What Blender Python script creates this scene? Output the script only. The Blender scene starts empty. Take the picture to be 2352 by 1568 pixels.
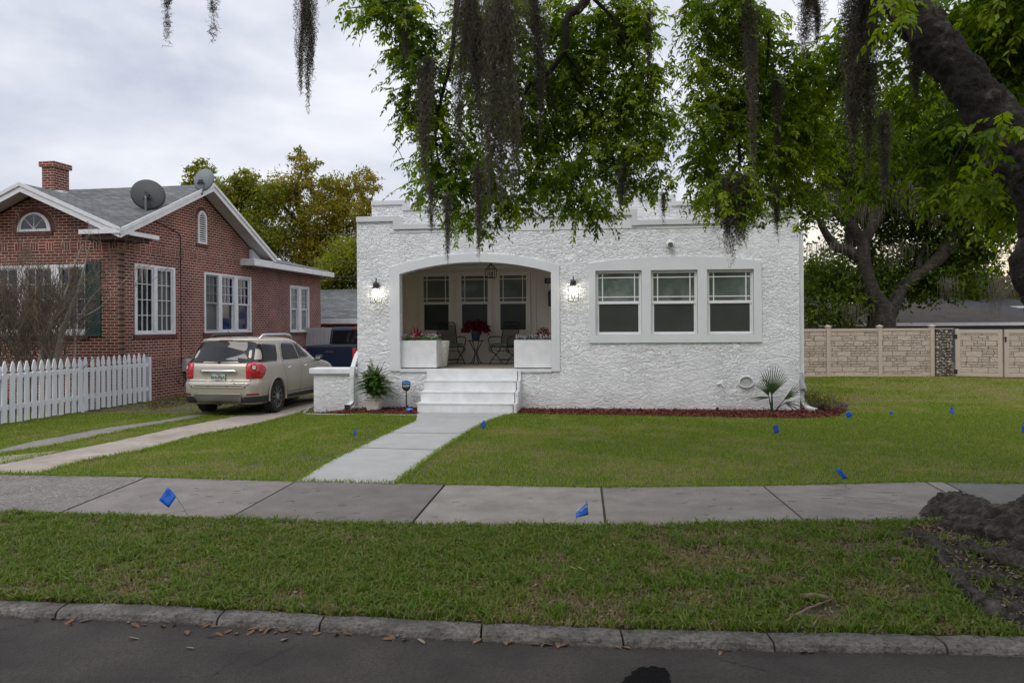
import bpy, bmesh, math, random
import numpy as np
from mathutils import Vector, Matrix
from mathutils.geometry import tessellate_polygon
from mathutils.bvhtree import BVHTree
R_ = math.radians
random.seed(7)
rng = np.random.default_rng(11)
SC = bpy.context.scene
COL = SC.collection

# ------------------------------------------------------------------ camera
H = 1.72
FPX, CX, HY, ROLL = 1829.0, 1176.0, 747.0, R_(0.35)
cam = bpy.data.cameras.new('camera')
cam.sensor_width = 36.0
cam.lens = FPX / 2352.0 * 36.0
cam.shift_y = -(784.0 - HY) / 2352.0
cam.clip_end = 1500
cam.clip_start = 0.05
camo = bpy.data.objects.new('camera', cam)
COL.objects.link(camo)
camo.matrix_world = Matrix.Translation((0, 0, H)) @ Matrix.Rotation(ROLL, 4, 'Y') @ Matrix.Rotation(R_(90), 4, 'X')
SC.camera = camo

# ------------------------------------------------------------------ sky, sun, exposure
SUN_EL, SUN_AZ = R_(58), R_(-35)          # azimuth from +Y towards +X of the direction towards the sun
w = bpy.data.worlds.new('World')
SC.world = w
w.use_nodes = True
nt = w.node_tree
nt.nodes.clear()
N = nt.nodes.new
out = N('ShaderNodeOutputWorld')
sky = N('ShaderNodeTexSky'); sky.sky_type = 'NISHITA'; sky.sun_disc = False
sky.sun_elevation = SUN_EL; sky.sun_rotation = R_(200)
sky.air_density = 1.0; sky.dust_density = 2.0
b1 = N('ShaderNodeBackground'); b1.inputs[1].default_value = 0.07
nt.links.new(sky.outputs[0], b1.inputs[0])
tc = N('ShaderNodeTexCoord')
mp = N('ShaderNodeMapping'); mp.inputs['Scale'].default_value = (1.2, 1.2, 3.2)
nt.links.new(tc.outputs['Generated'], mp.inputs[0])
nz = N('ShaderNodeTexNoise'); nz.inputs['Scale'].default_value = 1.9; nz.inputs['Detail'].default_value = 6; nz.inputs['Roughness'].default_value = 0.52; nz.inputs['Distortion'].default_value = 0.25
nt.links.new(mp.outputs[0], nz.inputs['Vector'])
cr = N('ShaderNodeValToRGB')
cr.color_ramp.elements[0].position = 0.36; cr.color_ramp.elements[0].color = (0.42, 0.455, 0.56, 1)
cr.color_ramp.elements[1].position = 0.66; cr.color_ramp.elements[1].color = (0.80, 0.81, 0.845, 1)
nt.links.new(nz.outputs[0], cr.inputs[0])
# overcast sky is brighter overhead than at the horizon; warm gap low in the west (right)
sep = N('ShaderNodeSeparateXYZ'); nt.links.new(tc.outputs['Generated'], sep.inputs[0])
mr = N('ShaderNodeMapRange'); mr.inputs['From Min'].default_value = 0.35; mr.inputs['From Max'].default_value = 1.0; mr.inputs['To Min'].default_value = 1.14; mr.inputs['To Max'].default_value = 2.2
nt.links.new(sep.outputs[2], mr.inputs[0])
glow = N('ShaderNodeMapRange'); glow.interpolation_type = 'SMOOTHSTEP'
glow.inputs['From Min'].default_value = 0.22; glow.inputs['From Max'].default_value = 0.015; glow.inputs['To Min'].default_value = 0.0; glow.inputs['To Max'].default_value = 1.0
nt.links.new(sep.outputs[2], glow.inputs[0])
glx = N('ShaderNodeMapRange'); glx.interpolation_type = 'SMOOTHSTEP'; glx.inputs['From Min'].default_value = 0.12; glx.inputs['From Max'].default_value = 0.5
nt.links.new(sep.outputs[0], glx.inputs[0])
gm = N('ShaderNodeMath'); gm.operation = 'MULTIPLY'; nt.links.new(glow.outputs[0], gm.inputs[0]); nt.links.new(glx.outputs[0], gm.inputs[1])
mx = N('ShaderNodeMixRGB'); nt.links.new(gm.outputs[0], mx.inputs[0]); nt.links.new(cr.outputs[0], mx.inputs[1]); mx.inputs[2].default_value = (1.0, 0.84, 0.60, 1)
b2 = N('ShaderNodeBackground')
nt.links.new(mx.outputs[0], b2.inputs[0]); nt.links.new(mr.outputs[0], b2.inputs[1])
ms = N('ShaderNodeMixShader'); ms.inputs[0].default_value = 0.93
nt.links.new(b1.outputs[0], ms.inputs[1]); nt.links.new(b2.outputs[0], ms.inputs[2])
nt.links.new(ms.outputs[0], out.inputs[0])

sl = bpy.data.lights.new('sun', 'SUN'); sl.energy = 0.9; sl.angle = R_(25); sl.color = (1.0, 0.94, 0.84)
so = bpy.data.objects.new('sun', sl); COL.objects.link(so)
so.rotation_euler = (R_(42), 0, R_(-32))      # comes from behind the camera, high, a little from the left
SC.view_settings.view_transform = 'Standard'
SC.view_settings.look = 'None'
SC.view_settings.exposure = 0.22
SC.view_settings.gamma = 1.0
SC.render.engine = 'CYCLES'
SC.cycles.max_bounces = 6
SC.cycles.transparent_max_bounces = 8
SC.cycles.caustics_reflective = False
SC.cycles.caustics_refractive = False

# ------------------------------------------------------------------ measuring helpers (photo pixel -> metres)
def ray(px, py):
    u = (px - CX) / FPX; v = (HY - py) / FPX
    return (u * math.cos(ROLL) + v * math.sin(ROLL), -u * math.sin(ROLL) + v * math.cos(ROLL))
def at(px, py, Y):
    a, b = ray(px, py); return Vector((a * Y, Y, H + b * Y))
def smooth(t):
    t = np.clip(t, 0, 1); return t * t * (3 - 2 * t)
def gz(x, y):                                  # the lot falls a little towards the drive on the left
    return -0.14 * smooth((-2.7 - x) / 1.8) * smooth((y - 9.0) / 5.0)
def grd(px, py, off=0.0):
    a, b = ray(px, py); z = 0.0
    for _ in range(8):
        Y = (z + off - H) / b; z = float(gz(a * Y, Y))
    return (a * Y, Y)
ZR = {'1': (0, 350, .38265), 'd': (0, 780, .38265), '3': (800, 420, .38258), '4': (1380, 450, .38264), '7': (1880, 600, .28704), '5': (1600, 0, .38265), '6': (780, 0, .38265), 'o': (1960, 400, .26781), 'm': (380, 0, .17857), 'g': (1900, 1100, .36166)}
def Z(k, x, y):
    a, b, s = ZR[k]; return ((a + x * s) / 1.06293, (b + y * s) / 1.06293)

# ------------------------------------------------------------------ mesh helpers
def new_obj(name, me, mats=None, parent=None, smooth_=False):
    if mats is not None:
        for m in (mats if isinstance(mats, (list, tuple)) else [mats]): me.materials.append(m)
    if smooth_: me.polygons.foreach_set('use_smooth', [True] * len(me.polygons))
    o = bpy.data.objects.new(name, me); COL.objects.link(o)
    if parent is not None: o.parent = parent
    return o
class MB:
    def __init__(s): s.v = []; s.f = []; s.mi = []; s.cur = 0; s.M = None
    def add(s, vs, fs):
        b = len(s.v)
        if s.M is not None: vs = [tuple(s.M @ Vector(v)) for v in vs]
        s.v.extend([tuple(v) for v in vs]); s.f.extend([tuple(i + b for i in f) for f in fs]); s.mi.extend([s.cur] * len(fs)); return s
    def box(s, x0, x1, y0, y1, z0, z1):
        return s.add([(x0, y0, z0), (x1, y0, z0), (x1, y1, z0), (x0, y1, z0), (x0, y0, z1), (x1, y0, z1), (x1, y1, z1), (x0, y1, z1)],
                     [(0, 3, 2, 1), (4, 5, 6, 7), (0, 1, 5, 4), (1, 2, 6, 5), (2, 3, 7, 6), (3, 0, 4, 7)])
    def shape(s, loops, y0, y1, axis='y'):
        """extrude a 2D outline (first loop) with holes (other loops) from y0 to y1; 2D = (x,z) for axis y, (y,z) for axis x, (x,y) for axis z"""
        pts = [p for l in loops for p in l]
        tri = tessellate_polygon([[Vector((p[0], p[1], 0)) for p in l] for l in loops])
        def m(p, t):
            return (p[0], t, p[1]) if axis == 'y' else ((t, p[0], p[1]) if axis == 'x' else (p[0], p[1], t))
        n = len(pts); vs = [m(p, y0) for p in pts] + [m(p, y1) for p in pts]; fs = []
        flip = -1 if axis == 'x' else 1
        if axis == 'z': flip = -1
        for t in tri:
            a, b, c = [pts[i] for i in t]
            ar = (b[0] - a[0]) * (c[1] - a[1]) - (c[0] - a[0]) * (b[1] - a[1])
            if abs(ar) < 1e-12: continue
            t = t if ar * flip > 0 else (t[0], t[2], t[1])
            fs.append(tuple(t)); fs.append(tuple(i + n for i in reversed(t)))
        k = 0
        for li, l in enumerate(loops):
            ar = sum(l[i][0] * l[(i + 1) % len(l)][1] - l[(i + 1) % len(l)][0] * l[i][1] for i in range(len(l)))
            ccw = (ar > 0) == (li == 0)
            ccw = ccw if flip > 0 else not ccw
            for i in range(len(l)):
                a = k + i; b = k + (i + 1) % len(l)
                fs.append((b, a, a + n, b + n) if ccw else (a, b, b + n, a + n))
            k += len(l)
        return s.add(vs, fs)
    def tube(s, pts, rad, n=8, cap=True):
        pts = [Vector(p) for p in pts]; m = len(pts)
        if not hasattr(rad, '__len__'): rad = [rad] * m
        vs = []; up = None
        for i, p in enumerate(pts):
            t = (pts[min(i + 1, m - 1)] - pts[max(i - 1, 0)])
            if t.length < 1e-9: t = Vector((0, 0, 1))
            t.normalize()
            if up is None:
                up = Vector((0, 0, 1)) if abs(t.z) < 0.9 else Vector((1, 0, 0))
            a = up.cross(t)
            if a.length < 1e-6: a = Vector((1, 0, 0)).cross(t)
            a.normalize(); b = t.cross(a); up = b.cross(t) * -1 if False else (t.cross(a))
            for k in range(n):
                an = 2 * math.pi * k / n
                vs.append(p + (a * math.cos(an) + b * math.sin(an)) * rad[i])
        fs = []
        for i in range(m - 1):
            for k in range(n):
                k2 = (k + 1) % n
                fs.append((i * n + k, i * n + k2, (i + 1) * n + k2, (i + 1) * n + k))
        if cap:
            fs.append(tuple(reversed(range(n)))); fs.append(tuple((m - 1) * n + k for k in range(n)))
        return s.add(vs, fs)
    def lathe(s, prof, c=(0, 0, 0), n=24, axis='z'):
        vs = []; fs = []
        for r, z in prof:
            for k in range(n):
                a = 2 * math.pi * k / n
                q = (r * math.cos(a), r * math.sin(a), z)
                if axis == 'y': q = (q[0], q[2], -q[1])
                if axis == 'x': q = (q[2], q[0], q[1])
                vs.append((q[0] + c[0], q[1] + c[1], q[2] + c[2]))
        for i in range(len(prof) - 1):
            for k in range(n):
                k2 = (k + 1) % n
                fs.append((i * n + k, i * n + k2, (i + 1) * n + k2, (i + 1) * n + k))
        fs.append(tuple(reversed(range(n)))); fs.append(tuple((len(prof) - 1) * n + k for k in range(n)))
        return s.add(vs, fs)
    def build(s, name, mats, parent=None, smooth_=False, bevel=0, seg=2, loc=None, rz=None):
        me = bpy.data.meshes.new(name); me.from_pydata(s.v, [], s.f); me.update()
        if any(s.mi): me.polygons.foreach_set('material_index', s.mi)
        o = new_obj(name, me, mats, parent, smooth_)
        if bevel:
            bv = o.modifiers.new('bevel', 'BEVEL'); bv.width = bevel; bv.segments = seg; bv.limit_method = 'ANGLE'; bv.angle_limit = R_(40)
        if loc is not None: o.location = loc
        if rz is not None: o.rotation_euler = (0, 0, rz)
        return o
def box(name, m, parent, *a, bevel=0, **k): return MB().box(*a).build(name, m, parent, bevel=bevel, **k)
def rect(x0, z0, x1, z1): return [(x0, z0), (x1, z0), (x1, z1), (x0, z1)]
def inset(l, d): # rect only
    xs = [p[0] for p in l]; zs = [p[1] for p in l]; return rect(min(xs) + d, min(zs) + d, max(xs) - d, max(zs) - d)
def arc_top(x0, x1, zs, za, n=24):              # circular segment from (x1,zs) over apex za to (x0,zs)
    hw = (x1 - x0) / 2; r = za - zs; Rr = (hw * hw + r * r) / (2 * r); cx = (x0 + x1) / 2; cz = za - Rr
    a0 = math.asin(hw / Rr)
    return [(cx + Rr * math.sin(a0 - 2 * a0 * i / n), cz + Rr * math.cos(a0 - 2 * a0 * i / n)) for i in range(n + 1)]
def npmesh(name, V, Q, mats, parent=None, attr=None, mi=None, tris=False, smooth_=False):
    k = Q.shape[1]
    me = bpy.data.meshes.new(name)
    me.vertices.add(len(V)); me.vertices.foreach_set('co', np.ascontiguousarray(V, dtype=np.float32).ravel())
    me.loops.add(Q.size); me.loops.foreach_set('vertex_index', np.ascontiguousarray(Q, dtype=np.int32).ravel())
    me.polygons.add(len(Q)); me.polygons.foreach_set('loop_start', np.arange(0, Q.size, k, dtype=np.int32))
    try: me.polygons.foreach_set('loop_total', np.full(len(Q), k, dtype=np.int32))
    except Exception: pass
    if mi is not None: me.polygons.foreach_set('material_index', mi.astype(np.int32))
    me.update(calc_edges=True)
    if attr is not None:
        a = me.attributes.new('tint', 'FLOAT', 'POINT'); a.data.foreach_set('value', np.ascontiguousarray(attr, dtype=np.float32))
    return new_obj(name, me, mats, parent, smooth_)
def tag(o, label, cat, group=None):
    o['label'] = label; o['category'] = cat
    if group: o['group'] = group
    return o
def thing(name, label, cat, loc=(0, 0, 0), rz=0.0, group=None):
    o = bpy.data.objects.new(name, None); COL.objects.link(o); o.empty_display_size = 0.2
    o.location = loc; o.rotation_euler = (0, 0, rz)
    return tag(o, label, cat, group)
def kids(o): return [c for c in bpy.data.objects if c.parent == o]
def copy_tree(o, parent=None, label=None):
    c = o.copy(); COL.objects.link(c); c.parent = parent
    if label: c['label'] = label
    for ch in kids(o): copy_tree(ch, c)
    return c
def structure(o): o['kind'] = 'structure'; return o
def stuff(o, label, cat): o['kind'] = 'stuff'; return tag(o, label, cat)
def text_part(name, body, size, m, parent, loc, rot, depth=0.002, bold=False):
    cu = bpy.data.curves.new('t', 'FONT'); cu.body = body; cu.size = size; cu.extrude = depth; cu.align_x = 'CENTER'; cu.align_y = 'CENTER'
    if bold: cu.offset = size * 0.02
    t = bpy.data.objects.new('t', cu); COL.objects.link(t)
    dg = bpy.context.evaluated_depsgraph_get(); me = bpy.data.meshes.new_from_object(t.evaluated_get(dg)); bpy.data.objects.remove(t); bpy.data.curves.remove(cu)
    me.materials.clear(); o = new_obj(name, me, m, parent); o.location = loc; o.rotation_euler = rot; return o

# ------------------------------------------------------------------ materials
def mat(name, col, rough=0.6, metal=0.0, spec=0.5, nscale=0, namt=0.25, bump=0, bscale=40, bdist=0.01, coord='Object', emit=None, estr=0, coat=0, stretch=(1, 1, 1), detail=4):
    m = bpy.data.materials.new(name); m.use_nodes = True; t = m.node_tree; p = t.nodes['Principled BSDF']
    p.inputs['Base Color'].default_value = (*col, 1); p.inputs['Roughness'].default_value = rough; p.inputs['Metallic'].default_value = metal
    p.inputs['Specular IOR Level'].default_value = spec; p.inputs['Coat Weight'].default_value = coat; p.inputs['Coat Roughness'].default_value = 0.05
    if nscale or bump:
        tcn = t.nodes.new('ShaderNodeTexCoord'); mpn = t.nodes.new('ShaderNodeMapping'); mpn.inputs['Scale'].default_value = stretch
        t.links.new(tcn.outputs[coord], mpn.inputs[0])
    if nscale:
        n = t.nodes.new('ShaderNodeTexNoise'); n.inputs['Scale'].default_value = nscale; n.inputs['Detail'].default_value = detail; n.inputs['Roughness'].default_value = 0.6
        t.links.new(mpn.outputs[0], n.inputs['Vector'])
        r = t.nodes.new('ShaderNodeValToRGB'); r.color_ramp.elements[0].position = 0.3; r.color_ramp.elements[1].position = 0.7
        r.color_ramp.elements[0].color = tuple(c * (1 - namt) for c in col) + (1,); r.color_ramp.elements[1].color = tuple(min(1, c * (1 + namt)) for c in col) + (1,)
        t.links.new(n.outputs[0], r.inputs[0]); t.links.new(r.outputs[0], p.inputs['Base Color'])
    if bump:
        n2 = t.nodes.new('ShaderNodeTexNoise'); n2.inputs['Scale'].default_value = bscale; n2.inputs['Detail'].default_value = 4
        t.links.new(mpn.outputs[0], n2.inputs['Vector'])
        b = t.nodes.new('ShaderNodeBump'); b.inputs['Strength'].default_value = bump; b.inputs['Distance'].default_value = bdist
        t.links.new(n2.outputs[0], b.inputs['Height']); t.links.new(b.outputs[0], p.inputs['Normal'])
    if emit:
        p.inputs['Emission Color'].default_value = (*emit, 1); p.inputs['Emission Strength'].default_value = estr
    return m
def nodes_of(m): return m.node_tree, m.node_tree.nodes['Principled BSDF']
def leafmat(name, c0, c1, c2, trans=0.35, rough=0.55):
    m = bpy.data.materials.new(name); m.use_nodes = True; t, p = nodes_of(m)
    a = t.nodes.new('ShaderNodeAttribute'); a.attribute_name = 'tint'
    r = t.nodes.new('ShaderNodeValToRGB'); e = r.color_ramp.elements
    e[0].color = (*c0, 1); e[0].position = 0.0; e[1].color = (*c2, 1); e[1].position = 1.0; x = e.new(0.5); x.color = (*c1, 1)
    t.links.new(a.outputs['Fac'], r.inputs[0]); t.links.new(r.outputs[0], p.inputs['Base Color']); p.inputs['Roughness'].default_value = rough; p.inputs['Specular IOR Level'].default_value = 0.3
    if trans:
        tr = t.nodes.new('ShaderNodeBsdfTranslucent'); hs = t.nodes.new('ShaderNodeHueSaturation'); hs.inputs['Value'].default_value = 1.5; hs.inputs['Saturation'].default_value = 1.1
        t.links.new(r.outputs[0], hs.inputs['Color']); t.links.new(hs.outputs[0], tr.inputs[0])
        mxs = t.nodes.new('ShaderNodeMixShader'); mxs.inputs[0].default_value = trans
        o = t.nodes['Material Output']; t.links.new(p.outputs[0], mxs.inputs[1]); t.links.new(tr.outputs[0], mxs.inputs[2]); t.links.new(mxs.outputs[0], o.inputs[0])
    return m
def brickmat(name, axis, basket=False):
    m = bpy.data.materials.new(name); m.use_nodes = True; t, p = nodes_of(m); n = t.nodes.new; L = t.links.new
    tcn = n('ShaderNodeTexCoord'); sp = n('ShaderNodeSeparateXYZ'); L(tcn.outputs['Object'], sp.inputs[0]); cb = n('ShaderNodeCombineXYZ')
    L(sp.outputs['Y' if axis == 'x' else 'X'], cb.inputs[0]); L(sp.outputs['Z'], cb.inputs[1])
    def bt(vec, bw=0.215, rh=0.0725, off=0.5):
        b = n('ShaderNodeTexBrick'); b.inputs['Scale'].default_value = 1.0; b.inputs['Brick Width'].default_value = bw; b.inputs['Row Height'].default_value = rh
        b.inputs['Mortar Size'].default_value = 0.0085; b.inputs['Mortar Smooth'].default_value = 0.2; b.offset = off; b.inputs['Bias'].default_value = 0.0
        b.inputs['Color1'].default_value = (0.215, 0.048, 0.028, 1); b.inputs['Color2'].default_value = (0.098, 0.024, 0.016, 1); b.inputs['Mortar'].default_value = (0.54, 0.41, 0.34, 1)
        L(vec, b.inputs['Vector']); return b
    if not basket:
        b = bt(cb.outputs[0]); colr, fac = b.outputs['Color'], b.outputs['Fac']
    else:
        hgt = 0.2175
        b = bt(cb.outputs[0], bw=hgt, rh=hgt / 3, off=0.0)
        cb2 = n('ShaderNodeCombineXYZ'); L(cb.outputs[0], sp2.inputs[0]) if False else None
        L(sp.outputs['Z'], cb2.inputs[0]); L(sp.outputs['Y' if axis == 'x' else 'X'], cb2.inputs[1])
        b3 = bt(cb2.outputs[0], bw=hgt, rh=hgt / 3, off=0.0)
        d = n('ShaderNodeMath'); d.operation = 'DIVIDE'; L(sp.outputs['Y' if axis == 'x' else 'X'], d.inputs[0]); d.inputs[1].default_value = hgt
        fl = n('ShaderNodeMath'); fl.operation = 'FLOOR'; L(d.outputs[0], fl.inputs[0]); md = n('ShaderNodeMath'); md.operation = 'FLOORED_MODULO'; L(fl.outputs[0], md.inputs[0]); md.inputs[1].default_value = 2
        mxc = n('ShaderNodeMixRGB'); L(md.outputs[0], mxc.inputs[0]); L(b.outputs['Color'], mxc.inputs[1]); L(b3.outputs['Color'], mxc.inputs[2])
        mxf = n('ShaderNodeMixRGB'); L(md.outputs[0], mxf.inputs[0]); L(b.outputs['Fac'], mxf.inputs[1]); L(b3.outputs['Fac'], mxf.inputs[2])
        colr, fac = mxc.outputs[0], mxf.outputs[0]
    nz1 = n('ShaderNodeTexNoise'); nz1.inputs['Scale'].default_value = 1.3; nz1.inputs['Detail'].default_value = 5; L(tcn.outputs['Object'], nz1.inputs['Vector'])
    mr1 = n('ShaderNodeMapRange'); mr1.inputs['From Min'].default_value = 0.3; mr1.inputs['From Max'].default_value = 0.7; mr1.inputs['To Min'].default_value = 0.72; mr1.inputs['To Max'].default_value = 1.2; L(nz1.outputs[0], mr1.inputs[0])
    mu = n('ShaderNodeMixRGB'); mu.blend_type = 'MULTIPLY'; mu.inputs[0].default_value = 1; L(colr, mu.inputs[1]); L(mr1.outputs[0], mu.inputs[2])
    L(mu.outputs[0], p.inputs['Base Color']); p.inputs['Roughness'].default_value = 0.85
    nb = n('ShaderNodeTexNoise'); nb.inputs['Scale'].default_value = 90; L(tcn.outputs['Object'], nb.inputs['Vector'])
    ad = n('ShaderNodeMath'); ad.operation = 'MULTIPLY_ADD'; L(nb.outputs[0], ad.inputs[0]); ad.inputs[1].default_value = 0.25
    inv = n('ShaderNodeMath'); inv.operation = 'SUBTRACT'; inv.inputs[0].default_value = 1; L(fac, inv.inputs[1]); L(inv.outputs[0], ad.inputs[2])
    bp = n('ShaderNodeBump'); bp.inputs['Strength'].default_value = 0.8; bp.inputs['Distance'].default_value = 0.008; L(ad.outputs[0], bp.inputs['Height']); L(bp.outputs[0], p.inputs['Normal'])
    return m
def stuccomat():
    m = bpy.data.materials.new('white_stucco'); m.use_nodes = True; t, p = nodes_of(m); n = t.nodes.new; L = t.links.new
    tcn = n('ShaderNodeTexCoord')
    def rid(rot, sc, seed, dist):
        mpn = n('ShaderNodeMapping'); mpn.inputs['Rotation'].default_value = (0.2, rot, 0.3); mpn.inputs['Scale'].default_value = sc; mpn.inputs['Location'].default_value = (seed, seed, seed)
        L(tcn.outputs['Object'], mpn.inputs[0])
        a = n('ShaderNodeTexNoise'); a.inputs['Scale'].default_value = 1.0; a.inputs['Detail'].default_value = 2.5; a.inputs['Roughness'].default_value = 0.5; a.inputs['Distortion'].default_value = dist; L(mpn.outputs[0], a.inputs['Vector'])
        s1 = n('ShaderNodeMath'); s1.operation = 'SUBTRACT'; L(a.outputs[0], s1.inputs[0]); s1.inputs[1].default_value = 0.5
        ab = n('ShaderNodeMath'); ab.operation = 'ABSOLUTE'; L(s1.outputs[0], ab.inputs[0])
        mrn = n('ShaderNodeMapRange'); mrn.interpolation_type = 'SMOOTHSTEP'; mrn.inputs['From Min'].default_value = 0.0; mrn.inputs['From Max'].default_value = 0.07; mrn.inputs['To Min'].default_value = 1; mrn.inputs['To Max'].default_value = 0; L(ab.outputs[0], mrn.inputs[0])
        return mrn.outputs[0], a.outputs[0]
    r1, a1 = rid(-0.30, (5, 5, 11.5), 0, 1.0)
    r2, a2 = rid(0.1, (6.4, 6.4, 14), 5, .8)
    m1 = n('ShaderNodeMath'); m1.operation = 'MAXIMUM'; L(r1, m1.inputs[0]); L(r2, m1.inputs[1])
    m2 = n('ShaderNodeMath'); m2.operation = 'MULTIPLY_ADD'; L(a1, m2.inputs[0]); m2.inputs[1].default_value = 1.6; L(m1.outputs[0], m2.inputs[2])
    lz = n('ShaderNodeTexNoise'); lz.inputs['Scale'].default_value = 1.1; lz.inputs['Detail'].default_value = 3; L(tcn.outputs['Object'], lz.inputs['Vector']); lm_ = n('ShaderNodeMapRange'); lm_.inputs['From Min'].default_value = .35; lm_.inputs['From Max'].default_value = .65; lm_.inputs['To Min'].default_value = .007; lm_.inputs['To Max'].default_value = .0145; L(lz.outputs[0], lm_.inputs[0])
    bp = n('ShaderNodeBump'); bp.inputs['Strength'].default_value = 1.0; L(lm_.outputs[0], bp.inputs['Distance']); L(m2.outputs[0], bp.inputs['Height']); L(bp.outputs[0], p.inputs['Normal'])
    nz1 = n('ShaderNodeTexNoise'); nz1.inputs['Scale'].default_value = 0.8; nz1.inputs['Detail'].default_value = 5; L(tcn.outputs['Object'], nz1.inputs['Vector'])
    r = n('ShaderNodeValToRGB'); r.color_ramp.elements[0].color = (0.72, 0.73, 0.74, 1); r.color_ramp.elements[0].position = 0.3; r.color_ramp.elements[1].color = (0.83, 0.84, 0.85, 1); r.color_ramp.elements[1].position = 0.6
    L(nz1.outputs[0], r.inputs[0])
    # splash-back dirt low on the wall, where rain throws soil against it
    sp = n('ShaderNodeSeparateXYZ'); L(tcn.outputs['Object'], sp.inputs[0])
    nz2 = n('ShaderNodeTexNoise'); nz2.inputs['Scale'].default_value = 5; nz2.inputs['Detail'].default_value = 5; L(tcn.outputs['Object'], nz2.inputs['Vector'])
    am = n('ShaderNodeMath'); am.operation = 'MULTIPLY_ADD'; L(nz2.outputs[0], am.inputs[0]); am.inputs[1].default_value = -0.7; L(sp.outputs[2], am.inputs[2])
    mr2 = n('ShaderNodeMapRange'); mr2.inputs['From Min'].default_value = -0.35; mr2.inputs['From Max'].default_value = 0.1; mr2.inputs['To Min'].default_value = 0.35; mr2.inputs['To Max'].default_value = 0.0; L(am.outputs[0], mr2.inputs[0])
    md = n('ShaderNodeMixRGB'); L(mr2.outputs[0], md.inputs[0]); L(r.outputs[0], md.inputs[1]); md.inputs[2].default_value = (0.4, 0.36, 0.3, 1)
    L(md.outputs[0], p.inputs['Base Color']); p.inputs['Roughness'].default_value = 0.6
    return m
M = {}
M['stucco'] = stuccomat()
M['trim'] = mat('smooth_white_trim', (0.66, 0.68, 0.69), 0.55, nscale=1.5, namt=0.05, bump=0.15, bscale=60, bdist=0.003)
M['coping'] = mat('grey_white_metal_coping', (0.60, 0.61, 0.62), 0.45, nscale=2, namt=0.05)
M['step'] = mat('painted_step', (0.68, 0.685, 0.69), 0.6, nscale=4, namt=0.12, bump=0.15, bscale=50, bdist=0.003)
M['vinyl'] = mat('white_vinyl', (0.74, 0.74, 0.74), 0.4, nscale=2, namt=0.03)
M['porchwall'] = mat('porch_plaster', (0.84, 0.77, 0.69), 0.8, nscale=1.5, namt=0.06, bump=0.3, bscale=120, bdist=0.002)
M['porchtrim'] = mat('porch_window_trim', (0.86, 0.81, 0.74), 0.6)
M['porchfloor'] = mat('porch_floor', (0.36, 0.32, 0.26), 0.7, nscale=5, namt=0.15)
M['brickx'] = brickmat('red_brick_side', 'x'); M['bricky'] = brickmat('red_brick_front', 'y')
M['basketx'] = brickmat('basket_brick_side', 'x', True); M['baskety'] = brickmat('basket_brick_front', 'y', True)
M['bricksoldier'] = mat('dark_sill_brick', (0.10, 0.035, 0.028), 0.85, nscale=30, namt=0.5, stretch=(1, 1, 0.05))
M['white'] = mat('white_paint', (0.68, 0.68, 0.69), 0.5, nscale=5, namt=0.09, bump=0.1, bscale=40, bdist=0.002)
M['fencewhite'] = mat('weathered_white_paint', (0.70, 0.72, 0.75), 0.55, nscale=8, namt=0.08, bump=0.2, bscale=60, bdist=0.002, stretch=(1, 1, 0.2))
M['black'] = mat('black_iron', (0.015, 0.015, 0.016), 0.4)
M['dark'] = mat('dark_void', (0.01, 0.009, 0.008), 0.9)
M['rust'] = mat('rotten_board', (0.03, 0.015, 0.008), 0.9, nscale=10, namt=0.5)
# ================================================================== GROUND
def gmat(name, c0, c1, c2, s1=0.6, s2=14, rough=0.95, bump=0.5, bs=60, bd=0.01):
    m = bpy.data.materials.new(name); m.use_nodes = True; t, p = nodes_of(m); n = t.nodes.new; L = t.links.new
    g = n('ShaderNodeTexCoord')
    a = n('ShaderNodeTexNoise'); a.inputs['Scale'].default_value = s1; a.inputs['Detail'].default_value = 8; a.inputs['Roughness'].default_value = 0.65; L(g.outputs['Object'], a.inputs['Vector'])
    b = n('ShaderNodeTexNoise'); b.inputs['Scale'].default_value = s2; b.inputs['Detail'].default_value = 6; b.inputs['Roughness'].default_value = 0.7; L(g.outputs['Object'], b.inputs['Vector'])
    r = n('ShaderNodeValToRGB'); r.color_ramp.elements[0].position = 0.35; r.color_ramp.elements[0].color = (*c0, 1); r.color_ramp.elements[1].position = 0.65; r.color_ramp.elements[1].color = (*c1, 1); L(a.outputs[0], r.inputs[0])
    f = n('ShaderNodeMapRange'); f.inputs['From Min'].default_value = 0.45; f.inputs['From Max'].default_value = 0.7; L(b.outputs[0], f.inputs[0])
    mxn = n('ShaderNodeMixRGB'); L(f.outputs[0], mxn.inputs[0]); L(r.outputs[0], mxn.inputs[1]); mxn.inputs[2].default_value = (*c2, 1); L(mxn.outputs[0], p.inputs['Base Color'])
    p.inputs['Roughness'].default_value = rough
    c = n('ShaderNodeTexNoise'); c.inputs['Scale'].default_value = bs; c.inputs['Detail'].default_value = 4; L(g.outputs['Object'], c.inputs['Vector'])
    bp = n('ShaderNodeBump'); bp.inputs['Strength'].default_value = bump; bp.inputs['Distance'].default_value = bd; L(c.outputs[0], bp.inputs['Height']); L(bp.outputs[0], p.inputs['Normal'])
    return m
M['soil'] = gmat('lawn_soil', (0.050, 0.048, 0.022), (0.085, 0.07, 0.035), (0.10, 0.075, 0.045), 1.2, 20, bd=0.02)
M['asphalt'] = gmat('asphalt', (0.028, 0.023, 0.020), (0.062, 0.052, 0.045), (0.020, 0.017, 0.015), 1.9, 42, 0.92, 1.0, 90, 0.016)
M['asphalt_dark'] = gmat('wet_asphalt', (0.005, 0.005, 0.005), (0.009, 0.009, 0.009), (0.014, 0.014, 0.014), 3, 60, 1.0, 0.7, 220, 0.006)
M['asphalt_dark'].node_tree.nodes['Principled BSDF'].inputs['Specular IOR Level'].default_value = .05
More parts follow.
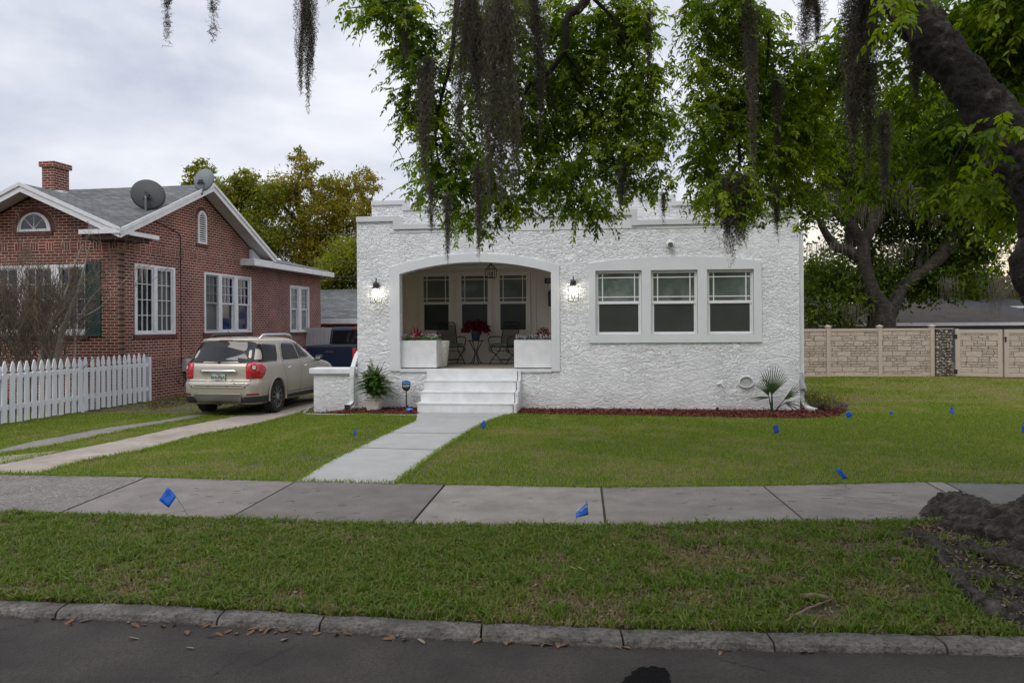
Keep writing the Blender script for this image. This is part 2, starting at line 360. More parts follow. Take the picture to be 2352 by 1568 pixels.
def conc(name, base, var=0.24, s2=60, bump=0.5):
    c0 = tuple(x * (1 - var) for x in base); c1 = tuple(x * (1 + var) for x in base); c2 = tuple(x * (1 - var * 0.9) for x in base)
    return gmat(name, c0, c1, c2, 2.6, s2, 0.85, bump, 200, 0.003)
M['conc_a'] = conc('sidewalk_concrete', (0.190, 0.167, 0.150)); M['conc_b'] = conc('sidewalk_concrete_grey', (0.145, 0.127, 0.115)); M['conc_c'] = conc('sidewalk_concrete_pale', (0.228, 0.203, 0.182))
M['conc_agg'] = gmat('exposed_aggregate', (0.10, 0.09, 0.082), (0.17, 0.155, 0.14), (0.36, 0.325, 0.29), 1.8, 38, 0.9, 1.0, 60, 0.02)
M['conc_dark'] = conc('dark_concrete', (0.115, 0.11, 0.10), 0.25)
M['conc_new'] = conc('new_walk_concrete', (0.35, 0.35, 0.335), 0.10, 50, 0.3)
M['conc_drive'] = gmat('old_drive_concrete', (0.24, 0.20, 0.17), (0.42, 0.36, 0.31), (0.26, 0.22, 0.19), 1.3, 7, 0.9, 0.7, 40, 0.01)
M['conc_strip'] = gmat('old_strip_concrete', (0.17, 0.155, 0.14), (0.25, 0.225, 0.20), (0.14, 0.125, 0.11), 1.5, 9, 0.9, 0.7, 40, 0.01)
M['kerbstone'] = gmat('kerb_concrete', (0.085, 0.076, 0.068), (0.19, 0.172, 0.155), (0.035, 0.031, 0.028), 4, 34, 0.9, 1.0, 50, 0.02)

# kerb lines, picked along the street edge; both in metres
kb = [grd(x, y, -0.02) for x, y in [(-900, 1330), (-400, 1357), (0, 1378), (340, 1388), (740, 1410), (941, 1422), (1341, 1440), (1741, 1450), (2070, 1455), (2352, 1461), (2800, 1476), (3400, 1500)]]
def kerb_y(x):
    X = np.array([p[0] for p in kb]); Y = np.array([p[1] for p in kb]); return np.interp(x, X, Y)
sw_near = [grd(x, y) for x, y in [(-700, 1158), (0, 1181), (530, 1197), (940, 1210), (1400, 1213), (1850, 1203), (2110, 1201), (2352, 1198), (3000, 1190)]]
sw_far = [grd(x, y) for x, y in [(-700, 1078), (0, 1092), (330, 1097), (680, 1107), (905, 1112), (1380, 1121), (1750, 1117), (2120, 1108), (2352, 1112), (3000, 1120)]]
def swn(x): return np.interp(x, [p[0] for p in sw_near], [p[1] for p in sw_near])
def swf(x): return np.interp(x, [p[0] for p in sw_far], [p[1] for p in sw_far])
def gzz(x, y):
    """ground height everywhere on the lot side: flat lawn, falling to the kerb across the verge"""
    x = np.asarray(x, float); y = np.asarray(y, float)
    ky = kerb_y(x); ny = swn(x)
    t = np.clip((ny - y) / (ny - ky), 0, 1)
    base = gz(x, y) - 0.02 * t
    mound = 0.10 * np.exp(-(((x - 3.9) / 0.9) ** 2 + ((y - 5.7) / 0.7) ** 2))     # soil heaved up round the tree
    return base + mound * (y > ky + 0.02) * smooth((ny - y) / 0.35)
xs = np.concatenate([np.linspace(-200, -14, 12), np.linspace(-13, 16, 146), np.linspace(18, 200, 12)])
us = np.concatenate([np.linspace(0, 12, 80), np.linspace(13, 30, 30), np.geomspace(33, 600, 14)])
gv = []; rows = [(-30, -0.35), (-0.12, -0.35), (-0.05, -0.33)]
for du, dz in rows:
    for x in xs: gv.append((x, kerb_y(x) + du, dz))
for u in us:
    for x in xs:
        y = float(kerb_y(x)) + u; gv.append((x, y, float(gzz(x, y)) - 0.012))
nx = len(xs); nr = len(rows) + len(us)
q = [(r * nx + i, r * nx + i + 1, (r + 1) * nx + i + 1, (r + 1) * nx + i) for r in range(nr - 1) for i in range(nx - 1)]
structure(npmesh('ground', np.array(gv), np.array(q), M['soil'], smooth_=True))
# street
sv = [(x, kerb_y(x) - 0.01 if r == 1 else -14 if r == 0 else 0, -0.07) for r in (0, 1) for x in xs]
structure(npmesh('street', np.array(sv), np.array([(i, i + 1, nx + i + 1, nx + i) for i in range(nx - 1)]), M['asphalt']))
def sheet(name, pts, off, m, thick=0.0, step=0.35, jag=0.0, parent=None):
    """outline on the ground, draped on the terrain"""
    if jag:
        P = []
        for i in range(len(pts)):
            a = Vector(pts[i]); b = Vector(pts[(i + 1) % len(pts)]); k = max(1, int((b - a).length / 0.12))
            nrm = Vector((-(b - a).y, (b - a).x)).normalized() if (b - a).length else Vector((0, 0))
            for j in range(k):
                P.append(tuple(a.lerp(b, j / k) + nrm * random.uniform(-jag, jag) * (1 if j else 0.3)))
        pts = P
    bm = bmesh.new(); vs = [bm.verts.new((p[0], p[1], 0)) for p in pts]
    f = bm.faces.new(vs); bmesh.ops.triangulate(bm, faces=[f])
    for _ in range(6):
        lg = [e for e in bm.edges if e.calc_length() > step * 2]
        if not lg: break
        bmesh.ops.subdivide_edges(bm, edges=lg, cuts=1); bmesh.ops.triangulate(bm, faces=bm.faces[:])
    bmesh.ops.recalc_face_normals(bm, faces=bm.faces[:])
    if sum(f.normal.z for f in bm.faces) < 0: bmesh.ops.reverse_faces(bm, faces=bm.faces[:])
    for v in bm.verts: v.co.z = float(gzz(v.co.x, v.co.y)) + off
    if thick:
        be = [e for e in bm.edges if e.is_boundary]; r = bmesh.ops.extrude_edge_only(bm, edges=be)
        for v in [g for g in r['geom'] if isinstance(g, bmesh.types.BMVert)]: v.co.z -= thick
    me = bpy.data.meshes.new(name); bm.to_mesh(me); bm.free()
    return new_obj(name, me, m, parent)
def G(*pp): return [grd(x, y) for x, y in pp]
# tar patch in the street
pp = [(1418, 1575), (1432, 1562), (1436, 1556), (1448, 1550), (1450, 1543), (1462, 1538), (1464, 1533), (1478, 1531), (1486, 1533), (1496, 1529), (1508, 1530), (1514, 1533), (1528, 1534), (1530, 1540), (1538, 1545), (1541, 1551), (1535, 1556), (1539, 1566), (1536, 1580), (1530, 1620), (1430, 1625)]
pts = [grd(x, y, -0.07) for x, y in pp]
structure(sheet('street_tar_patch', pts, 0, M['asphalt_dark'], jag=0.022)).location.z = 0
for v in bpy.data.objects['street_tar_patch'].data.vertices: v.co.z = -0.066
# hairline cracks in the street
ck = MB(); cr_ = random.Random(4)
for a, b in (((-20, 1452), (95, 1425)), ((585, 1530), (690, 1478)), ((480, 1560), (560, 1500)), ((1650, 1515), (1760, 1540))):
    A_ = grd(*a, -.07); B_ = grd(*b, -.07); P_ = []
    for i in range(15):
        t = i / 14; P_.append((A_[0] + (B_[0] - A_[0]) * t + cr_.uniform(-.012, .012), A_[1] + (B_[1] - A_[1]) * t + cr_.uniform(-.012, .012)))
    ck.add([(x, y + s_ * (.0012 + .0014 * cr_.random()), -.0665) for x, y in P_ for s_ in (-1, 1)], [(2 * i, 2 * i + 1, 2 * i + 3, 2 * i + 2) for i in range(14)])
structure(ck.build('street_cracks', M['asphalt_dark']))
# kerb stones
kx = [grd(x, y, -0.02)[0] for x, y in [(-900, 1330), (-380, 1360), (162, 1380), (519, 1397), (747, 1410), (1107, 1430), (1424, 1443), (1760, 1451), (2143, 1456), (2500, 1464), (2900, 1480), (3400, 1500)]]
mb = MB(); kr = random.Random(3)
prof = [(-0.150, -0.16), (-0.152, -0.060), (-0.143, -0.034), (-0.125, -0.022), (-0.095, -0.019), (-0.03, -0.018), (0.0, -0.019), (0.004, -0.16)]
for k in range(len(kx) - 1):
    a, b = kx[k] + 0.006, kx[k + 1] - 0.006; n = max(6, int((b - a) / 0.05)); base = len(mb.v); vs = []
    for i in range(n + 1):
        x = a + (b - a) * i / n; e = min(i, n - i) / 3.0; dz = -0.006 * max(0, 1 - e)
        for (py_, pz) in prof:
            vs.append((x, float(kerb_y(x)) + py_ + 0.0 + kr.uniform(-.004, .004), pz + dz * (pz > -.1) + kr.uniform(-.0035, .0035) * (pz > -.1)))
    m_ = len(prof); fs = [(i * m_ + j, (i + 1) * m_ + j, (i + 1) * m_ + j + 1, i * m_ + j + 1) for i in range(n) for j in range(m_ - 1)]
    fs += [tuple(range(m_))[::-1], tuple(n * m_ + j for j in range(m_))]
    mb.add(vs, fs)
structure(mb.build('kerb', M['kerbstone'], smooth_=False))
# sidewalk panels
jf = [(-300, 1086), (338, 1097), (680, 1107), (1022, 1115), (1381, 1121), (1752, 1117), (2125, 1108), (2165, 1108), (2700, 1118)]
jn = [(-900, 1150), (124, 1185), (517, 1197), (940, 1210), (1392, 1213), (1855, 1203), (2290, 1199), (2345, 1198), (2900, 1192)]
mats_p = ['conc_agg', 'conc_a', 'conc_b', 'conc_c', 'conc_a', 'conc_a', 'conc_c', 'conc_dark']
side = MB(); pm = []
g_ = 0.012
for k in range(len(jf) - 1):
    A, B = grd(*jf[k]), grd(*jf[k + 1]); C, D = grd(*jn[k]), grd(*jn[k + 1])
    pts = []
    nn = 6
    for i in range(nn + 1):
        x = A[0] + g_ + (B[0] - A[0] - 2 * g_) * i / nn; pts.append((x, float(swf(x))))
    for i in range(nn + 1):
        x = D[0] - g_ + (C[0] - D[0] + 2 * g_) * i / nn; pts.append((x, float(swn(x))))
    me_o = sheet('sidewalk' if k == 0 else 'sidewalk_panel', pts, 0.012 - 0.002 * (k % 2), M[mats_p[k]], thick=0.05, step=1.0)
    if k == 0: swroot = structure(me_o)
    else: me_o.parent = swroot
# walk to the door
wl = G((683, 1107), (760, 1060), (850, 1016), (905, 990), (938, 975), (955, 967), (958, 958), (957, 945), (1072, 945), (1190, 945), (1165, 954), (1132, 965), (1100, 979), (1045, 1012), (985, 1054), (905, 1112.5))
structure(sheet('walkway', wl, 0.018, M['conc_new'], thick=0.05, step=0.8))
jm = MB()
for (a, b) in (((818, 1031), (1010, 1036)), ((893, 996), (1070, 998))):
    A, B = grd(*a), grd(*b); jm.add([(A[0], A[1], .0215), (B[0], B[1], .0215), (B[0], B[1] + .022, .0215), (A[0], A[1] + .022, .0215)], [(0, 1, 2, 3)])
o = jm.build('walkway_joint', M['conc_dark']); o.parent = bpy.data.objects['walkway']
# driveway: apron and two strips of old concrete
def zd(*pp): return G(*[Z('d', x, y) for x, y in pp])
dr = zd((-900, 985), (250, 987), (560, 900), (900, 840), (1270, 740), (1640, 670), (1860, 615), (2010, 565), (2150, 520), (2330, 470), (2400, 445), (2250, 440), (2020, 505), (1800, 560), (1640, 600), (1500, 620), (1300, 660), (1130, 690), (800, 765), (480, 830), (270, 875), (0, 930), (-900, 960))
structure(sheet('driveway', dr, 0.016, M['conc_drive'], thick=0.05, jag=0.02))
ds = zd((-700, 965), (-400, 930), (0, 860), (300, 815), (650, 740), (900, 690), (1150, 650), (1380, 605), (1700, 540), (1900, 500), (1850, 490), (1620, 535), (1350, 588), (1250, 605), (1000, 650), (700, 690), (500, 725), (200, 780), (0, 830), (-400, 900), (-800, 955))
structure(sheet('driveway_strip', ds, 0.014, M['conc_strip'], thick=0.05, jag=0.02))
dirt = gmat('bare_dirt', (0.07, 0.045, 0.03), (0.11, 0.075, 0.05), (0.05, 0.035, 0.022), 3, 25, bd=0.03)
def zmg(*pp): return [grd(x, y) for x, y in pp]

# ================================================================== WHITE BUNGALOW
HO = (-3.2522, 16.7482); HTH = 7.0426
def hw(x, y, z=0.0):
    c, s = math.cos(R_(HTH)), math.sin(R_(HTH)); return Vector((HO[0] + x * c + y * s, HO[1] - x * s + y * c, z))
house = thing('white_bungalow', 'white textured-stucco bungalow with an arched front porch and stepped parapet', 'house', (*HO, 0), -R_(HTH))
W_ = 8.97
arch = [(4.095, .82)] + arc_top(.908, 4.095, 2.80, 3.035) + [(.908, .82)]
top = [(W_, 3.93), (8.122, 3.93), (8.122, 3.74), (5.774, 3.74), (5.774, 3.95), (3.30, 3.95), (3.30, 3.76), (.852, 3.76), (.852, 3.93), (0, 3.93)]
wins = [(4.987, 1.516, 5.911, 2.811), (6.09, 1.516, 7.01, 2.806), (7.192, 1.516, 8.1, 2.804)]
MB().shape([[(0, -.3), (W_, -.3)] + top, arch] + [rect(*w_) for w_ in wins], 0, .25).build('front_wall', M['stucco'], house)
box('side_wall', M['stucco'], house, 0, .25, .25, 11, -.3, 3.9); box('side_wall', M['stucco'], house, W_ - .25, W_, .25, 11, -.3, 3.9)
box('back_wall', M['stucco'], house, .25, W_ - .25, 10.75, 11, -.3, 3.9)
box('roof', mat('roof_membrane', (.3, .3, .3), .8, nscale=2), house, .25, W_ - .25, .25, 10.75, 3.40, 3.46)
# upper parapet set back behind the front one
up = [(W_ - .02, 4.40), (8.15, 4.40), (8.15, 4.26), (6.63, 4.26), (6.63, 4.40), (5.945, 4.40), (5.945, 4.57), (3.38, 4.60), (3.38, 4.46), (2.68, 4.46), (2.68, 4.30), (.78, 4.30), (.78, 4.43), (.02, 4.43)]
par = MB().shape([[(.02, 3.9), (W_ - .02, 3.9)] + up], 1.0, 1.2).build('upper_parapet', M['stucco'], house)
box('upper_parapet', M['stucco'], house, .02, .22, 1.2, 11, 3.9, 4.33); box('upper_parapet', M['stucco'], house, W_ - .22, W_ - .02, 1.2, 11, 3.9, 4.33)
box('chimney', M['stucco'], house, 9.1 - .55, 9.52 - .55, 5, 5.45, 3.4, 5.3)
MB().box(8.5, 9.02, 4.95, 5.5, 5.3, 5.36).build('chimney_cap', M['coping'], house)
def coping(name, prof, y0, y1, t, par_):
    """metal cap that follows a stepped top edge, right to left"""
    mb = MB()
    for i in range(len(prof) - 1):
        (xa, za), (xb, zb) = prof[i], prof[i + 1]
        if abs(xa - xb) > .02: mb.box(min(xa, xb) - (.004 if i % 2 else 0), max(xa, xb), y0, y1, max(za, zb) - t * .25, max(za, zb) + t * .75)
        else: mb.box(xa - t * .5, xa + t * .5, y0 - .003, y1 + .003, min(za, zb) - t * .3, max(za, zb) + t * .8)
    return mb.build(name, M['coping'], par_, bevel=.006)
coping('coping', top[0:1] + top[1:], -.05, .30, .11, house)
coping('coping', up, .96, 1.25, .10, house)
box('smooth_band', M['trim'], house, 3.02, 6.0, -.014, 0.0, 3.66, 3.84)
box('smooth_band', M['trim'], house, 6.0, 8.3, -.012, 0.0, 3.64, 3.70); box('smooth_band', M['trim'], house, .7, 3.02, -.012, 0.0, 3.66, 3.71)
# arch trim
ao = [(4.258, .78)] + arc_top(.703, 4.258, 2.94, 3.205) + [(.703, .78)]
ai = [(4.085, .78)] + arc_top(.918, 4.085, 2.80, 3.028) + [(.918, .78)]
MB().shape([ao[:] + [(.918, .78)] + arc_top(.918, 4.085, 2.80, 3.028)[::-1] + [(4.085, .78)]], -.03, .02).build('arch_trim', M['trim'], house, bevel=.005)
# window surround and three windows
so_ = [(8.25, 1.36), (8.246, 2.963)] + arc_top(4.85, 8.246, 2.963, 3.078, 16)[1:-1] + [(4.85, 2.963), (4.853, 1.352)]
MB().shape([so_] + [rect(*w_) for w_ in wins], -.035, .02).build('window_surround', M['trim'], house, bevel=.006)
def glass(name, col, rough=.08, spec=.5, nsc=0, amt=.3):
    return mat(name, col, rough, 0, spec, nscale=nsc, namt=amt)
M['blind_hi'] = glass('green_tinted_pane_over_blind', (.105, .135, .112), .03, .6, 1.4, .4)
M['screen'] = glass('dark_insect_screen', (.045, .052, .045), .35, .3, 1.2, .2)
M['pane_dark'] = glass('dark_window_glass', (.02, .024, .032), .05, .6, 1.6, .5)
M['pane_grey'] = glass('grey_screened_glass', (.10, .105, .11), .3, .3, 2, .15)
M['pane_blue'] = glass('glass_over_blue_curtain', (.012, .018, .07), .05, .6, 3, .7)
M['pane_pale'] = glass('glass_over_pale_curtain', (.22, .23, .21), .08, .6, 5, .4)
def craftsman(x0, z0, x1, z1, yb, fm, hi, lo, p, sill=True):
    """double-hung window: upper sash with a border of small panes, screened lower sash. yb = outer face"""
    w = thing_part = None
    zm = z0 + (z1 - z0) * .50; f = .055; mt = .022
    H_ = []
    ux0, ux1, uz0, uz1 = x0 + f, x1 - f, zm + .03, z1 - f
    xa, xb = ux0 + .085, ux1 - .085; za, zb = uz0 + .085, uz1 - .085
    Xs = [(ux0, xa), (xa + mt, xb), (xb + mt, ux1)] if False else [(ux0, xa - mt / 2), (xa + mt / 2, xb - mt / 2), (xb + mt / 2, ux1)]
    Zs = [(uz0, za - mt / 2), (za + mt / 2, zb - mt / 2), (zb + mt / 2, uz1)]
    holes = [rect(a, c, b, d) for a, b in Xs for c, d in Zs]
    lowr = rect(x0 + f + .012, z0 + f, x1 - f - .012, zm - .03)
    fr = MB().shape([rect(x0 + .004, z0 + .004, x1 - .004, z1 - .004)] + holes + [lowr], yb, yb + .03)
    fr.shape([rect(x0 + .004, z0 + .004, x1 - .004, zm), lowr], yb - .02, yb - .001) if False else None
    fr.box(x0 + .004, x1 - .004, yb - .012, yb - .0005, zm - .026, zm + .008)
    fr.shape([rect(x0 + .004, z0 + .004, x1 - .004, z1 - .004), rect(x0 + .03, z0 + .03, x1 - .03, z1 - .03)], yb - .022, yb - .0015)
    o = fr.build('window', fm, p)
    MB().box(x0 + f - .01, x1 - f + .01, yb + .014, yb + .022, zm, z1 - f + .01).build('pane', hi, o)
    MB().box(x0 + f, x1 - f, yb + .016, yb + .026, z0 + f - .01, zm - .001).build('insect_screen', lo, o)
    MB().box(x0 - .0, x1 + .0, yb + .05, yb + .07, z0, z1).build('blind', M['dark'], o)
    return o
for w_ in wins: craftsman(*w_, .06, M['vinyl'], M['blind_hi'], M['screen'], house)
# porch recess
box('porch_wall', M['porchwall'], house, .25, 4.6, 3.0, 3.15, .6, 3.35)
box('porch_wall', M['porchwall'], house, 4.6, 4.75, .25, 3.0, .6, 3.35)
box('porch_wall', M['porchwall'], house, .252, .27, .25, 3.0, .6, 3.35)
box('porch_ceiling', M['porchwall'], house, .27, 4.6, .25, 3.0, 3.18, 3.3)
box('porch_floor', M['porchfloor'], house, .27, 4.6, .2, 3.0, .6, .815)
box('porch_sill', M['step'], house, .919, 4.084, -.035, .2, .765, .822)
box('baseboard', M['porchtrim'], house, .27, 4.6, 2.98, 3.0, .815, .95)
box('crown_moulding', M['porchtrim'], house, .27, 4.6, 2.97, 3.0, 3.12, 3.18)
for a, b in ((.664, 1.410), (1.612, 2.373), (2.558, 3.315)):
    MB().shape([rect(a - .05, 1.50, b + .05, 3.03), rect(a + .012, 1.57, b - .012, 2.975)], 2.955, 3.0).build('window_casing', M['porchtrim'], house, bevel=.004)
    craftsman(a, 1.558, b, 2.987, 2.97, M['porchtrim'], glass('porch_pane_over_blind', (.15, .17, .14), .05, .6, 1.4, .3), M['screen'], house)
box('door_casing', M['porchtrim'], house, 3.47, 3.50, 2.97, 3.0, .95, 3.12)
pl = box('plaque', M['black'], house, 3.71, 3.92, 2.975, 2.998, 2.725, 2.85)
text_part('plaque_lettering', '1F', .10, mat('plaque_white', (.5, .45, .42), .6), pl, (3.80, 2.972, 2.787), (R_(90), 0, 0))
mbx = MB().shape([[(3.80, 2.17), (4.05, 2.17), (4.05, 2.55), (3.87, 2.57), (3.80, 2.52)]], 2.88, 2.99).build('mailbox', M['black'], None, bevel=.008)
mbx.parent = house
# steps
st = MB(); xs0, xs1 = 1.49, 3.39
hs = [.205, .41, .615, .818]
for k in range(4):
    y0 = -.86 + .275 * k; y1 = -.032 if k < 3 else -.031
    if k == 3: y0 = -.06
    st.box(xs0 + .001 * k, xs1 - .001 * k, y0, (-.86 + .275 * (k + 1)) if k < 3 else -.0305, -.1 + (0 if k == 0 else 0), hs[k])
for k in range(3): st.box(xs0 - .012, xs1 + .012, -.872 + .275 * k, -.86 + .275 * k + .03, hs[k] - .035, hs[k] + .004)
st.build('front_steps', M['step'], house, bevel=.01)
# stucco cheek on the right of the steps
MB().shape([[(-.86, -.1), (0, -.1), (0, .815), (-.06, .815), (-.06, .6), (-.31, .6), (-.31, .4), (-.585, .4), (-.585, .19), (-.86, .19)]], xs1 + .013, xs1 + .07, 'x').build('step_cheek', M['stucco'], house)
# low wing wall on the left with cap, and the one behind it
lw = box('wing_wall', M['stucco'], house, -.97, -.002, .02, .38, -.3, .715); box('wing_wall_cap', M['step'], lw, -1.05, .0 - .003, -.05, .46, .715, .84, bevel=.02)
lw = box('wing_wall', M['stucco'], house, -.45, -.002, 2.8, 3.1, -.3, .97); box('wing_wall_cap', M['step'], lw, -.55, -.003, 2.72, 3.2, .97, 1.09, bevel=.02)
# scuppers and downspouts
for sx, x0 in ((-1, 0), (1, W_)):
    sc = MB()
    pr = [(0, 3.66), (.30, 3.66), (.30, 3.56), (.26, 3.56), (.26, 3.42), (.20, 3.34), (.05, 3.22), (0, 3.1)]
    sc.shape([[(x0 + sx * a, b) for a, b in (pr if sx > 0 else pr[::-1])]], .9, 1.2)
    sc.build('scupper_box', M['trim'], house, bevel=.005)
def ribbon_pipe(pts, wx, wy):
    mb = MB(); P = [Vector(p) for p in pts]; vs = []
    for i, p in enumerate(P):
        t = (P[min(i + 1, len(P) - 1)] - P[max(i - 1, 0)]).normalized(); a = Vector((1, 0, 0)); a = (a - t * a.dot(t)).normalized(); b = t.cross(a)
        for u, v in ((-1, -1), (1, -1), (1, 1), (-1, 1)): vs.append(p + a * u * wx + b * v * wy)
    fs = [(i * 4 + j, i * 4 + (j + 1) % 4, (i + 1) * 4 + (j + 1) % 4, (i + 1) * 4 + j) for i in range(len(P) - 1) for j in range(4)] + [(3, 2, 1, 0)]
    mb.add(vs, fs); return mb
ribbon_pipe([(-.06, 1.05, 3.3), (-.06, 1.05, 2.4), (-.05, .6, 1.3), (-.05, .1, 1.1), (-.07, -.09, .86), (-.085, -.11, .7), (-.085, -.11, .16), (-.10, -.16, .10), (-.13, -.26, .05)], .045, .035).build('downspout', M['trim'], house, bevel=.006)
dk = box('spout_mouth', M['black'], house, -.19, -.085, -.30, -.262, .0, .10)
ribbon_pipe([(9.03, .12, 3.5), (9.03, .12, .28), (9.05, .10, .16), (9.12, .0, .06), (9.25, -.14, .03)], .045, .035).build('downspout', M['trim'], house, bevel=.006)
# security light, vent cover, hose tap
mo = MB().lathe([(.0, .0), (.085, 0), (.085, -.02), (.06, -.045)], (6.475, -.0, 3.325), 20, 'y').build('floodlight_base', M['white'], house)
MB().lathe([(.0, .0), (.05, 0), (.062, -.10), (.055, -.12), (.0, -.12)], (6.475, -.03, 3.30), 20, 'y').build('floodlight', M['white'], mo, bevel=.004)
MB().lathe([(.0, .0), (.05, 0), (.045, -.006), (.0, -.006)], (6.475, -.152, 3.30), 20, 'y').build('lens', mat('lens_grey', (.12, .12, .1), .2), mo)
vc = MB()
vo = [(7.94 + .15 * math.cos(a) * (1 + .0 * math.sin(a)), .56 + .135 * math.sin(a) * (1.0 if math.sin(a) > 0 else .75)) for a in np.linspace(0, 2 * math.pi, 28, endpoint=False)]
vi = [(7.94 + .125 * math.cos(a), .56 + .11 * math.sin(a) * (1.0 if math.sin(a) > 0 else .75)) for a in np.linspace(0, 2 * math.pi, 28, endpoint=False)]
vc.shape([vo, vi], -.05, .0).build('vent_cover', M['white'], house, bevel=.006)
MB().shape([vi], -.02, -.005).build('vent_grille', mat('vent_grey', (.42, .42, .41), .5, nscale=30), house)
MB().tube([(7.38, -.01, .52), (7.46, -.05, .55), (7.49, -.06, .50)], .018, 8).build('hose_tap', M['white'], house)
MB().tube([(9.0, .06, .75), (9.0, .02, .6), (9.03, -.02, .45), (9.08, -.02, .4)], [.05, .05, .06, .03], 10).build('utility_riser', mat('grey_pvc', (.3, .31, .33), .5), house)
# wall lanterns: lit
M['bulb'] = mat('lit_bulb', (1, 1, 1), .5, emit=(1.0, .93, .78), estr=12)
M['lglass'] = mat('lantern_glass', (1, 1, 1), .02); M['lglass'].node_tree.nodes['Principled BSDF'].inputs['Transmission Weight'].default_value = 1; M['lglass'].node_tree.nodes['Principled BSDF'].inputs['Alpha'].default_value = .25
def lantern(xl, label):
    p = hw(xl, -.13, 2.44); t = thing('wall_lantern', label, 'wall lantern', p, -R_(HTH), 'lit lanterns flanking the porch arch')
    b = MB(); r = .075
    for s1 in (-1, 1):
        for s2 in (-1, 1): b.box(s1 * .1 - .004, s1 * .1 + .004, s2 * .06 - .004, s2 * .06 + .004, -.25, .07)
    for z in (-.25, .066):
        b.shape([rect(-.104, -.064, .104, .064), rect(-.096, -.056, .096, .056)], z, z + .008, 'z')
    b.build('cage', M['black'], t)
    MB().lathe([(.115, .072), (.06, .085), (.055, .14), (.065, .15), (.045, .185), (.02, .20), (.0, .205)], n=16).build('cap', M['black'], t)
    MB().tube([(0, 0, .2), (0, -.0, .245), (0, .02, .265), (0, .06, .27), (0, .075, .22), (0, .075, .12)], .008, 8).build('scroll_arm', M['black'], t)
    MB().lathe([(.0, .128), (.05, .128), (.05, .112), (.0, .108)], (0, 0, .13), 16, 'y').build('wall_plate', M['black'], t)
    MB().tube([(-.032, 0, -.1), (-.03, 0, -.17), (0, 0, -.20), (.03, 0, -.17), (.032, 0, -.1)], .008, 8).box(-.006, .006, -.006, .006, -.235, -.2).build('candle_holder', M['black'], t)
    bb = MB()
    for s1 in (-.032, .032): bb.lathe([(.0, -.1), (.014, -.09), (.02, -.05), (.012, .0), (.0, .02)], (s1, 0, 0), 10)
    bb.build('bulb', M['bulb'], t, smooth_=True)
    ld = bpy.data.lights.new('lantern_light', 'POINT'); ld.energy = 1.1; ld.color = (1, .94, .78); ld.shadow_soft_size = .03
    lo = bpy.data.objects.new('lantern_light', ld); COL.objects.link(lo); lo.parent = t; lo.location = (0, 0.03, -.02)
    return t
lantern(.44, 'lit black cage lantern on the stucco left of the porch arch')
lantern(4.54, 'lit black cage lantern between the porch arch and the triple window')
# pendant lantern, unlit
p = hw(2.62, 1.5, 2.98); pt = thing('pendant_lantern', 'unlit open iron cage lantern hanging from the porch ceiling', 'pendant lantern', p, -R_(HTH) + .35)
b = MB(); n6 = 6
for k in range(n6):
    a = 2 * math.pi * k / n6; a2 = 2 * math.pi * (k + 1) / n6; c, s = math.cos(a), math.sin(a); c2, s2 = math.cos(a2), math.sin(a2)
    b.tube([(.12 * c, .12 * s, -.19), (.135 * c, .135 * s, .01), (.08 * c, .08 * s, .06), (.025 * c, .025 * s, .11)], .0065, 6)
    for z, r in ((-.19, .12), (.01, .135)): b.tube([(r * c, r * s, z), (r * c2, r * s2, z)], .006, 6)
b.build('cage', M['black'], pt)
MB().lathe([(.0, .1), (.03, .105), (.02, .13), (.01, .15), (.01, .2), (0, .2)], n=12).build('hanging_rod', M['black'], pt)
b = MB()
for k in range(3):
    a = 2.1 * k + .4; b.tube([(0, 0, -.17), (.03 * math.cos(a), .03 * math.sin(a), -.165), (.045 * math.cos(a), .045 * math.sin(a), -.13)], .006, 6); b.tube([(.045 * math.cos(a), .045 * math.sin(a), -.13), (.045 * math.cos(a), .045 * math.sin(a), -.07)], .011, 8)
b.tube([(0, 0, -.19), (0, 0, .11)], .004, 6)
b.build('candle_cluster', M['black'], pt)
# ================================================================== PORCH THINGS
FZ = .815
def planter(xc, wd, yc, label):
    t = thing('planter_box', label, 'planter', hw(xc, yc, FZ), -R_(HTH), 'white box planters on the porch')
    h_ = .60; d = .52
    MB().shape([rect(-wd / 2, -d / 2, wd / 2, d / 2), rect(-wd / 2 + .03, -d / 2 + .03, wd / 2 - .03, d / 2 - .03)], .03, h_, 'z').build('box_body', M['white'], t, bevel=.006)
    box('foot', M['dark'], t, -wd / 2 + .04, wd / 2 - .04, -d / 2 + .04, d / 2 - .04, .0, .03)
    box('potting_soil', M['soil'], t, -wd / 2 + .03, wd / 2 - .03, -d / 2 + .03, d / 2 - .03, .48, .54)
    return t
planter(1.29, .76, .36, 'white box planter at the left of the porch opening, under the red spiky plant')
planter(3.69, .77, .36, 'white box planter at the right of the porch opening, under the pink pot')
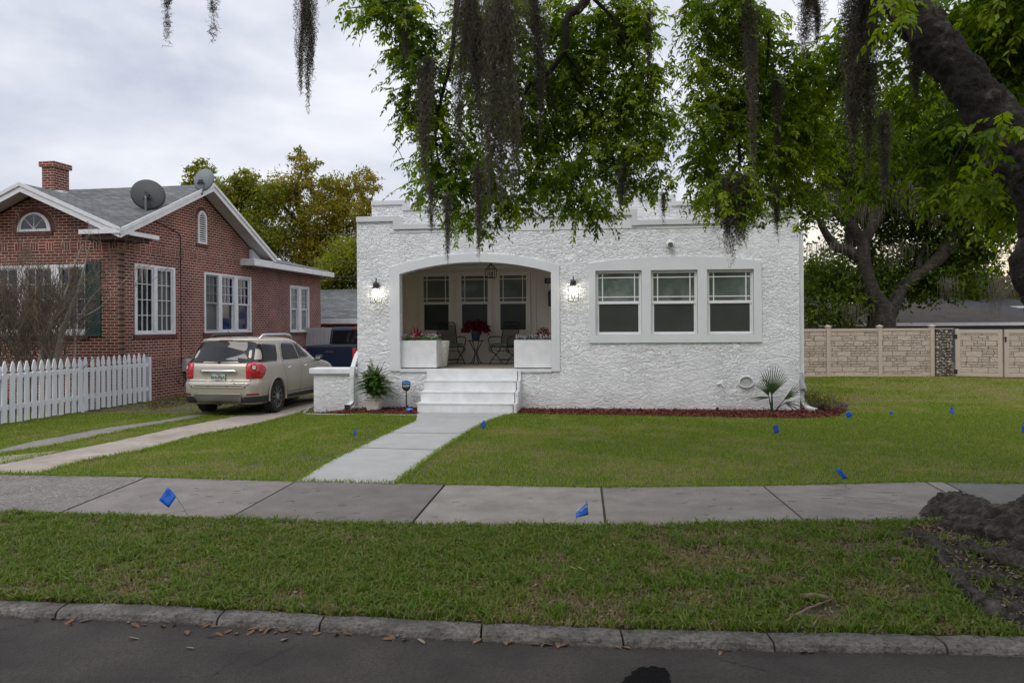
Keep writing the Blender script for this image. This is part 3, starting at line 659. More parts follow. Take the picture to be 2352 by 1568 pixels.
# leaf quads generator
def leaves(P, D, Nn, L, Wd, fold=.12):
    """P base, D unit direction, Nn approx normal, L length, Wd width -> verts (n*4,3)"""
    S = np.cross(D, Nn); S /= np.linalg.norm(S, axis=1, keepdims=True) + 1e-9; U = np.cross(S, D)
    L = L[:, None]; Wd = Wd[:, None]
    a = P; b = P + D * L * .42 + S * Wd * .5 + U * L * fold * .5; c = P + D * L; d = P + D * L * .42 - S * Wd * .5 + U * L * fold * .5
    return np.stack([a, b, c, d], 1).reshape(-1, 3)
def unit(a): return a / (np.linalg.norm(a, axis=1, keepdims=True) + 1e-9)
def quads(n): return np.arange(n * 4).reshape(-1, 4)
def flowerbed(name, label, xc, yc, wd, d, n, parent_z, cols):
    mg, mw, mp_ = cols
    t = thing(name, label, 'flowers', hw(xc, yc, parent_z), -R_(HTH), 'low flowers in the porch planters')
    P = np.c_[rng.uniform(-wd / 2, wd / 2, n), rng.uniform(-d / 2, d / 2, n), rng.uniform(0, .13, n)]
    D = unit(np.c_[rng.normal(0, .6, (n, 2)), rng.uniform(.2, 1.2, n)]); Nn = unit(rng.normal(0, 1, (n, 3)))
    npmesh('foliage', leaves(P, D, Nn, rng.uniform(.05, .09, n), rng.uniform(.012, .022, n)), quads(n), mg, t, attr=np.repeat(rng.random(n), 4))
    k = n // 6
    P = np.c_[rng.uniform(-wd / 2 - .02, wd / 2 + .02, k), rng.uniform(-d / 2 - .02, d / 2, k), rng.uniform(.12, .21, k)]
    V = []
    for j in range(2):
        D = unit(rng.normal(0, 1, (k, 3))); V.append(leaves(P - D * .012, D, unit(rng.normal(0, 1, (k, 3))), np.full(k, .026), np.full(k, .024)))
    npmesh('blossom', np.concatenate(V), quads(2 * k), mw, t, attr=np.repeat(rng.random(2 * k), 4))
    return t
lg = leafmat('bright_bedding_green', (.05, .18, .03), (.10, .32, .05), (.17, .42, .08))
lgs = leafmat('grey_bedding_green', (.06, .11, .06), (.12, .18, .12), (.2, .26, .2))
fw = leafmat('pale_mauve_blossom', (.40, .28, .42), (.60, .48, .62), (.7, .62, .7), .2)
flowerbed('bedding_flowers', 'bright green bedding with small pale mauve flowers in the left planter', 1.29, .36, .70, .46, 900, FZ + .53, (lg, fw, None))
flowerbed('bedding_flowers', 'grey-green bedding with tiny pale flowers in the right planter', 3.69, .36, .70, .46, 800, FZ + .50, (lgs, fw, None))
# red spiky plant
redm = leafmat('crimson_leaf', (.16, .005, .03), (.28, .01, .05), (.40, .02, .08), .25)
t = thing('spiky_red_plant', 'crimson spiky-leaved plant rising from the left planter', 'plant', hw(1.20, .34, FZ + .55), 0)
mb = MB()
for k in range(24):
    a = k * 2.4; el = random.uniform(.25, 1.25); ln = random.uniform(.36, .50); d = Vector((math.cos(a) * math.cos(el), math.sin(a) * math.cos(el), math.sin(el))); s = Vector((-math.sin(a), math.cos(a), 0)); pts = []
    for i in range(6):
        u = i / 5; w_ = .026 * (1 - abs(u * 1.6 - .7)) * 1.2 if i < 5 else .001; c = d * ln * u + Vector((0, 0, -1)) * .10 * u * u * math.cos(el); pts += [c - s * max(w_, .003), c + Vector((0, 0, -.006)), c + s * max(w_, .003)]
    mb.add(pts, [(i * 3 + j, i * 3 + j + 1, i * 3 + 4 + j, i * 3 + 3 + j) for i in range(5) for j in range(2)])
o = mb.build('leaf_rosette', redm, t); a = o.data.attributes.new('tint', 'FLOAT', 'POINT'); a.data.foreach_set('value', np.repeat(rng.random(24), 18).astype(np.float32))
MB().tube([(0, 0, -.03), (0, 0, .05)], .02, 8).build('stem', redm, t)
# round planter behind the left box
t = thing('round_planter', 'tall tapered white planter standing behind the left box planter', 'planter', hw(1.60, .80, FZ), 0)
MB().lathe([(.0, 0), (.13, 0), (.15, .06), (.205, .56), (.20, .58), (.17, .58), (.165, .52), (0, .52)], n=28).build('pot_body', mat('cream_pot', (.6, .57, .52), .7, nscale=20, bump=.3, bscale=80), t, smooth_=True)
# iron chairs
cush = mat('green_patterned_cushion', (.14, .20, .15), .9, nscale=22, namt=.75)
mesh_m = bpy.data.materials.new('mesh_weave'); mesh_m.use_nodes = True; _t, _p = nodes_of(mesh_m); _p.inputs['Base Color'].default_value = (.02, .02, .02, 1); _p.inputs['Alpha'].default_value = .55
def chair(x, y, rz, label):
    t = thing('iron_chair', label, 'chair', hw(x, y, FZ), rz, 'wrought iron porch chairs')   # faces local -Y
    for s in (-1, 1):
        X = s * .25
        f = MB().tube([(X * .93, .30, .96), (X * .95, .27, .90), (X, .19, .45), (X, .16, .40), (X, -.22, .40), (X, -.27, .36), (X, -.24, .33)], .012, 6)
        f.build('side_frame', M['black'], t)
        a = MB().tube([(X, .225, .62), (X * 1.12, .05, .64), (X * 1.15, -.18, .63), (X * 1.15, -.24, .57), (X * 1.08, -.22, .47), (X, -.2, .41)], .012, 6); a.build('arm', M['black'], t)
        for (ya, yb) in ((.16, -.24), (-.18, .22)):
            l = MB().tube([(X, ya, .38), (X, ya * .85, .30), (X, (ya + yb) / 2, .19), (X, yb * .8, .07), (X, yb, 0)], .011, 6); l.lathe([(0, 0), (.02, 0), (.02, .012), (0, .015)], (X, yb, 0), 10); l.build('leg', M['black'], t)
        MB().tube([(X, -.24, .31), (X, -.18, .36), (X, -.14, .31), (X, -.17, .27), (X, -.22, .29)], .008, 6).build('scroll', M['black'], t)
    b = MB().tube([(-.23, .30, .96), (-.2, .305, .985), (.2, .305, .985), (.23, .30, .96)], .012, 6).tube([(-.235, .275, .90), (.235, .275, .90)], .008, 6)
    for k in range(5):
        u = -.18 + .09 * k; b.tube([(u - .035, .285, .91), (u, .30, .965), (u + .035, .285, .915)], .006, 5)
    b.build('top_rail', M['black'], t)
    MB().add([(-.235, .275, .90), (.235, .275, .90), (.245, .19, .45), (-.245, .19, .45)], [(0, 1, 2, 3)]).build('back_mesh', mesh_m, t)
    for z in (.10, .30): MB().tube([(-.25, 0 + (z < .2) * .18, z), (.25, (z < .2) * .18, z)], .008, 6).build('stretcher', M['black'], t)
    MB().tube([(-.25, -.14, .10), (.25, -.14, .10)], .008, 6).build('stretcher', M['black'], t)
    box('seat_plate', M['black'], t, -.25, .25, -.24, .18, .395, .405)
    box('cushion', cush, t, -.24, .24, -.23, .18, .41, .49, bevel=.035)
    return t
chair(1.52, 2.35, R_(28), 'black iron chair with green cushion left of the side table')
chair(2.80, 2.35, R_(-38), 'black iron chair with green cushion right of the side table')
# side table
t = thing('side_table', 'small round black iron table between the two porch chairs', 'table', hw(2.14, 2.25, FZ), 0)
MB().lathe([(0, .545), (.2, .545), (.205, .55), (.205, .56), (0, .565)], n=28).build('table_top', M['black'], t)
for k in range(4):
    a = k * math.pi / 2 + .5; c, s = math.cos(a), math.sin(a)
    MB().tube([(.17 * c, .17 * s, .545), (.11 * c, .11 * s, .44), (.03 * c, .03 * s, .30), (.03 * c, .03 * s, .22), (.09 * c, .09 * s, .08), (.16 * c, .16 * s, .0)], .011, 6).build('leg', M['black'], t)
def potted(name, label, pos, rp, hp, potm, lm, n, rad, hh, ll, cat='potted plant', rz=0):
    t = thing(name, label, cat, pos, rz)
    MB().lathe([(0, 0), (rp * .7, 0), (rp * .95, hp * .85), (rp * 1.04, hp * .86), (rp * 1.04, hp), (rp * .9, hp), (rp * .88, hp * .9), (0, hp * .9)], n=24).build('pot', potm, t, smooth_=False, bevel=.003)
    v = unit(rng.normal(0, 1, (n, 3))); r = rng.uniform(.45, 1, n) ** .6
    v[:, 2] = np.abs(v[:, 2]) * 1.0 - .25 * (rng.random(n) < .35)
    P = v * r[:, None] * np.array([rad, rad, hh]); P[:, 2] += hp + hh * .15
    D = unit(v + rng.normal(0, .5, (n, 3))); D[:, 2] -= .1
    npmesh('foliage', leaves(P, unit(D), unit(rng.normal(0, 1, (n, 3))), rng.uniform(.6, 1, n) * ll, rng.uniform(.35, .55, n) * ll), quads(n), lm, t, attr=np.repeat(rng.random(n), 4))
    b = MB()
    for k in range(14):
        a = k * 2.4; b.tube([(0, 0, hp * .85), (math.cos(a) * rad * .4, math.sin(a) * rad * .4, hp + hh * .45), (math.cos(a) * rad * .75, math.sin(a) * rad * .75, hp + hh * (.3 + .05 * (k % 5)))], .004, 5)
    b.build('stems', M['twig'], t)
    return t
M['twig'] = mat('twig_bark', (.06, .045, .03), .9)
poin = leafmat('deep_red_bract', (.05, .004, .012), (.13, .006, .02), (.20, .012, .03), .2)
potted('potted_poinsettia', 'deep red poinsettia in a blue pot on the side table', hw(2.14, 2.25, FZ + .566), .115, .17, mat('blue_glaze', (.02, .06, .085), .3), poin, 420, .33, .24, .11)
ker = leafmat('red_and_green_leaf', (.02, .05, .01), (.16, .03, .015), (.32, .04, .02), .2)
potted('potted_red_plant', 'red-flowered plant in a magenta pot at the right jamb', hw(3.86, .62, FZ + .52), .085, .15, mat('magenta_pot', (.30, .004, .09), .35), ker, 200, .14, .15, .06)
box('stand', M['white'], bpy.data.objects['potted_red_plant'], -.1, .1, -.1, .1, -.05, -.001)

# ================================================================== PLANTS BY THE WALL
# bushy fern in a white pot
t = thing('potted_fern', 'bushy green asparagus fern in a square white pot beside the porch', 'potted plant', hw(.49, -.45, .012), -R_(HTH))
fm = leafmat('fern_green', (.016, .055, .006), (.05, .115, .012), (.15, .22, .025), .3)
pb = MB()
def sq(w_, z): return [(-w_, -w_, z), (w_, -w_, z), (w_, w_, z), (-w_, w_, z)]
lv = [(.105, .0), (.115, .0), (.155, .215), (.17, .218), (.17, .245), (.15, .245), (.145, .2)]
vs = [p for w_, z in lv for p in sq(w_, z)]
pb.add(vs, [(i * 4 + j, i * 4 + (j + 1) % 4, i * 4 + 4 + (j + 1) % 4, i * 4 + 4 + j) for i in range(len(lv) - 1) for j in range(4)] + [(24, 25, 26, 27)])
pb.build('pot', mat('old_white_pot', (.62, .58, .53), .6, nscale=6, namt=.12), t, bevel=.012)
VV = []; stems = MB()
for k in range(130):
    az = random.uniform(0, 2 * math.pi); el = random.choice([random.uniform(.12, .6), random.uniform(.4, 1.3)]); h0 = random.uniform(.02, .60) ; ln = random.uniform(.32, .56) * (1 if el < .9 else .9)
    base = Vector((random.uniform(-.05, .05), random.uniform(-.05, .05), .30 + h0 * .62)); d = Vector((math.cos(az) * math.cos(el), math.sin(az) * math.cos(el), math.sin(el)))
    if k < 24: stems.tube([(0, 0, .2), tuple(base * .6 + Vector((0, 0, .1))), tuple(base)], .006, 5)
    n = 26; u = np.linspace(.12, 1, n); c = np.array(base)[None] + np.array(d)[None] * (u * ln)[:, None]; c[:, 2] -= .16 * u * u * ln / .4 * math.cos(el)
    tng = np.gradient(c, axis=0); tng = unit(tng); sd = unit(np.cross(tng, np.array([[0, 0, 1.0]])))
    for s in (-1, 1):
        D = unit(tng * .7 + sd * s * 1.0 + np.array([[0, 0, -.15]]) + rng.normal(0, .12, (n, 3)))
        VV.append(leaves(c, D, np.tile([[0, 0, 1.0]], (n, 1)) + rng.normal(0, .3, (n, 3)), (.10 * (1.05 - u) + .025) * rng.uniform(.8, 1.1, n), np.full(n, .015)))
    VV.append(leaves(c[:-1], unit(c[1:] - c[:-1]), np.tile([[0, 0, 1.0]], (n - 1, 1)), np.full(n - 1, ln / n * 1.6), np.full(n - 1, .007)))
V = np.concatenate(VV); nq = len(V) // 4
npmesh('fronds', V, quads(nq), fm, t, attr=np.repeat(rng.random(nq), 4)); stems.build('stems', M['twig'], t)
# young fan palm
t = thing('fan_palm', 'young fan palm with stiff dark green leaves near the right corner', 'palm', hw(8.36, -.36, 0), 0)
pm = leafmat('palm_green', (.018, .05, .014), (.035, .08, .020), (.075, .13, .035), .2)
fr = MB(); pet = MB()
def fan(base, hub, out_dir, side, spread, n, ln, par_):
    f = MB(); base, hub = Vector(base), Vector(hub); out_dir = Vector(out_dir).normalized(); side = Vector(side).normalized()
    MB().tube([base, base.lerp(hub, .5) + Vector((0, 0, .01)), hub], [.012, .009, .007], 6).build('leaf_stalk', pm, par_)
    nrm = out_dir.cross(side).normalized()
    for i in range(n):
        a = -spread + 2 * spread * i / (n - 1); d = out_dir * math.cos(a) + side * math.sin(a); L_ = ln * (1 - .22 * abs(a) / spread) * random.uniform(.9, 1.06); s = d.cross(nrm).normalized(); pts = []
        for j in range(5):
            u = j / 4; w_ = .010 * (1 - (u * 1.1 - .35) ** 2) if j < 4 else .0015; c = hub + d * L_ * u + nrm * (.04 * u * u) + Vector((0, 0, -.03 * u * u)); pts += [c - s * w_, c + nrm * .007 * (1 - u), c + s * w_]
        f.add(pts, [(q_ * 3 + j, q_ * 3 + j + 1, q_ * 3 + 4 + j, q_ * 3 + 3 + j) for q_ in range(4) for j in range(2)])
    o = f.build('fan_leaf', pm, par_); a_ = o.data.attributes.new('tint', 'FLOAT', 'POINT'); a_.data.foreach_set('value', rng.random(len(o.data.vertices)).astype(np.float32))
fan((0, 0, 0), (.0, -.02, .36), (.12, -.1, 1), (1, .05, -.1), .66, 15, .62, t)
fan((.02, 0, 0), (-.06, .0, .34), (-.35, -.1, 1), (1, .3, .2), .55, 8, .42, t)
fan((.03, -.02, 0), (.22, -.08, .26), (.8, -.1, .7), (.5, .1, -.8), .30, 6, .44, t)
fan((.0, -.02, 0), (.25, -.05, .20), (.9, -.1, -.3), (.1, .2, -1), .5, 4, .38, t)
fan((.0, 0, 0), (-.05, 0, .30), (-1, -.2, .02), (.1, .1, 1), .12, 3, .42, t)
MB().tube([(0, 0, -.02), (0, -.01, .12), (0, -.02, .36)], [.03, .024, .012], 8).build('stem', pm, t)
# low mixed shrub at the right corner
def bushlet(name, label, pos, n, rx, ry, h_, ll, lm, twigs, cat='shrub', tw_r=.004):
    t = thing(name, label, cat, pos, 0)
    b = MB(); P = []
    for k in range(twigs):
        az = random.uniform(0, 2 * math.pi); r = random.uniform(.3, 1); e = Vector((math.cos(az) * rx * r, math.sin(az) * ry * r, h_ * random.uniform(.45, 1) * (1.15 - .5 * r))); m_ = e * .5 + Vector((random.uniform(-.03, .03), random.uniform(-.03, .03), h_ * .12))
        b.tube([(random.uniform(-.05, .05), random.uniform(-.05, .05), -.01), m_, e], [tw_r, tw_r * .7, tw_r * .4], 4); 
        for j in range(max(1, n // twigs)): P.append(m_.lerp(e, random.uniform(.0, 1.1)) + Vector((random.gauss(0, .03), random.gauss(0, .03), random.gauss(0, .025))))
    b.build('stems', M['twig'], t); P = np.array([tuple(p) for p in P]); m = len(P)
    npmesh('foliage', leaves(P, unit(rng.normal(0, 1, (m, 3)) + [0, 0, .3]), unit(rng.normal(0, .6, (m, 3)) + [0, 0, 1]), rng.uniform(.6, 1.2, m) * ll, rng.uniform(.35, .55, m) * ll), quads(m), lm, t, attr=np.repeat(rng.random(m), 4))
    return t
mixm = leafmat('mixed_yellow_purple_leaf', (.10, .05, .05), (.08, .14, .02), (.30, .28, .03), .3)
gx, gy = grd(1880, 950)
bushlet('loropetalum_shrub', 'low yellow-green and purple shrub beyond the right corner of the house', (gx + .25, gy + .6, 0), 1500, .62, .55, .42, .045, mixm, 60)
gx, gy = grd(1845, 915)
bushlet('groundcover_shrub', 'small purplish shrub against the right side wall', (gx + .1, gy, 0), 350, .35, .4, .25, .04, mixm, 24)
yl = leafmat('yellow_green_leaf', (.12, .12, .02), (.22, .22, .03), (.35, .30, .04), .3)
gx, gy = grd(738, 944)
bushlet('sparse_shrub', 'sparse yellow-leaved twiggy shrub in front of the low wing wall', (gx + .05, gy, float(gz(gx, gy))), 130, .33, .15, .48, .035, yl, 26, tw_r=.003)
# landscape spot light
gx, gy = grd(1648, 949); t = thing('landscape_light', 'small black spotlight standing in the red mulch', 'garden light', (gx, gy, 0), 0)
MB().tube([(0, 0, -.03), (0, 0, .05)], .008, 6).build('stake', M['black'], t); MB().lathe([(0, .05), (.02, .05), (.024, .09), (.028, .115), (.02, .115), (.018, .1), (0, .1)], n=14).build('lamp_head', M['black'], t)
# yard sign of the alarm company
p = hw(1.11, -.25, 0); t = thing('yard_sign', 'blue and black shield-shaped alarm sign on a black stake by the steps', 'sign', p, -R_(HTH))
def shield(s): return [(-.088 * s, .54 - .53 + .01), (0, 0)]
def shp(g):
    r = [(-.09 - g, .575), (-.035, .60 + g), (.035, .60 + g), (.09 + g, .575), (.09 + g, .47), (.075 + g, .43), (.045 + g * .7, .395), (0, .375 - g), (-.045 - g * .7, .395), (-.075 - g, .43), (-.09 - g, .47)]
    return r[::-1]
M['signblack'] = mat('sign_black', (.008, .010, .014), .3); M['signblue'] = mat('sign_blue', (.01, .17, .42), .35); M['signwhite'] = mat('sign_white', (.75, .78, .8), .4)
MB().shape([shp(.009)], -.001, .003).build('border', M['signwhite'], t)
MB().shape([shp(0)], -.004, -.0012).build('face', M['signblack'], t)
MB().shape([[(-.088, .574), (-.088, .53), (.088, .53), (.088, .574), (.035, .599), (-.035, .599)][::-1]], -.0065, -.0042).build('top_band', M['signblue'], t)
text_part('lettering', 'PROTECTED BY', .017, M['signwhite'], t, (0, -.008, .548), (R_(90), 0, 0))
text_part('lettering', 'SimpliSafe', .036, M['signwhite'], t, (0, -.006, .498), (R_(90), 0, 0), bold=True)
text_part('lettering', 'HOME SECURITY', .016, M['signwhite'], t, (0, -.006, .468), (R_(90), 0, 0))
box('stake', M['black'], t, -.012, .012, .004, .016, -.05, .60)
# utility flags
blue = mat('blue_flag_vinyl', (.004, .10, .52), .45); wire = mat('flag_wire', (.12, .11, .10), .5)
wt = mat('flag_white_print', (.6, .68, .85), .5)
def flag(base, top, corners, label, txt=None, lean=0.0):
    """flag on a thin wire; corners = outline in the photo at the depth of the stake"""
    X, Y = grd(*base); z0 = float(gzz(X, Y)); t = thing('marker_flag', label, 'flag', (X, Y, z0), 0, 'blue utility marker flags')
    o_ = Vector((X, Y, z0)); pts = [at(x, y, Y + lean * i * .02) - o_ for i, (x, y) in enumerate(corners)]; tp = at(*top, Y) - o_
    MB().tube([(0, 0, -.03), tuple(tp * .5), tuple(tp)], .0026, 5).build('wire', wire, t)
    n = len(pts); c = sum(pts, Vector()) / n; g = 4; vs = []; 
    if n == 4:
        for i in range(g + 1):
            for j in range(g + 1):
                u, v = i / g, j / g; p = pts[0] * (1 - u) * (1 - v) + pts[1] * u * (1 - v) + pts[2] * u * v + pts[3] * (1 - u) * v; p = p + Vector((0, .012 * math.sin(3.1 * u + 2 * v), 0)); vs.append(p)
        fs = [(i * (g + 1) + j, (i + 1) * (g + 1) + j, (i + 1) * (g + 1) + j + 1, i * (g + 1) + j + 1) for i in range(g) for j in range(g)]
    else: vs = pts; fs = [tuple(range(n))]
    f = MB().add(vs, fs).build('flag_sheet', blue, t, smooth_=True); so2 = f.modifiers.new('s', 'SOLIDIFY'); so2.thickness = .0012
    if txt:
        (tx, ty), sz, rot = txt; pp_ = at(tx, ty, Y - .03) - o_
        q1 = text_part('print', 'RECLAIMED\nWATER', sz, wt, t, pp_, (R_(90), rot, 0), depth=.0004)
    return t
def D2(src): return [(x / 1.06293, y / 1.06293) for x, y in src]
c1 = D2([(409, 1188), (430.6, 1212), (413.8, 1238), (386.8, 1221)])
flag((443, 1198), (405, 1141), c1, 'diamond-shaped blue flag tilted on its wire over the left of the sidewalk')
c2 = D2([(1434, 1220), (1436.5, 1256), (1406, 1262), (1406.5, 1253)])
flag((1308, 1213), (1349, 1150), c2, 'folded triangular blue flag with white print at the sidewalk edge', ((1339, 1165), .022, R_(-40)))
flag((1948, 1122), (1922, 1076), [(1918, 1078), (1928, 1075), (1946, 1097), (1938, 1101)], 'narrow blue flag at the far sidewalk edge on the right')
flag((1783, 1012), (1783, 972), [(1775, 977), (1786, 973), (1789, 992), (1779, 996)], 'blue flag on the lawn below the fan palm')
flag((1956, 975), (1952, 943), [(1941, 950), (1950, 943), (1959, 952), (1948, 961)], 'square blue flag at the right end of the mulch bed')
flag((2187, 968), (2187, 930), [(2187, 930), (2193, 948), (2187, 950), (2180, 946)], 'pointed blue flag in the side yard before the stone-look fence')
flag((1116, 1000), (1110, 964), [(1104, 972), (1112, 964), (1117, 975), (1109, 986)], 'blue flag where the walk flares at the steps')
flag((812, 1012), (818, 984), [(812, 992), (819, 984), (820, 992), (813, 1001)], 'slim blue flag on the left lawn between drive and walk')
flag((2349, 1005), (2352, 972), [(2347, 978), (2356, 974), (2358, 990), (2349, 993)], 'blue flag at the right edge of the photo')
flag((2046, 958), (2047, 945), [(2043, 945), (2050, 944), (2051, 950), (2044, 951)], 'tiny pale blue flag low in the side-yard grass')
X, Y = grd(940, 946); t = thing('fallen_tag', 'small blue tag lying in the mulch at the foot of the alarm sign', 'flag', (X, Y, .03), .1)
MB().add([(-.06, -.02, 0), (.06, -.02, 0), (.065, .03, .05), (-.06, .03, .05)], [(0, 1, 2, 3)]).build('flag_sheet', blue, t); text_part('print', 'TV', .04, wt, t, (-.005, -.008, .025), (R_(48), 0, 0))
# ================================================================== BRICK HOUSE
BO = (-9.5482, 19.3224); BTH = 9.5
def bw_(x, y, z=0.0):
    c, s = math.cos(R_(BTH)), math.sin(R_(BTH)); return Vector((BO[0] + x * c + y * s, BO[1] - x * s + y * c, z))
bh = thing('brick_house', 'red brick cottage with grey shingle gables, white trim and a brick chimney', 'house', (*BO, 0), -R_(BTH))
sw1, sw2, sw3 = (.62, 1.54, 2.37, 3.33), (3.81, 1.55, 6.61, 3.32), (9.46, 1.515, 11.12, 3.215)
MB().shape([[(0, -.4), (12.2, -.4), (12.2, 3.72), (7.0, 3.9), (6.85, 4.12), (3.56, 5.60), (0, 4.06)]] + [rect(*q_) for q_ in (sw1, sw2, sw3)], -.22, 0, 'x').build('side_wall', M['brickx'], bh)
fw1 = (-3.64, 1.64, -.883, 3.28)
MB().shape([[(-9, -.4), (0, -.4), (0, 4.06), (-2.19, 5.03), (-4.4, 4.05), (-9, 4.05)], rect(-3.64, 1.54, -.883, 3.28)], -.001, .22).build('front_wall', M['bricky'], bh)
box('back_wall', M['bricky'], bh, -9, -.22, 12.0, 12.2, -.4, 3.7); box('side_wall', M['brickx'], bh, -9.2, -9.001, 0, 12.2, -.4, 4.0)
# basket-weave bands
for z in (3.625, .68):
    MB().shape([rect(0.02, 0, 12.18 if z > 1 else 12.18, .2175)], .0, .006, 'x').build('brick_band', M['basketx'], bh, loc=(0, 0, z))
    MB().shape([rect(-9, 0, .006, .2175)], -.008, -.001).build('brick_band', M['baskety'], bh, loc=(0, 0, z))
def sashgrid(x0, z0, x1, z1, nxp, nzp, f=.05, mt=.018):
    """outline + holes for a sash with nxp x nzp panes"""
    hs_ = []
    w_ = (x1 - x0 - 2 * f - (nxp - 1) * mt) / nxp; h_ = (z1 - z0 - 2 * f - (nzp - 1) * mt) / nzp
    for i in range(nxp):
        for j in range(nzp):
            a = x0 + f + i * (w_ + mt); b = z0 + f + j * (h_ + mt); hs_.append(rect(a, b, a + w_, b + h_))
    return [rect(x0, z0, x1, z1)] + hs_
def sidewin(q_, groups, label=None):
    """window group in the side wall; groups = list of (y0,y1,kind,paneMat)"""
    y0, z0, y1, z1 = q_
    o = MB().shape([rect(y0, z0, y1, z1)] + [rect(a, z0 + .05, b, z1 - .06) for a, b, *_ in groups], -.10, .012, 'x').build('window', M['white'], bh, bevel=.004)
    for a, b, kind, pm_ in groups:
        zb, zt = z0 + .05, z1 - .06; zm = (zb + zt) / 2
        if kind == 'case':
            MB().shape(sashgrid(a + .002, zb + .002, b - .002, zt - .002, 3, 4), -.05, -.02, 'x').build('sash', M['white'], o)
        else:
            MB().shape(sashgrid(a + .002, zm - .02, b - .002, zt - .002, 3, 3, .045, .014), -.05, -.02, 'x').build('sash', M['white'] if kind == 'dh' else M['screenwhite'], o)
            MB().shape(sashgrid(a + .002, zb + .002, b - .002, zm + .01, 1, 1, .045), -.075, -.051, 'x').build('sash', M['white'] if kind == 'dh' else M['screenwhite'], o)
        MB().box(-.09, -.08, a, b, zb, zt).build('pane', pm_, o)
    MB().box(-.05, .03, y0 - .06, y1 + .06, z0 - .10, z0 - .001).build('brick_sill', M['bricksoldier'], o)
    return o
M['screenwhite'] = mat('screened_sash', (.26, .27, .28), .6)
sidewin(sw1, [(.72, 1.42, 'case', M['pane_dark']), (1.56, 2.27, 'case', M['pane_grey'])])
sidewin(sw2, [(3.90, 4.60, 'scr', M['pane_grey']), (4.80, 5.52, 'dh', M['pane_blue']), (5.76, 6.50, 'dh', M['pane_blue'])])
sidewin(sw3, [(9.56, 10.16, 'dh', M['pane_pale']), (10.42, 11.02, 'dh', M['pane_pale'])])
# front picture window (bank of casements)
posts = [(-3.62, -2.76), (-2.52, -1.815), (-1.595, -.90)]
o = MB().shape([rect(-3.64, 1.54, -.883, 3.28)] + [rect(a, 1.66, b, 3.2) for a, b in posts], -.012, .10).build('window', M['white'], bh, bevel=.004)
for a, b in posts:
    MB().shape(sashgrid(a + .002, 1.662, b - .002, 3.198, 3, 4, .03), .02, .05).build('sash', M['white'], o)
    MB().box(a, b, .07, .08, 1.66, 3.2).build('pane', M['pane_blue'], o)
MB().box(-3.7, -.80, -.035, .05, 1.44, 1.539).build('brick_sill', M['bricksoldier'], o)
# shutter
gs = mat('dark_green_shutter', (.008, .055, .055), .5); sh = MB()
sh.shape([rect(-.872, 1.52, -.46, 3.34), rect(-.83, 1.62, -.50, 2.38), rect(-.83, 2.48, -.50, 3.26)], -.045, -.002)
for z0_, z1_ in ((1.62, 2.38), (2.48, 3.26)):
    n = 20
    for k in range(n):
        z = z0_ + (z1_ - z0_) * (k + .5) / n; sh.add([(-.83, -.035, z - .016), (-.50, -.035, z - .016), (-.50, -.008, z + .016), (-.83, -.008, z + .016)], [(0, 1, 2, 3)])
sh.box(-.83, -.50, -.006, -.002, 1.62, 3.26)
sh.build('shutter', gs, bh)
# lunette in the front gable
cx_, cz_ = -2.284, 4.11
def half(r, n=20): return [(cx_ + r * math.cos(math.pi * i / n), cz_ + r * math.sin(math.pi * i / n)) for i in range(n + 1)]
lo_ = MB().shape([half(.47) + [(cx_ - .47, cz_), ], half(.38, 18)[1:-1] and [(x, z + .06) for x, z in half(.36, 18)]], -.03, -.002).build('lunette', M['white'], bh)
MB().shape([[(x, z + .06) for x, z in half(.37, 18)]], -.012, -.003).build('pane', M['pane_dark'], lo_)
for a in (45, 90, 135): 
    r_ = R_(a); MB().tube([(cx_, -.016, cz_ + .06), (cx_ + .36 * math.cos(r_), -.016, cz_ + .06 + .36 * math.sin(r_))], .012, 4).build('muntin', M['white'], lo_)
def voussoirs(name, c, r0, r1, n, plane, off, mb_axis='y', a0=0, a1=math.pi):
    b = MB()
    for k in range(n):
        t0 = a0 + (a1 - a0) * (k + .12) / n; t1 = a0 + (a1 - a0) * (k + .88) / n
        pl_ = [(c[0] + r0 * math.cos(t0), c[1] + r0 * math.sin(t0)), (c[0] + r1 * math.cos(t0), c[1] + r1 * math.sin(t0)), (c[0] + r1 * math.cos(t1), c[1] + r1 * math.sin(t1)), (c[0] + r0 * math.cos(t1), c[1] + r0 * math.sin(t1))]
        b.shape([pl_], *off, axis=mb_axis)
    return b.build(name, mat('arch_brick', (.13, .036, .028), .85, nscale=8, namt=.3), bh)
mort = mat('mortar', (.40, .30, .25), .9)
def halfc(c, r, n=24): return [(c[0] + r * math.cos(math.pi * i / n), c[1] + r * math.sin(math.pi * i / n)) for i in range(n + 1)]
MB().shape([halfc((cx_, cz_), .61) + halfc((cx_, cz_), .475)[::-1]], -.004, -.0015).build('arch_mortar', mort, bh)
voussoirs('brick_arch', (cx_, cz_), .48, .60, 30, 'y', (-.014, -.004))
MB().box(cx_ - .52, cx_ + .52, -.03, -.0015, cz_ - .10, cz_ - .003).build('brick_sill', M['bricksoldier'], bh)
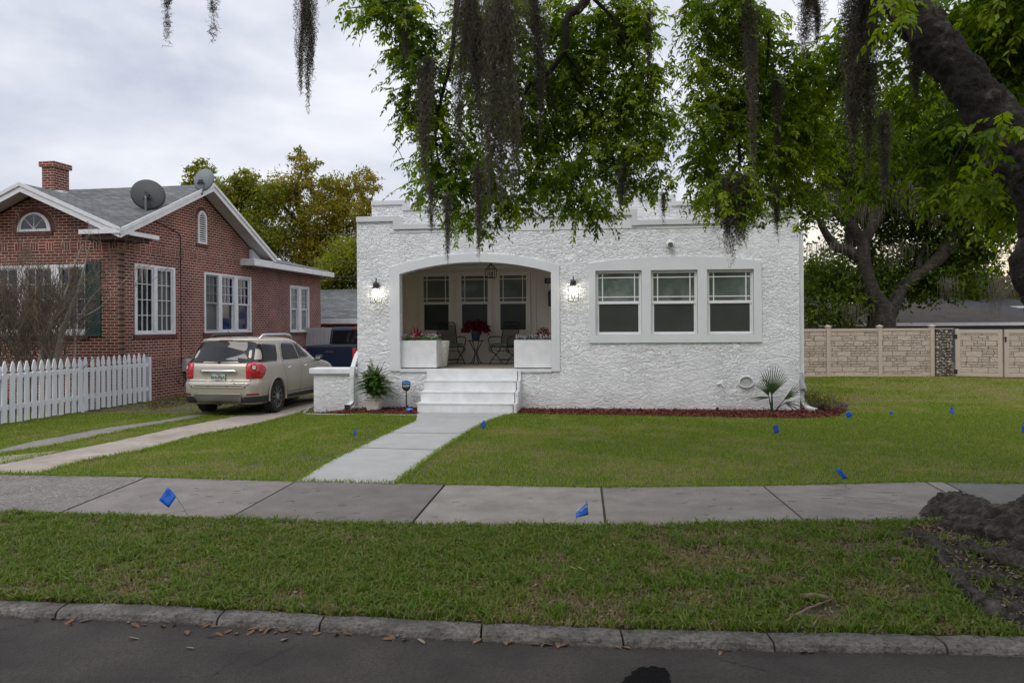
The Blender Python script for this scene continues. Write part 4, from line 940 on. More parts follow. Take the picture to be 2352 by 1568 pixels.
# arched louvre vent in the side gable
c = (3.70, 4.84)
vo = [(c[0] + .235, 4.12)] + halfc(c, .235, 16) + [(c[0] - .235, 4.12)]; vi = [(c[0] + .16, 4.18)] + halfc(c, .16, 14) + [(c[0] - .16, 4.18)]
v_ = MB().shape([vo, vi], .002, .04, 'x').build('gable_vent', M['white'], bh, bevel=.003)
lb = MB()
for k in range(13):
    z = 4.2 + k * .062; hwid = .16 if z < c[1] else math.sqrt(max(.0, .16 ** 2 - (z - c[1]) ** 2))
    if hwid > .02: lb.add([(.008, c[0] - hwid, z + .035), (.008, c[0] + hwid, z + .035), (.034, c[0] + hwid, z), (.034, c[0] - hwid, z)], [(0, 1, 2, 3)])
lb.build('louvre', M['white'], v_); MB().shape([vi], .002, .006, 'x').build('louvre_back', M['dark'], v_)
MB().shape([halfc(c, .36) + halfc(c, .24)[::-1]], .0012, .0035, 'x').build('arch_mortar', mort, bh)
voussoirs('brick_arch', c, .245, .35, 17, 'x', (.0036, .013), 'x')
MB().box(.0015, .03, c[0] - .30, c[0] + .30, 4.02, 4.117).build('brick_sill', M['bricksoldier'], bh)
# roofs
M['shingle'] = None
def shinglemat(name, base):
    m = bpy.data.materials.new(name); m.use_nodes = True; t, p = nodes_of(m); n = t.nodes.new; L = t.links.new
    tcn = n('ShaderNodeTexCoord'); b = n('ShaderNodeTexBrick'); b.inputs['Scale'].default_value = 1; b.inputs['Brick Width'].default_value = .30; b.inputs['Row Height'].default_value = .13; b.inputs['Mortar Size'].default_value = .012; b.inputs['Mortar Smooth'].default_value = .2
    b.inputs['Color1'].default_value = (*[x * 1.3 for x in base], 1); b.inputs['Color2'].default_value = (*[x * .7 for x in base], 1); b.inputs['Mortar'].default_value = (*[x * .2 for x in base], 1); L(tcn.outputs['UV'], b.inputs['Vector'])
    z = n('ShaderNodeTexNoise'); z.inputs['Scale'].default_value = 1.2; z.inputs['Detail'].default_value = 6; L(tcn.outputs['Object'], z.inputs['Vector'])
    mr1 = n('ShaderNodeMapRange'); mr1.inputs['From Min'].default_value = .3; mr1.inputs['From Max'].default_value = .7; mr1.inputs['To Min'].default_value = .75; mr1.inputs['To Max'].default_value = 1.15; L(z.outputs[0], mr1.inputs[0])
    mu = n('ShaderNodeMixRGB'); mu.blend_type = 'MULTIPLY'; mu.inputs[0].default_value = 1; L(b.outputs['Color'], mu.inputs[1]); L(mr1.outputs[0], mu.inputs[2]); L(mu.outputs[0], p.inputs['Base Color']); p.inputs['Roughness'].default_value = .9
    inv = n('ShaderNodeMath'); inv.operation = 'SUBTRACT'; inv.inputs[0].default_value = 1; L(b.outputs['Fac'], inv.inputs[1]); bp = n('ShaderNodeBump'); bp.inputs['Distance'].default_value = .01; L(inv.outputs[0], bp.inputs['Height']); L(bp.outputs[0], p.inputs['Normal'])
    return m
M['shingle'] = shinglemat('grey_shingle', (.135, .14, .142)); M['shingle_dark'] = shinglemat('charcoal_shingle', (.032, .034, .040)); M['shingle_brown'] = shinglemat('mossy_brown_shingle', (.045, .032, .023))
def roofplane(name, pts, m, parent, thick=.05):
    """planar roof slab; UV laid with u along the eave (first edge) and v up the slope"""
    P = [Vector(p) for p in pts]; u = (P[1] - P[0]).normalized(); nrm = u.cross(P[2] - P[0]).normalized()
    if nrm.z < 0: nrm = -nrm
    v = nrm.cross(u).normalized(); n = len(P)
    vs = P + [p - nrm * thick for p in P]
    fs = [tuple(range(n)), tuple(range(2 * n - 1, n - 1, -1))] + [(i + n, (i + 1) % n + n, (i + 1) % n, i) for i in range(n)]
    me = bpy.data.meshes.new(name); me.from_pydata([tuple(x) for x in vs], [], fs); me.update()
    uv = me.uv_layers.new(name='UVMap')
    for l in me.loops:
        q_ = Vector(me.vertices[l.vertex_index].co) - P[0]; uv.data[l.index].uv = (q_.dot(u), q_.dot(v))
    bm = bmesh.new(); bm.from_mesh(me); bmesh.ops.recalc_face_normals(bm, faces=bm.faces[:]); bm.to_mesh(me); bm.free()
    return new_obj(name, me, m, parent)
E_ = .45; zr, ze = 5.80, 4.04; yr = 3.56
roofplane('roof', [(E_, yr, zr), (-9.4, yr, zr), (-9.4, -.52, ze), (-4.81, -.52, ze), (-2.19, 2.14, 5.185), (.43, -.52, ze), (E_, -.52, ze)], M['shingle'], bh)
roofplane('roof', [(E_, 7.42, 4.0), (-9.4, 7.42, 4.0), (-9.4, yr, zr), (E_, yr, zr)], M['shingle'], bh)
roofplane('roof', [(.44, -.56, ze + .012), (.44, -.50, ze + .012), (-2.19, 2.2, 5.21), (-2.19, -.56, 5.21)], M['shingle'], bh)
roofplane('roof', [(-4.82, -.50, ze + .012), (-4.82, -.56, ze + .012), (-2.19, -.56, 5.21), (-2.19, 2.2, 5.21)], M['shingle'], bh)
roofplane('roof', [(E_ + .03, 12.4, 3.86), (E_ + .03, 7.3, 3.86), (-3, 7.3, 4.66), (-3, 12.4, 4.66)], M['shingle'], bh)
# white rakes, fascias, soffits
def board(name, a, b, hgt, th, axis, drop=.0, m=None):
    """board whose top edge runs a->b; axis = direction of its thickness"""
    a, b = Vector(a), Vector(b); d = Vector((th, 0, 0)) if axis == 'x' else Vector((0, th, 0)); z = Vector((0, 0, -hgt)); z0_ = Vector((0, 0, -drop)); vs = [a + z0_, b + z0_, b + z + z0_, a + z + z0_, a + d + z0_, b + d + z0_, b + d + z + z0_, a + d + z + z0_]
    mb = MB(); mb.add(vs, [(0, 1, 2, 3), (7, 6, 5, 4), (0, 4, 5, 1), (1, 5, 6, 2), (2, 6, 7, 3), (3, 7, 4, 0)])
    o = mb.build(name, m or M['white'], bh)
    bm = bmesh.new(); bm.from_mesh(o.data); bmesh.ops.recalc_face_normals(bm, faces=bm.faces[:]); bm.to_mesh(o.data); bm.free(); return o
for a, b, hh in (((E_ - .01, -.54, ze - .0), (E_ - .01, yr, zr - .0), .20), ((E_ - .01, yr, zr), (E_ - .01, 7.42, 4.02), .20)):
    board('rake_board', a, b, hh, .03, 'x'); board('rake_moulding', (a[0] + .031, a[1], a[2] + .03), (b[0] + .031, b[1], b[2] + .03), .09, .03, 'x')
board('rake_board', (.44, -.565, ze), (-2.19, -.565, 5.20), .20, .03, 'y'); board('rake_board', (-2.19, -.565, 5.20), (-4.82, -.565, ze), .20, .03, 'y')
board('rake_moulding', (.47, -.6, ze + .03), (-2.19, -.6, 5.23), .09, .03, 'y'); board('rake_moulding', (-2.19, -.6, 5.23), (-4.85, -.6, ze + .03), .09, .03, 'y')
sof = mat('soffit_paint', (.55, .53, .50), .7)
board('soffit', (0.002, -.5, ze - .1), (0.002, yr, zr - .1), .02, .43, 'x', m=sof); board('soffit', (.002, yr, zr - .1), (.002, 7.4, 3.92), .02, .43, 'x', m=sof)
board('soffit', (.40, -.53, ze - .1), (-2.19, -.53, 5.10), .02, .52, 'y', m=sof); board('soffit', (-2.19, -.53, 5.10), (-4.8, -.53, ze - .1), .02, .52, 'y', m=sof)
# boxed return at the near corner, its underside rotted open
MB().box(-.60, .478, -.60, -.57, 3.94, 4.045).build('return_board', M['white'], bh); MB().box(.45, .478, -.569, .95, 3.93, 4.03).build('return_board', M['white'], bh)
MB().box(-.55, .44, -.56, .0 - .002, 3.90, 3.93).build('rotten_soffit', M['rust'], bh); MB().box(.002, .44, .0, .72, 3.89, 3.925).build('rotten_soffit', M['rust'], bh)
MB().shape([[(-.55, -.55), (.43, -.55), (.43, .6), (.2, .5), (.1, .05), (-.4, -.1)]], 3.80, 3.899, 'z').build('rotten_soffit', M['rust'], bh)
MB().box(-.58, .0, -.30, -.004, 3.94, 4.22).build('return_infill', sof, bh)
# far eave
MB().box(.452, .485, 5.90, 12.42, 3.66, 3.84).build('fascia', M['white'], bh); MB().box(.002, .45, 5.90, 5.93, 3.66, 3.86).build('fascia', M['white'], bh); MB().box(.002, .45, 5.93, 12.4, 3.68, 3.70).build('soffit', sof, bh)
MB().box(.002, .45, 5.94, 7.6, 3.85, 3.88).build('return_top', M['white'], bh); MB().box(-3, .484, 12.4, 12.43, 3.66, 3.84).build('fascia', M['white'], bh)
MB().shape([[(6.5, 3.88), (7.3, 3.88), (6.5, 4.22)]], .004, .10, 'x').build('return_infill', M['white'], bh)
# chimney
def bbox2(name, parent, *a):
    """brick box whose courses run round all four sides"""
    o = MB().box(*a).build(name, [M['bricky'], M['brickx']], parent); o.data.update()
    for p in o.data.polygons: p.material_index = 1 if abs(p.normal.x) > .5 else 0
    return o
ch = bbox2('chimney', bh, -4.58, -4.20, 3.0, 3.62, 4.8, 6.38); bbox2('chimney_cap', ch, -4.64, -4.14, 2.94, 3.68, 6.38, 6.53); box('chimney_flashing', M['white'], ch, -4.195, -3.9, 2.98, 3.5, 5.5, 5.68)
# cable down the wall, electric meter
MB().tube([(.02, 1.2, 4.55), (.02, 2.52, 4.3), (.02, 2.62, 4.2), (.02, 2.62, .75)], .012, 6).build('service_cable', M['black'], bh)
mt_ = box('meter_box', mat('grey_metal', (.45, .46, .48), .5), bh, .002, .16, 2.66, 3.0, .50, .84, bevel=.02)
MB().tube([(.05, 2.75, .5), (.05, 2.75, .2), (.07, 2.6, .12)], .015, 6).tube([(.06, 2.9, .5), (.06, 2.92, .3), (.06, 2.86, .2)], .02, 6).tube([(.05, 2.35, .42), (.07, 2.3, .3), (.07, 2.42, .2), (.05, 2.5, .35)], .012, 6).build('meter_pipes', M['black'], mt_)
# satellite dishes
def dish(name_lbl, pos, R0, R1, col, rz, tilt, arm):
    t = thing('satellite_dish', name_lbl, 'satellite dish', pos, rz, 'satellite dishes on the brick house roof')
    mm = mat('dish_grey', col, .6, nscale=3, namt=.1)
    b = MB(); n = 36; rings = 7; vs = []
    for i in range(rings):
        r = (i + .01) / (rings - 1)
        for k in range(n):
            a = 2 * math.pi * k / n; vs.append((R0 * r * math.cos(a), .085 * r * r, R1 * r * math.sin(a)))
    fs = [(i * n + k, (i + 1) * n + k, (i + 1) * n + (k + 1) % n, i * n + (k + 1) % n) for i in range(rings - 1) for k in range(n)]
    b.add(vs, fs); o = b.build('reflector', mm, t, smooth_=True); sd = o.modifiers.new('s', 'SOLIDIFY'); sd.thickness = .012; o.rotation_euler = (R_(tilt), R_(arm[3]), 0); o.location = arm[0]
    MB().tube(arm[1], .027, 10).build('mast', mat('dish_mast', (.13, .14, .15), .5), t)
    MB().tube([(-.10, arm[0][1] - .03, arm[0][2] - .14), (-.05, arm[0][1] - .06, arm[0][2] - .09), (.05, arm[0][1] - .06, arm[0][2] - .09), (.10, arm[0][1] - .03, arm[0][2] - .14)], .02, 8).box(-.05, .05, arm[0][1] - .07, arm[0][1] + .03, arm[0][2] - .13, arm[0][2] - .03).build('bracket', M['black'], t)
    if arm[2]: MB().tube(arm[2], .012, 8).lathe([(0, 0), (.035, .01), (.035, .09), (0, .1)], arm[2][-1], 12).build('feed_arm', M['dishm'], t)
    return t
M['dishm'] = mat('galvanised', (.35, .35, .36), .5)
dish('large dark grey satellite dish on a short mast near the roof valley', bw_(.10, .95, 4.68), .50, .385, (.045, .047, .052), -R_(BTH), -12, ((-.05, .10, .46), [(0, 0, -.02), (0, 0, .32), (-.03, .04, .38)], None, 28))
dish('smaller grey satellite dish on a bent arm at the ridge end', bw_(.46, 2.95, 5.42), .30, .33, (.17, .19, .20), -R_(BTH), -12, ((.03, -.02, .42), [(-.06, .0, -.08), (.02, -.03, .0), (.07, -.03, .2), (.03, -.03, .35)], [(.02, -.06, .28), (-.2, .1, .36), (-.33, .2, .44)], 5))

# ================================================================== PICKET FENCE
pf0, pf1 = Vector((-10.22, 12.6, 0)), Vector((-9.14, 19.93, 0)); dv = (pf1 - pf0); Lf = dv.length
pf = thing('picket_fence', 'white picket fence running from the brick wall towards the street', 'fence', (pf0.x, pf0.y, -.14), math.atan2(dv.y, dv.x))
def picket():
    w_ = .062; pr = [(-w_, .03), (w_, .03), (w_, .93), (w_ + .006, .95)]
    for a in np.linspace(-60, 60, 7): pr.append((w_ + .004 - .030 * math.cos(R_(a)), .985 + .032 * math.sin(R_(a))))
    pr += [(w_ + .004, 1.03), (w_ - .004, 1.085), (.035, 1.16), (.018, 1.205), (0, 1.22)]
    return pr + [(-x, z) for x, z in pr[1:-1][::-1]]
pk = MB().shape([picket()], -.028, -.006).build('picket', M['fencewhite'], pf, bevel=.003, seg=1)
npk = int(Lf / .195); pk.location = (.05, 0, 0); fr_ = random.Random(2)
for k in range(1, npk + 1):
    c = pk.copy(); COL.objects.link(c); c.parent = pf; c.location = (.05 + k * .195, 0, fr_.uniform(-.012, .012)); c.rotation_euler = (fr_.uniform(-.01, .01), fr_.uniform(-.012, .012), 0)
for z in (.28, .88): box('rail', M['fencewhite'], pf, 0, Lf + .05, -.0055, .035, z, z + .10)
for k in range(4): box('fence_post', M['fencewhite'], pf, .3 + k * 2.42, .39 + k * 2.42, .036, .126, -.1, 1.12, bevel=.005)
# ================================================================== CARS
paint = mat('champagne_metallic_paint', (.47, .425, .35), .34, metal=.3, coat=.6, nscale=2, namt=.04)
navy = mat('navy_paint', (.006, .012, .034), .5, spec=.2)
cglass = mat('tinted_car_glass', (.007, .008, .010), .04, spec=.45)
chrome = mat('chrome', (.72, .72, .74), .12, metal=1)
plast = mat('black_plastic', (.022, .023, .026), .6)
tyre = mat('tyre_rubber', (.016, .016, .017), .85, nscale=20, namt=.4)
redl = mat('red_lens', (.45, .008, .012), .12, coat=.6, spec=.7); redl2 = mat('dark_red_lens', (.22, .004, .008), .15, coat=.6); clearl = mat('clear_lens', (.55, .50, .50), .15)
alloy = mat('alloy_wheel', (.52, .52, .53), .3, metal=.85)
seam = mat('panel_gap', (.035, .03, .027), .8)
def slices(levels, nper=14):
    """body shell from plan outlines stacked in height: (z, y_rear, y_front, half_width, rear_corner_radius, front_corner_radius)"""
    vs = []; fs = []; ring = 0
    for (z, yr_, yf, w_, rr, rf) in levels:
        pts = []
        bow = .05
        def corner(cx, cy, r, a0, a1):
            for i in range(nper + 1):
                a = a0 + (a1 - a0) * i / nper; pts.append((cx + r * math.cos(a), cy + r * math.sin(a)))
        corner(w_ - rr, yr_ + rr, rr, -math.pi / 2, 0)
        for i in range(1, 12): pts.append((w_ , yr_ + rr + (yf - rf - yr_ - rr) * i / 12))
        corner(w_ - rf, yf - rf, rf, 0, math.pi / 2)
        corner(-w_ + rf, yf - rf, rf, math.pi / 2, math.pi)
        for i in range(1, 12): pts.append((-w_, yf - rf + (yr_ + rr - yf + rf) * i / 12))
        corner(-w_ + rr, yr_ + rr, rr, math.pi, 1.5 * math.pi)
        for i in range(1, 10): pts.append((-w_ + rr + 2 * (w_ - rr) * i / 10, yr_ - 0))
        # bow the rear face and the flanks a little
        q_ = []
        for x, y in pts:
            y2 = y - .045 * max(0, 1 - (x / w_) ** 2) * max(0, 1 - (y - yr_) / 1.0)
            t = (y - yr_) / max(.1, (yf - yr_)); x2 = x * (1 - .05 * (2 * t - 1) ** 4)
            q_.append((x2, y2, z))
        ring = len(q_); vs += q_
    for i in range(len(levels) - 1):
        for k in range(ring):
            fs.append((i * ring + k, i * ring + (k + 1) % ring, (i + 1) * ring + (k + 1) % ring, (i + 1) * ring + k))
    fs.append(tuple(range(ring))[::-1]); fs.append(tuple((len(levels) - 1) * ring + k for k in range(ring)))
    return vs, fs
def bvh_of(o):
    me = o.data; return BVHTree.FromPolygons([v.co.copy() for v in me.vertices], [tuple(p.vertices) for p in me.polygons])
def patch(name, loop, view, bvh, m, parent, off=.004, cuts=3, org=None, thick=None, smooth_=True):
    """cover a region of the shell with a thin panel. loop = 2D outline; view 'r' (x,z seen from behind), 's' (y,z seen from the right), 'c' = diagonal"""
    bm = bmesh.new()
    vs = [bm.verts.new((p[0], p[1], 0)) for p in loop]; bm.faces.new(vs); gs_ = .06 if cuts >= 3 else .2
    for ax in (0, 1):
        lo_, hi_ = min(p[ax] for p in loop), max(p[ax] for p in loop); k_ = math.floor(lo_ / gs_) + 1
        while k_ * gs_ < hi_:
            no = (1, 0, 0) if ax == 0 else (0, 1, 0); bmesh.ops.bisect_plane(bm, geom=bm.verts[:] + bm.edges[:] + bm.faces[:], dist=1e-5, plane_co=(k_ * gs_, k_ * gs_, 0), plane_no=no); k_ += 1
    if view == 'r': d = Vector((0, 1, 0)); mk = lambda a, b: Vector((a, -1, b))
    elif view == 's': d = Vector((-1, 0, 0)); mk = lambda a, b: Vector((2, a, b))
    elif view == 'l': d = Vector((1, 0, 0)); mk = lambda a, b: Vector((-2, a, b))
    elif view == 'c': d = Vector((-.7071, .7071, 0)); mk = lambda a, b: Vector((.92, .1, 0)) - d * 2 + Vector((.7071, .7071, 0)) * a + Vector((0, 0, b))
    else: d = Vector((.7071, .7071, 0)); mk = lambda a, b: Vector((-.92, .1, 0)) - d * 2 + Vector((.7071, -.7071, 0)) * a + Vector((0, 0, b))
    bad = []
    for v in bm.verts:
        o = mk(v.co.x, v.co.y); h = bvh.ray_cast(o, d, 6)
        if h[0] is None: bad.append(v); continue
        v.co = h[0] - d * off
    if bad: bmesh.ops.delete(bm, geom=bad, context='VERTS')
    if m is cglass:
        for _ in range(8): bmesh.ops.smooth_vert(bm, verts=[v for v in bm.verts if not v.is_boundary], factor=.5, use_axis_x=True, use_axis_y=True, use_axis_z=False)
    bmesh.ops.recalc_face_normals(bm, faces=bm.faces[:])
    if bm.faces and sum(f.normal.dot(d) for f in bm.faces) > 0: bmesh.ops.reverse_faces(bm, faces=bm.faces[:])
    me = bpy.data.meshes.new(name); bm.to_mesh(me); bm.free(); o = new_obj(name, me, m, parent, smooth_)
    if thick: s_ = o.modifiers.new('s', 'SOLIDIFY'); s_.thickness = thick; s_.offset = 1
    return o
def line_patch(name, pts, w_, view, bvh, m, parent, off=.002):
    """thin groove or trim strip following a polyline on the shell"""
    d = {'r': Vector((0, 1, 0)), 's': Vector((-1, 0, 0))}[view]; P = []
    for i in range(len(pts) - 1):
        n = max(2, int(math.dist(pts[i], pts[i + 1]) / .04))
        for j in range(n): P.append([pts[i][k] + (pts[i + 1][k] - pts[i][k]) * j / n for k in (0, 1)])
    P.append(pts[-1]); vs = []
    for i, p in enumerate(P):
        a = P[max(0, i - 1)]; b = P[min(len(P) - 1, i + 1)]; t = Vector((b[0] - a[0], b[1] - a[1])).normalized(); nrm = Vector((-t.y, t.x)) * w_ / 2
        for s in (-1, 1):
            q_ = (p[0] + nrm.x * s, p[1] + nrm.y * s); o = Vector((q_[0], -1, q_[1])) if view == 'r' else Vector((2, q_[0], q_[1])); h = bvh.ray_cast(o, d, 6)
            vs.append((h[0] - d * off) if h[0] else (vs[-1] if vs else o))
    return MB().add(vs, [(2 * i, 2 * i + 1, 2 * i + 3, 2 * i + 2) for i in range(len(P) - 1)]).build(name, m, parent)
def wheel(parent, x, y, r, wd, side, spokes=10):
    o = MB().lathe([(r * .62, -wd / 2), (r * .93, -wd / 2), (r, -wd / 2 + .03), (r, wd / 2 - .03), (r * .93, wd / 2), (r * .66, wd / 2 - .005), (r * .64, wd / 2 - .05)], (0, 0, 0), 48, 'x').build('wheel', tyre, parent, smooth_=False, bevel=.006)
    o.location = (x, y, r)
    s = side; b = MB(); X = s * (wd / 2 - .02)
    b.lathe([(.0, s * .01), (r * .18, s * .01), (r * .19, -s * .02), (r * .19, -s * .05), (0, -s * .05)] if s > 0 else [(0, s * .01), (r * .18, s * .01), (r * .19, -s * .02), (r * .19, -s * .05), (0, -s * .05)], (X, 0, 0), 24, 'x')
    for k in range(spokes):
        a = 2 * math.pi * k / spokes; da = .13 if k % 2 else .10
        vs = []
        for rr_, ww in ((r * .15, da * .5), (r * .45, da * .55), (r * .66, da * .75)):
            for sg in (-1, 1):
                an = a + sg * ww * .32 / (rr_ / r + .12)
                vs += [(X + s * .0, rr_ * math.cos(an), rr_ * math.sin(an)), (X - s * .03, rr_ * math.cos(an), rr_ * math.sin(an))]
        fs = []
        for i in range(2):
            j = i * 4; fs += [(j, j + 2, j + 6, j + 4), (j, j + 4, j + 5, j + 1), (j + 2, j + 3, j + 7, j + 6)]
        b.add(vs, fs)
    n = 40; vs = []
    for k in range(n):
        a = 2 * math.pi * k / n
        for rr_, xx in ((r * .70, X + s * .008), (r * .64, X), (r * .62, X - s * .10)): vs.append((xx, rr_ * math.cos(a), rr_ * math.sin(a)))
    b.add(vs, [(k * 3 + j, k * 3 + j + 1, ((k + 1) % n) * 3 + j + 1, ((k + 1) % n) * 3 + j) for k in range(n) for j in range(2)])
    b.build('rim', alloy, o)
    MB().lathe([(0, -.01), (r * .6, -.01), (r * .6, .01), (0, .01)], (X - s * .09, 0, 0), 24, 'x').build('brake_disc', mat('brake', (.03, .03, .03), .6), o)
    return o
# ---- SUV
sx, sy = -5.06, 17.23
suv = thing('parked_suv', 'champagne beige SUV parked nose-in on the drive between the houses', 'car', (0, 0, -.135), -R_(9.2))
suv.scale = (.95, .96, .985)
_c, _s = math.cos(R_(9.2)), math.sin(R_(9.2)); ax_x, ax_y = .92 * .95, .98 * .96     # right rear wheel contact in car axes
suv.location = (sx - ax_x * _c - ax_y * _s, sy + ax_x * _s - ax_y * _c, -.135)
lv = [(.24, .16, 4.5, .84, .2, .5), (.27, .09, 4.6, .885, .22, .5), (.40, .045, 4.7, .905, .24, .55), (.53, .02, 4.74, .915, .25, .55), (.66, .0, 4.75, .922, .26, .55), (.735, .01, 4.75, .923, .26, .6), (.755, .075, 4.74, .922, .24, .6), (.80, .085, 4.72, .924, .24, .6),
      (.92, .082, 4.6, .922, .23, .62), (1.00, .08, 4.35, .916, .22, .62), (1.06, .085, 3.9, .905, .21, .6), (1.09, .10, 3.60, .895, .20, .55), (1.12, .125, 3.44, .875, .20, .5), (1.20, .175, 3.28, .85, .20, .45), (1.30, .24, 3.08, .815, .20, .42), (1.40, .31, 2.88, .78, .20, .4), (1.50, .38, 2.68, .742, .20, .38), (1.565, .42, 2.50, .715, .20, .38),
      (1.60, .38, 2.40, .695, .2, .4), (1.625, .40, 2.28, .66, .2, .42), (1.645, .48, 2.1, .60, .22, .4), (1.66, .66, 1.9, .48, .2, .3), (1.668, .95, 1.6, .3, .15, .2)]
vs, fs = slices(lv)
body = MB().add(vs, fs).build('body', paint, suv, smooth_=True)
sb = body.modifiers.new('sub', 'SUBSURF'); sb.levels = 2; sb.render_levels = 2
def cut_arches(o, wells, r):
    """open round wheel arches in the flanks: slice the shell along the circle, then drop the faces inside it"""
    bpy.context.view_layer.update(); dg = bpy.context.evaluated_depsgraph_get(); me = bpy.data.meshes.new_from_object(o.evaluated_get(dg)); o.modifiers.clear(); o.data = me
    bm = bmesh.new(); bm.from_mesh(me)
    for (wx, wy) in wells:
        for k in range(22):
            a = math.pi * (-.15 + 1.3 * k / 21); co = Vector((wx, wy + r * math.cos(a), .37 + r * math.sin(a))); no = Vector((0, math.cos(a), math.sin(a)))
            fs_ = [f for f in bm.faces if f.calc_center_median().x * wx > 0 and abs(f.calc_center_median().x) > .6 and abs(math.hypot(f.calc_center_median().y - co.y, f.calc_center_median().z - co.z)) < .16]
            g_ = set(fs_); [g_.update(f.edges) for f in fs_]; [g_.update(f.verts) for f in fs_]
            bmesh.ops.bisect_plane(bm, geom=list(g_), dist=1e-5, plane_co=co, plane_no=no)
        dead = [f for f in bm.faces if f.calc_center_median().x * wx > 0 and abs(f.calc_center_median().x) > .6 and math.hypot(f.calc_center_median().y - wy, f.calc_center_median().z - .37) < r * .995]
        bmesh.ops.delete(bm, geom=dead, context='FACES')
    bm.to_mesh(me); bm.free(); me.polygons.foreach_set('use_smooth', [True] * len(me.polygons))
cut_arches(body, ((.92, .98), (-.92, .98), (.92, 3.83), (-.92, 3.83)), .405)
es = body.modifiers.new('e', 'EDGE_SPLIT'); es.split_angle = R_(35)
bv = bvh_of(body)
for (wx, wy) in ((.80, .98), (-.80, .98), (.80, 3.83), (-.80, 3.83)):
    wheel(suv, wx, wy, .365, .235, 1 if wx > 0 else -1)
    sd = 1 if wx > 0 else -1
    arc = MB(); P = []
    for k in range(25):
        a = math.pi * (-.06 + 1.12 * k / 24); P.append((math.cos(a), math.sin(a)))
    vs = []
    for c, s in P: vs += [(sd * .86, wy + .398 * c, .37 + .398 * s), (sd * .922, wy + .400 * c, .37 + .400 * s), (sd * .926, wy + .42 * c, .37 + .42 * s), (sd * .912, wy + .46 * c, .37 + .46 * s)]
    fs = [(k * 4 + j, (k + 1) * 4 + j, (k + 1) * 4 + j + 1, k * 4 + j + 1) for k in range(24) for j in range(3)]
    arc.add(vs, fs).build('wheel_flare', paint, suv, smooth_=True)
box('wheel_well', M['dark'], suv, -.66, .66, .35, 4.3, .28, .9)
# rear glass, wrapped
rg = [(-.745, 1.15), (-.58, 1.135), (0, 1.125), (.58, 1.135), (.745, 1.15), (.655, 1.545), (.55, 1.57), (0, 1.585), (-.55, 1.57), (-.655, 1.545)]
patch('rear_window', rg, 'r', bv, cglass, suv, .014, cuts=5)
patch('rear_side_window', [(.42, 1.135), (.98, 1.135), (1.08, 1.26), (1.17, 1.50), (.56, 1.52), (.46, 1.3)], 's', bv, cglass, suv, .012, cuts=5)
patch('wrap_window', [(-.36, 1.14), (.25, 1.14), (.20, 1.34), (.16, 1.52), (-.30, 1.545)], 'c', bv, cglass, suv, .013, cuts=5)
patch('wrap_window', [(-.25, 1.14), (.36, 1.14), (.30, 1.545), (-.16, 1.52), (-.20, 1.34)], 'd', bv, cglass, suv, .013, cuts=5)
patch('side_window', [(1.36, 1.145), (2.16, 1.14), (2.07, 1.505), (1.50, 1.515), (1.42, 1.44), (1.31, 1.22)], 's', bv, cglass, suv, .012, cuts=5)
patch('side_window', [(2.24, 1.14), (3.12, 1.13), (2.95, 1.26), (2.62, 1.44), (2.40, 1.49), (2.15, 1.505)], 's', bv, cglass, suv, .012, cuts=5)
for P in ([(1.31, 1.13), (3.22, 1.12)], [(1.31, 1.13), (1.285, 1.20), (1.40, 1.46), (1.50, 1.53), (2.1, 1.53), (2.45, 1.505), (2.68, 1.43), (3.05, 1.22), (3.22, 1.12)]): line_patch('window_trim', P, .022, 's', bv, chrome, suv, .008)
for P in ([(1.22, 1.12), (1.28, .98), (1.40, .75), (1.47, .42)], [(2.20, 1.12), (2.20, .9), (2.17, .36)], [(3.22, 1.10), (3.25, .9), (3.2, .40)], [(1.40, .42), (3.3, .42)]): line_patch('door_seam', P, .010, 's', bv, seam, suv, .0025)
for y in (1.52, 2.42):
    patch('door_handle', [(y - .10, .955), (y + .10, .965), (y + .10, .995), (y - .10, .985)], 's', bv, chrome, suv, .03, thick=.02)
patch('sill_trim', [(1.42, .25), (3.4, .25), (3.4, .37), (1.42, .37)], 's', bv, plast, suv, .012, thick=.01)
# tailgate outline and bumper
for P in ([(-.72, 1.08), (-.735, .9), (-.71, .70), (-.60, .60), (.60, .60), (.71, .70), (.735, .9), (.72, 1.08)],): line_patch('tailgate_seam', P, .010, 'r', bv, seam, suv, .003)
line_patch('tailgate_seam', [(-.56, .655), (.56, .655)], .012, 'r', bv, seam, suv, .003)
line_patch('number_recess', [(-.36, .92), (-.30, .76), (-.2, .735), (.2, .735), (.30, .76), (.36, .92)], .018, 'r', bv, mat('pressed_edge', (.46, .41, .36), .4, coat=.5), suv, .006)
patch('chrome_bar', [(-.40, .925), (-.42, .95), (-.38, .985), (.38, .985), (.42, .95), (.40, .925)], 'r', bv, chrome, suv, .03, thick=.025)
patch('badge', [(.36, .70), (.62, .71), (.62, .722), (.36, .715)], 'r', bv, chrome, suv, .008, thick=.004)
np_ = MB().box(-.155, .155, .02, .028, .752, .905).build('number_plate', mat('plate_white', (.50, .54, .52), .5), suv); np_.location = (0, -.012, 0)
pg = mat('plate_green', (.02, .13, .09), .5); po = mat('plate_orange', (.55, .10, .03), .5)
text_part('plate_lettering', 'BHU', .088, pg, np_, (-.083, .017, .828), (R_(90), 0, 0), bold=True); text_part('plate_lettering', 'BJA', .088, pg, np_, (.088, .017, .828), (R_(90), 0, 0), bold=True)
text_part('plate_lettering', 'FLORIDA', .024, pg, np_, (0, .017, .888), (R_(90), 0, 0)); text_part('plate_lettering', 'SUNSHINE STATE', .018, pg, np_, (0, .017, .766), (R_(90), 0, 0))
MB().lathe([(0, 0), (.024, 0), (.02, -.003), (0, -.003)], (-.008, .0185, .82), 16, 'y').lathe([(0, 0), (.02, 0), (.016, -.003), (0, -.003)], (.012, .0185, .845), 16, 'y').build('orange_emblem', po, np_)
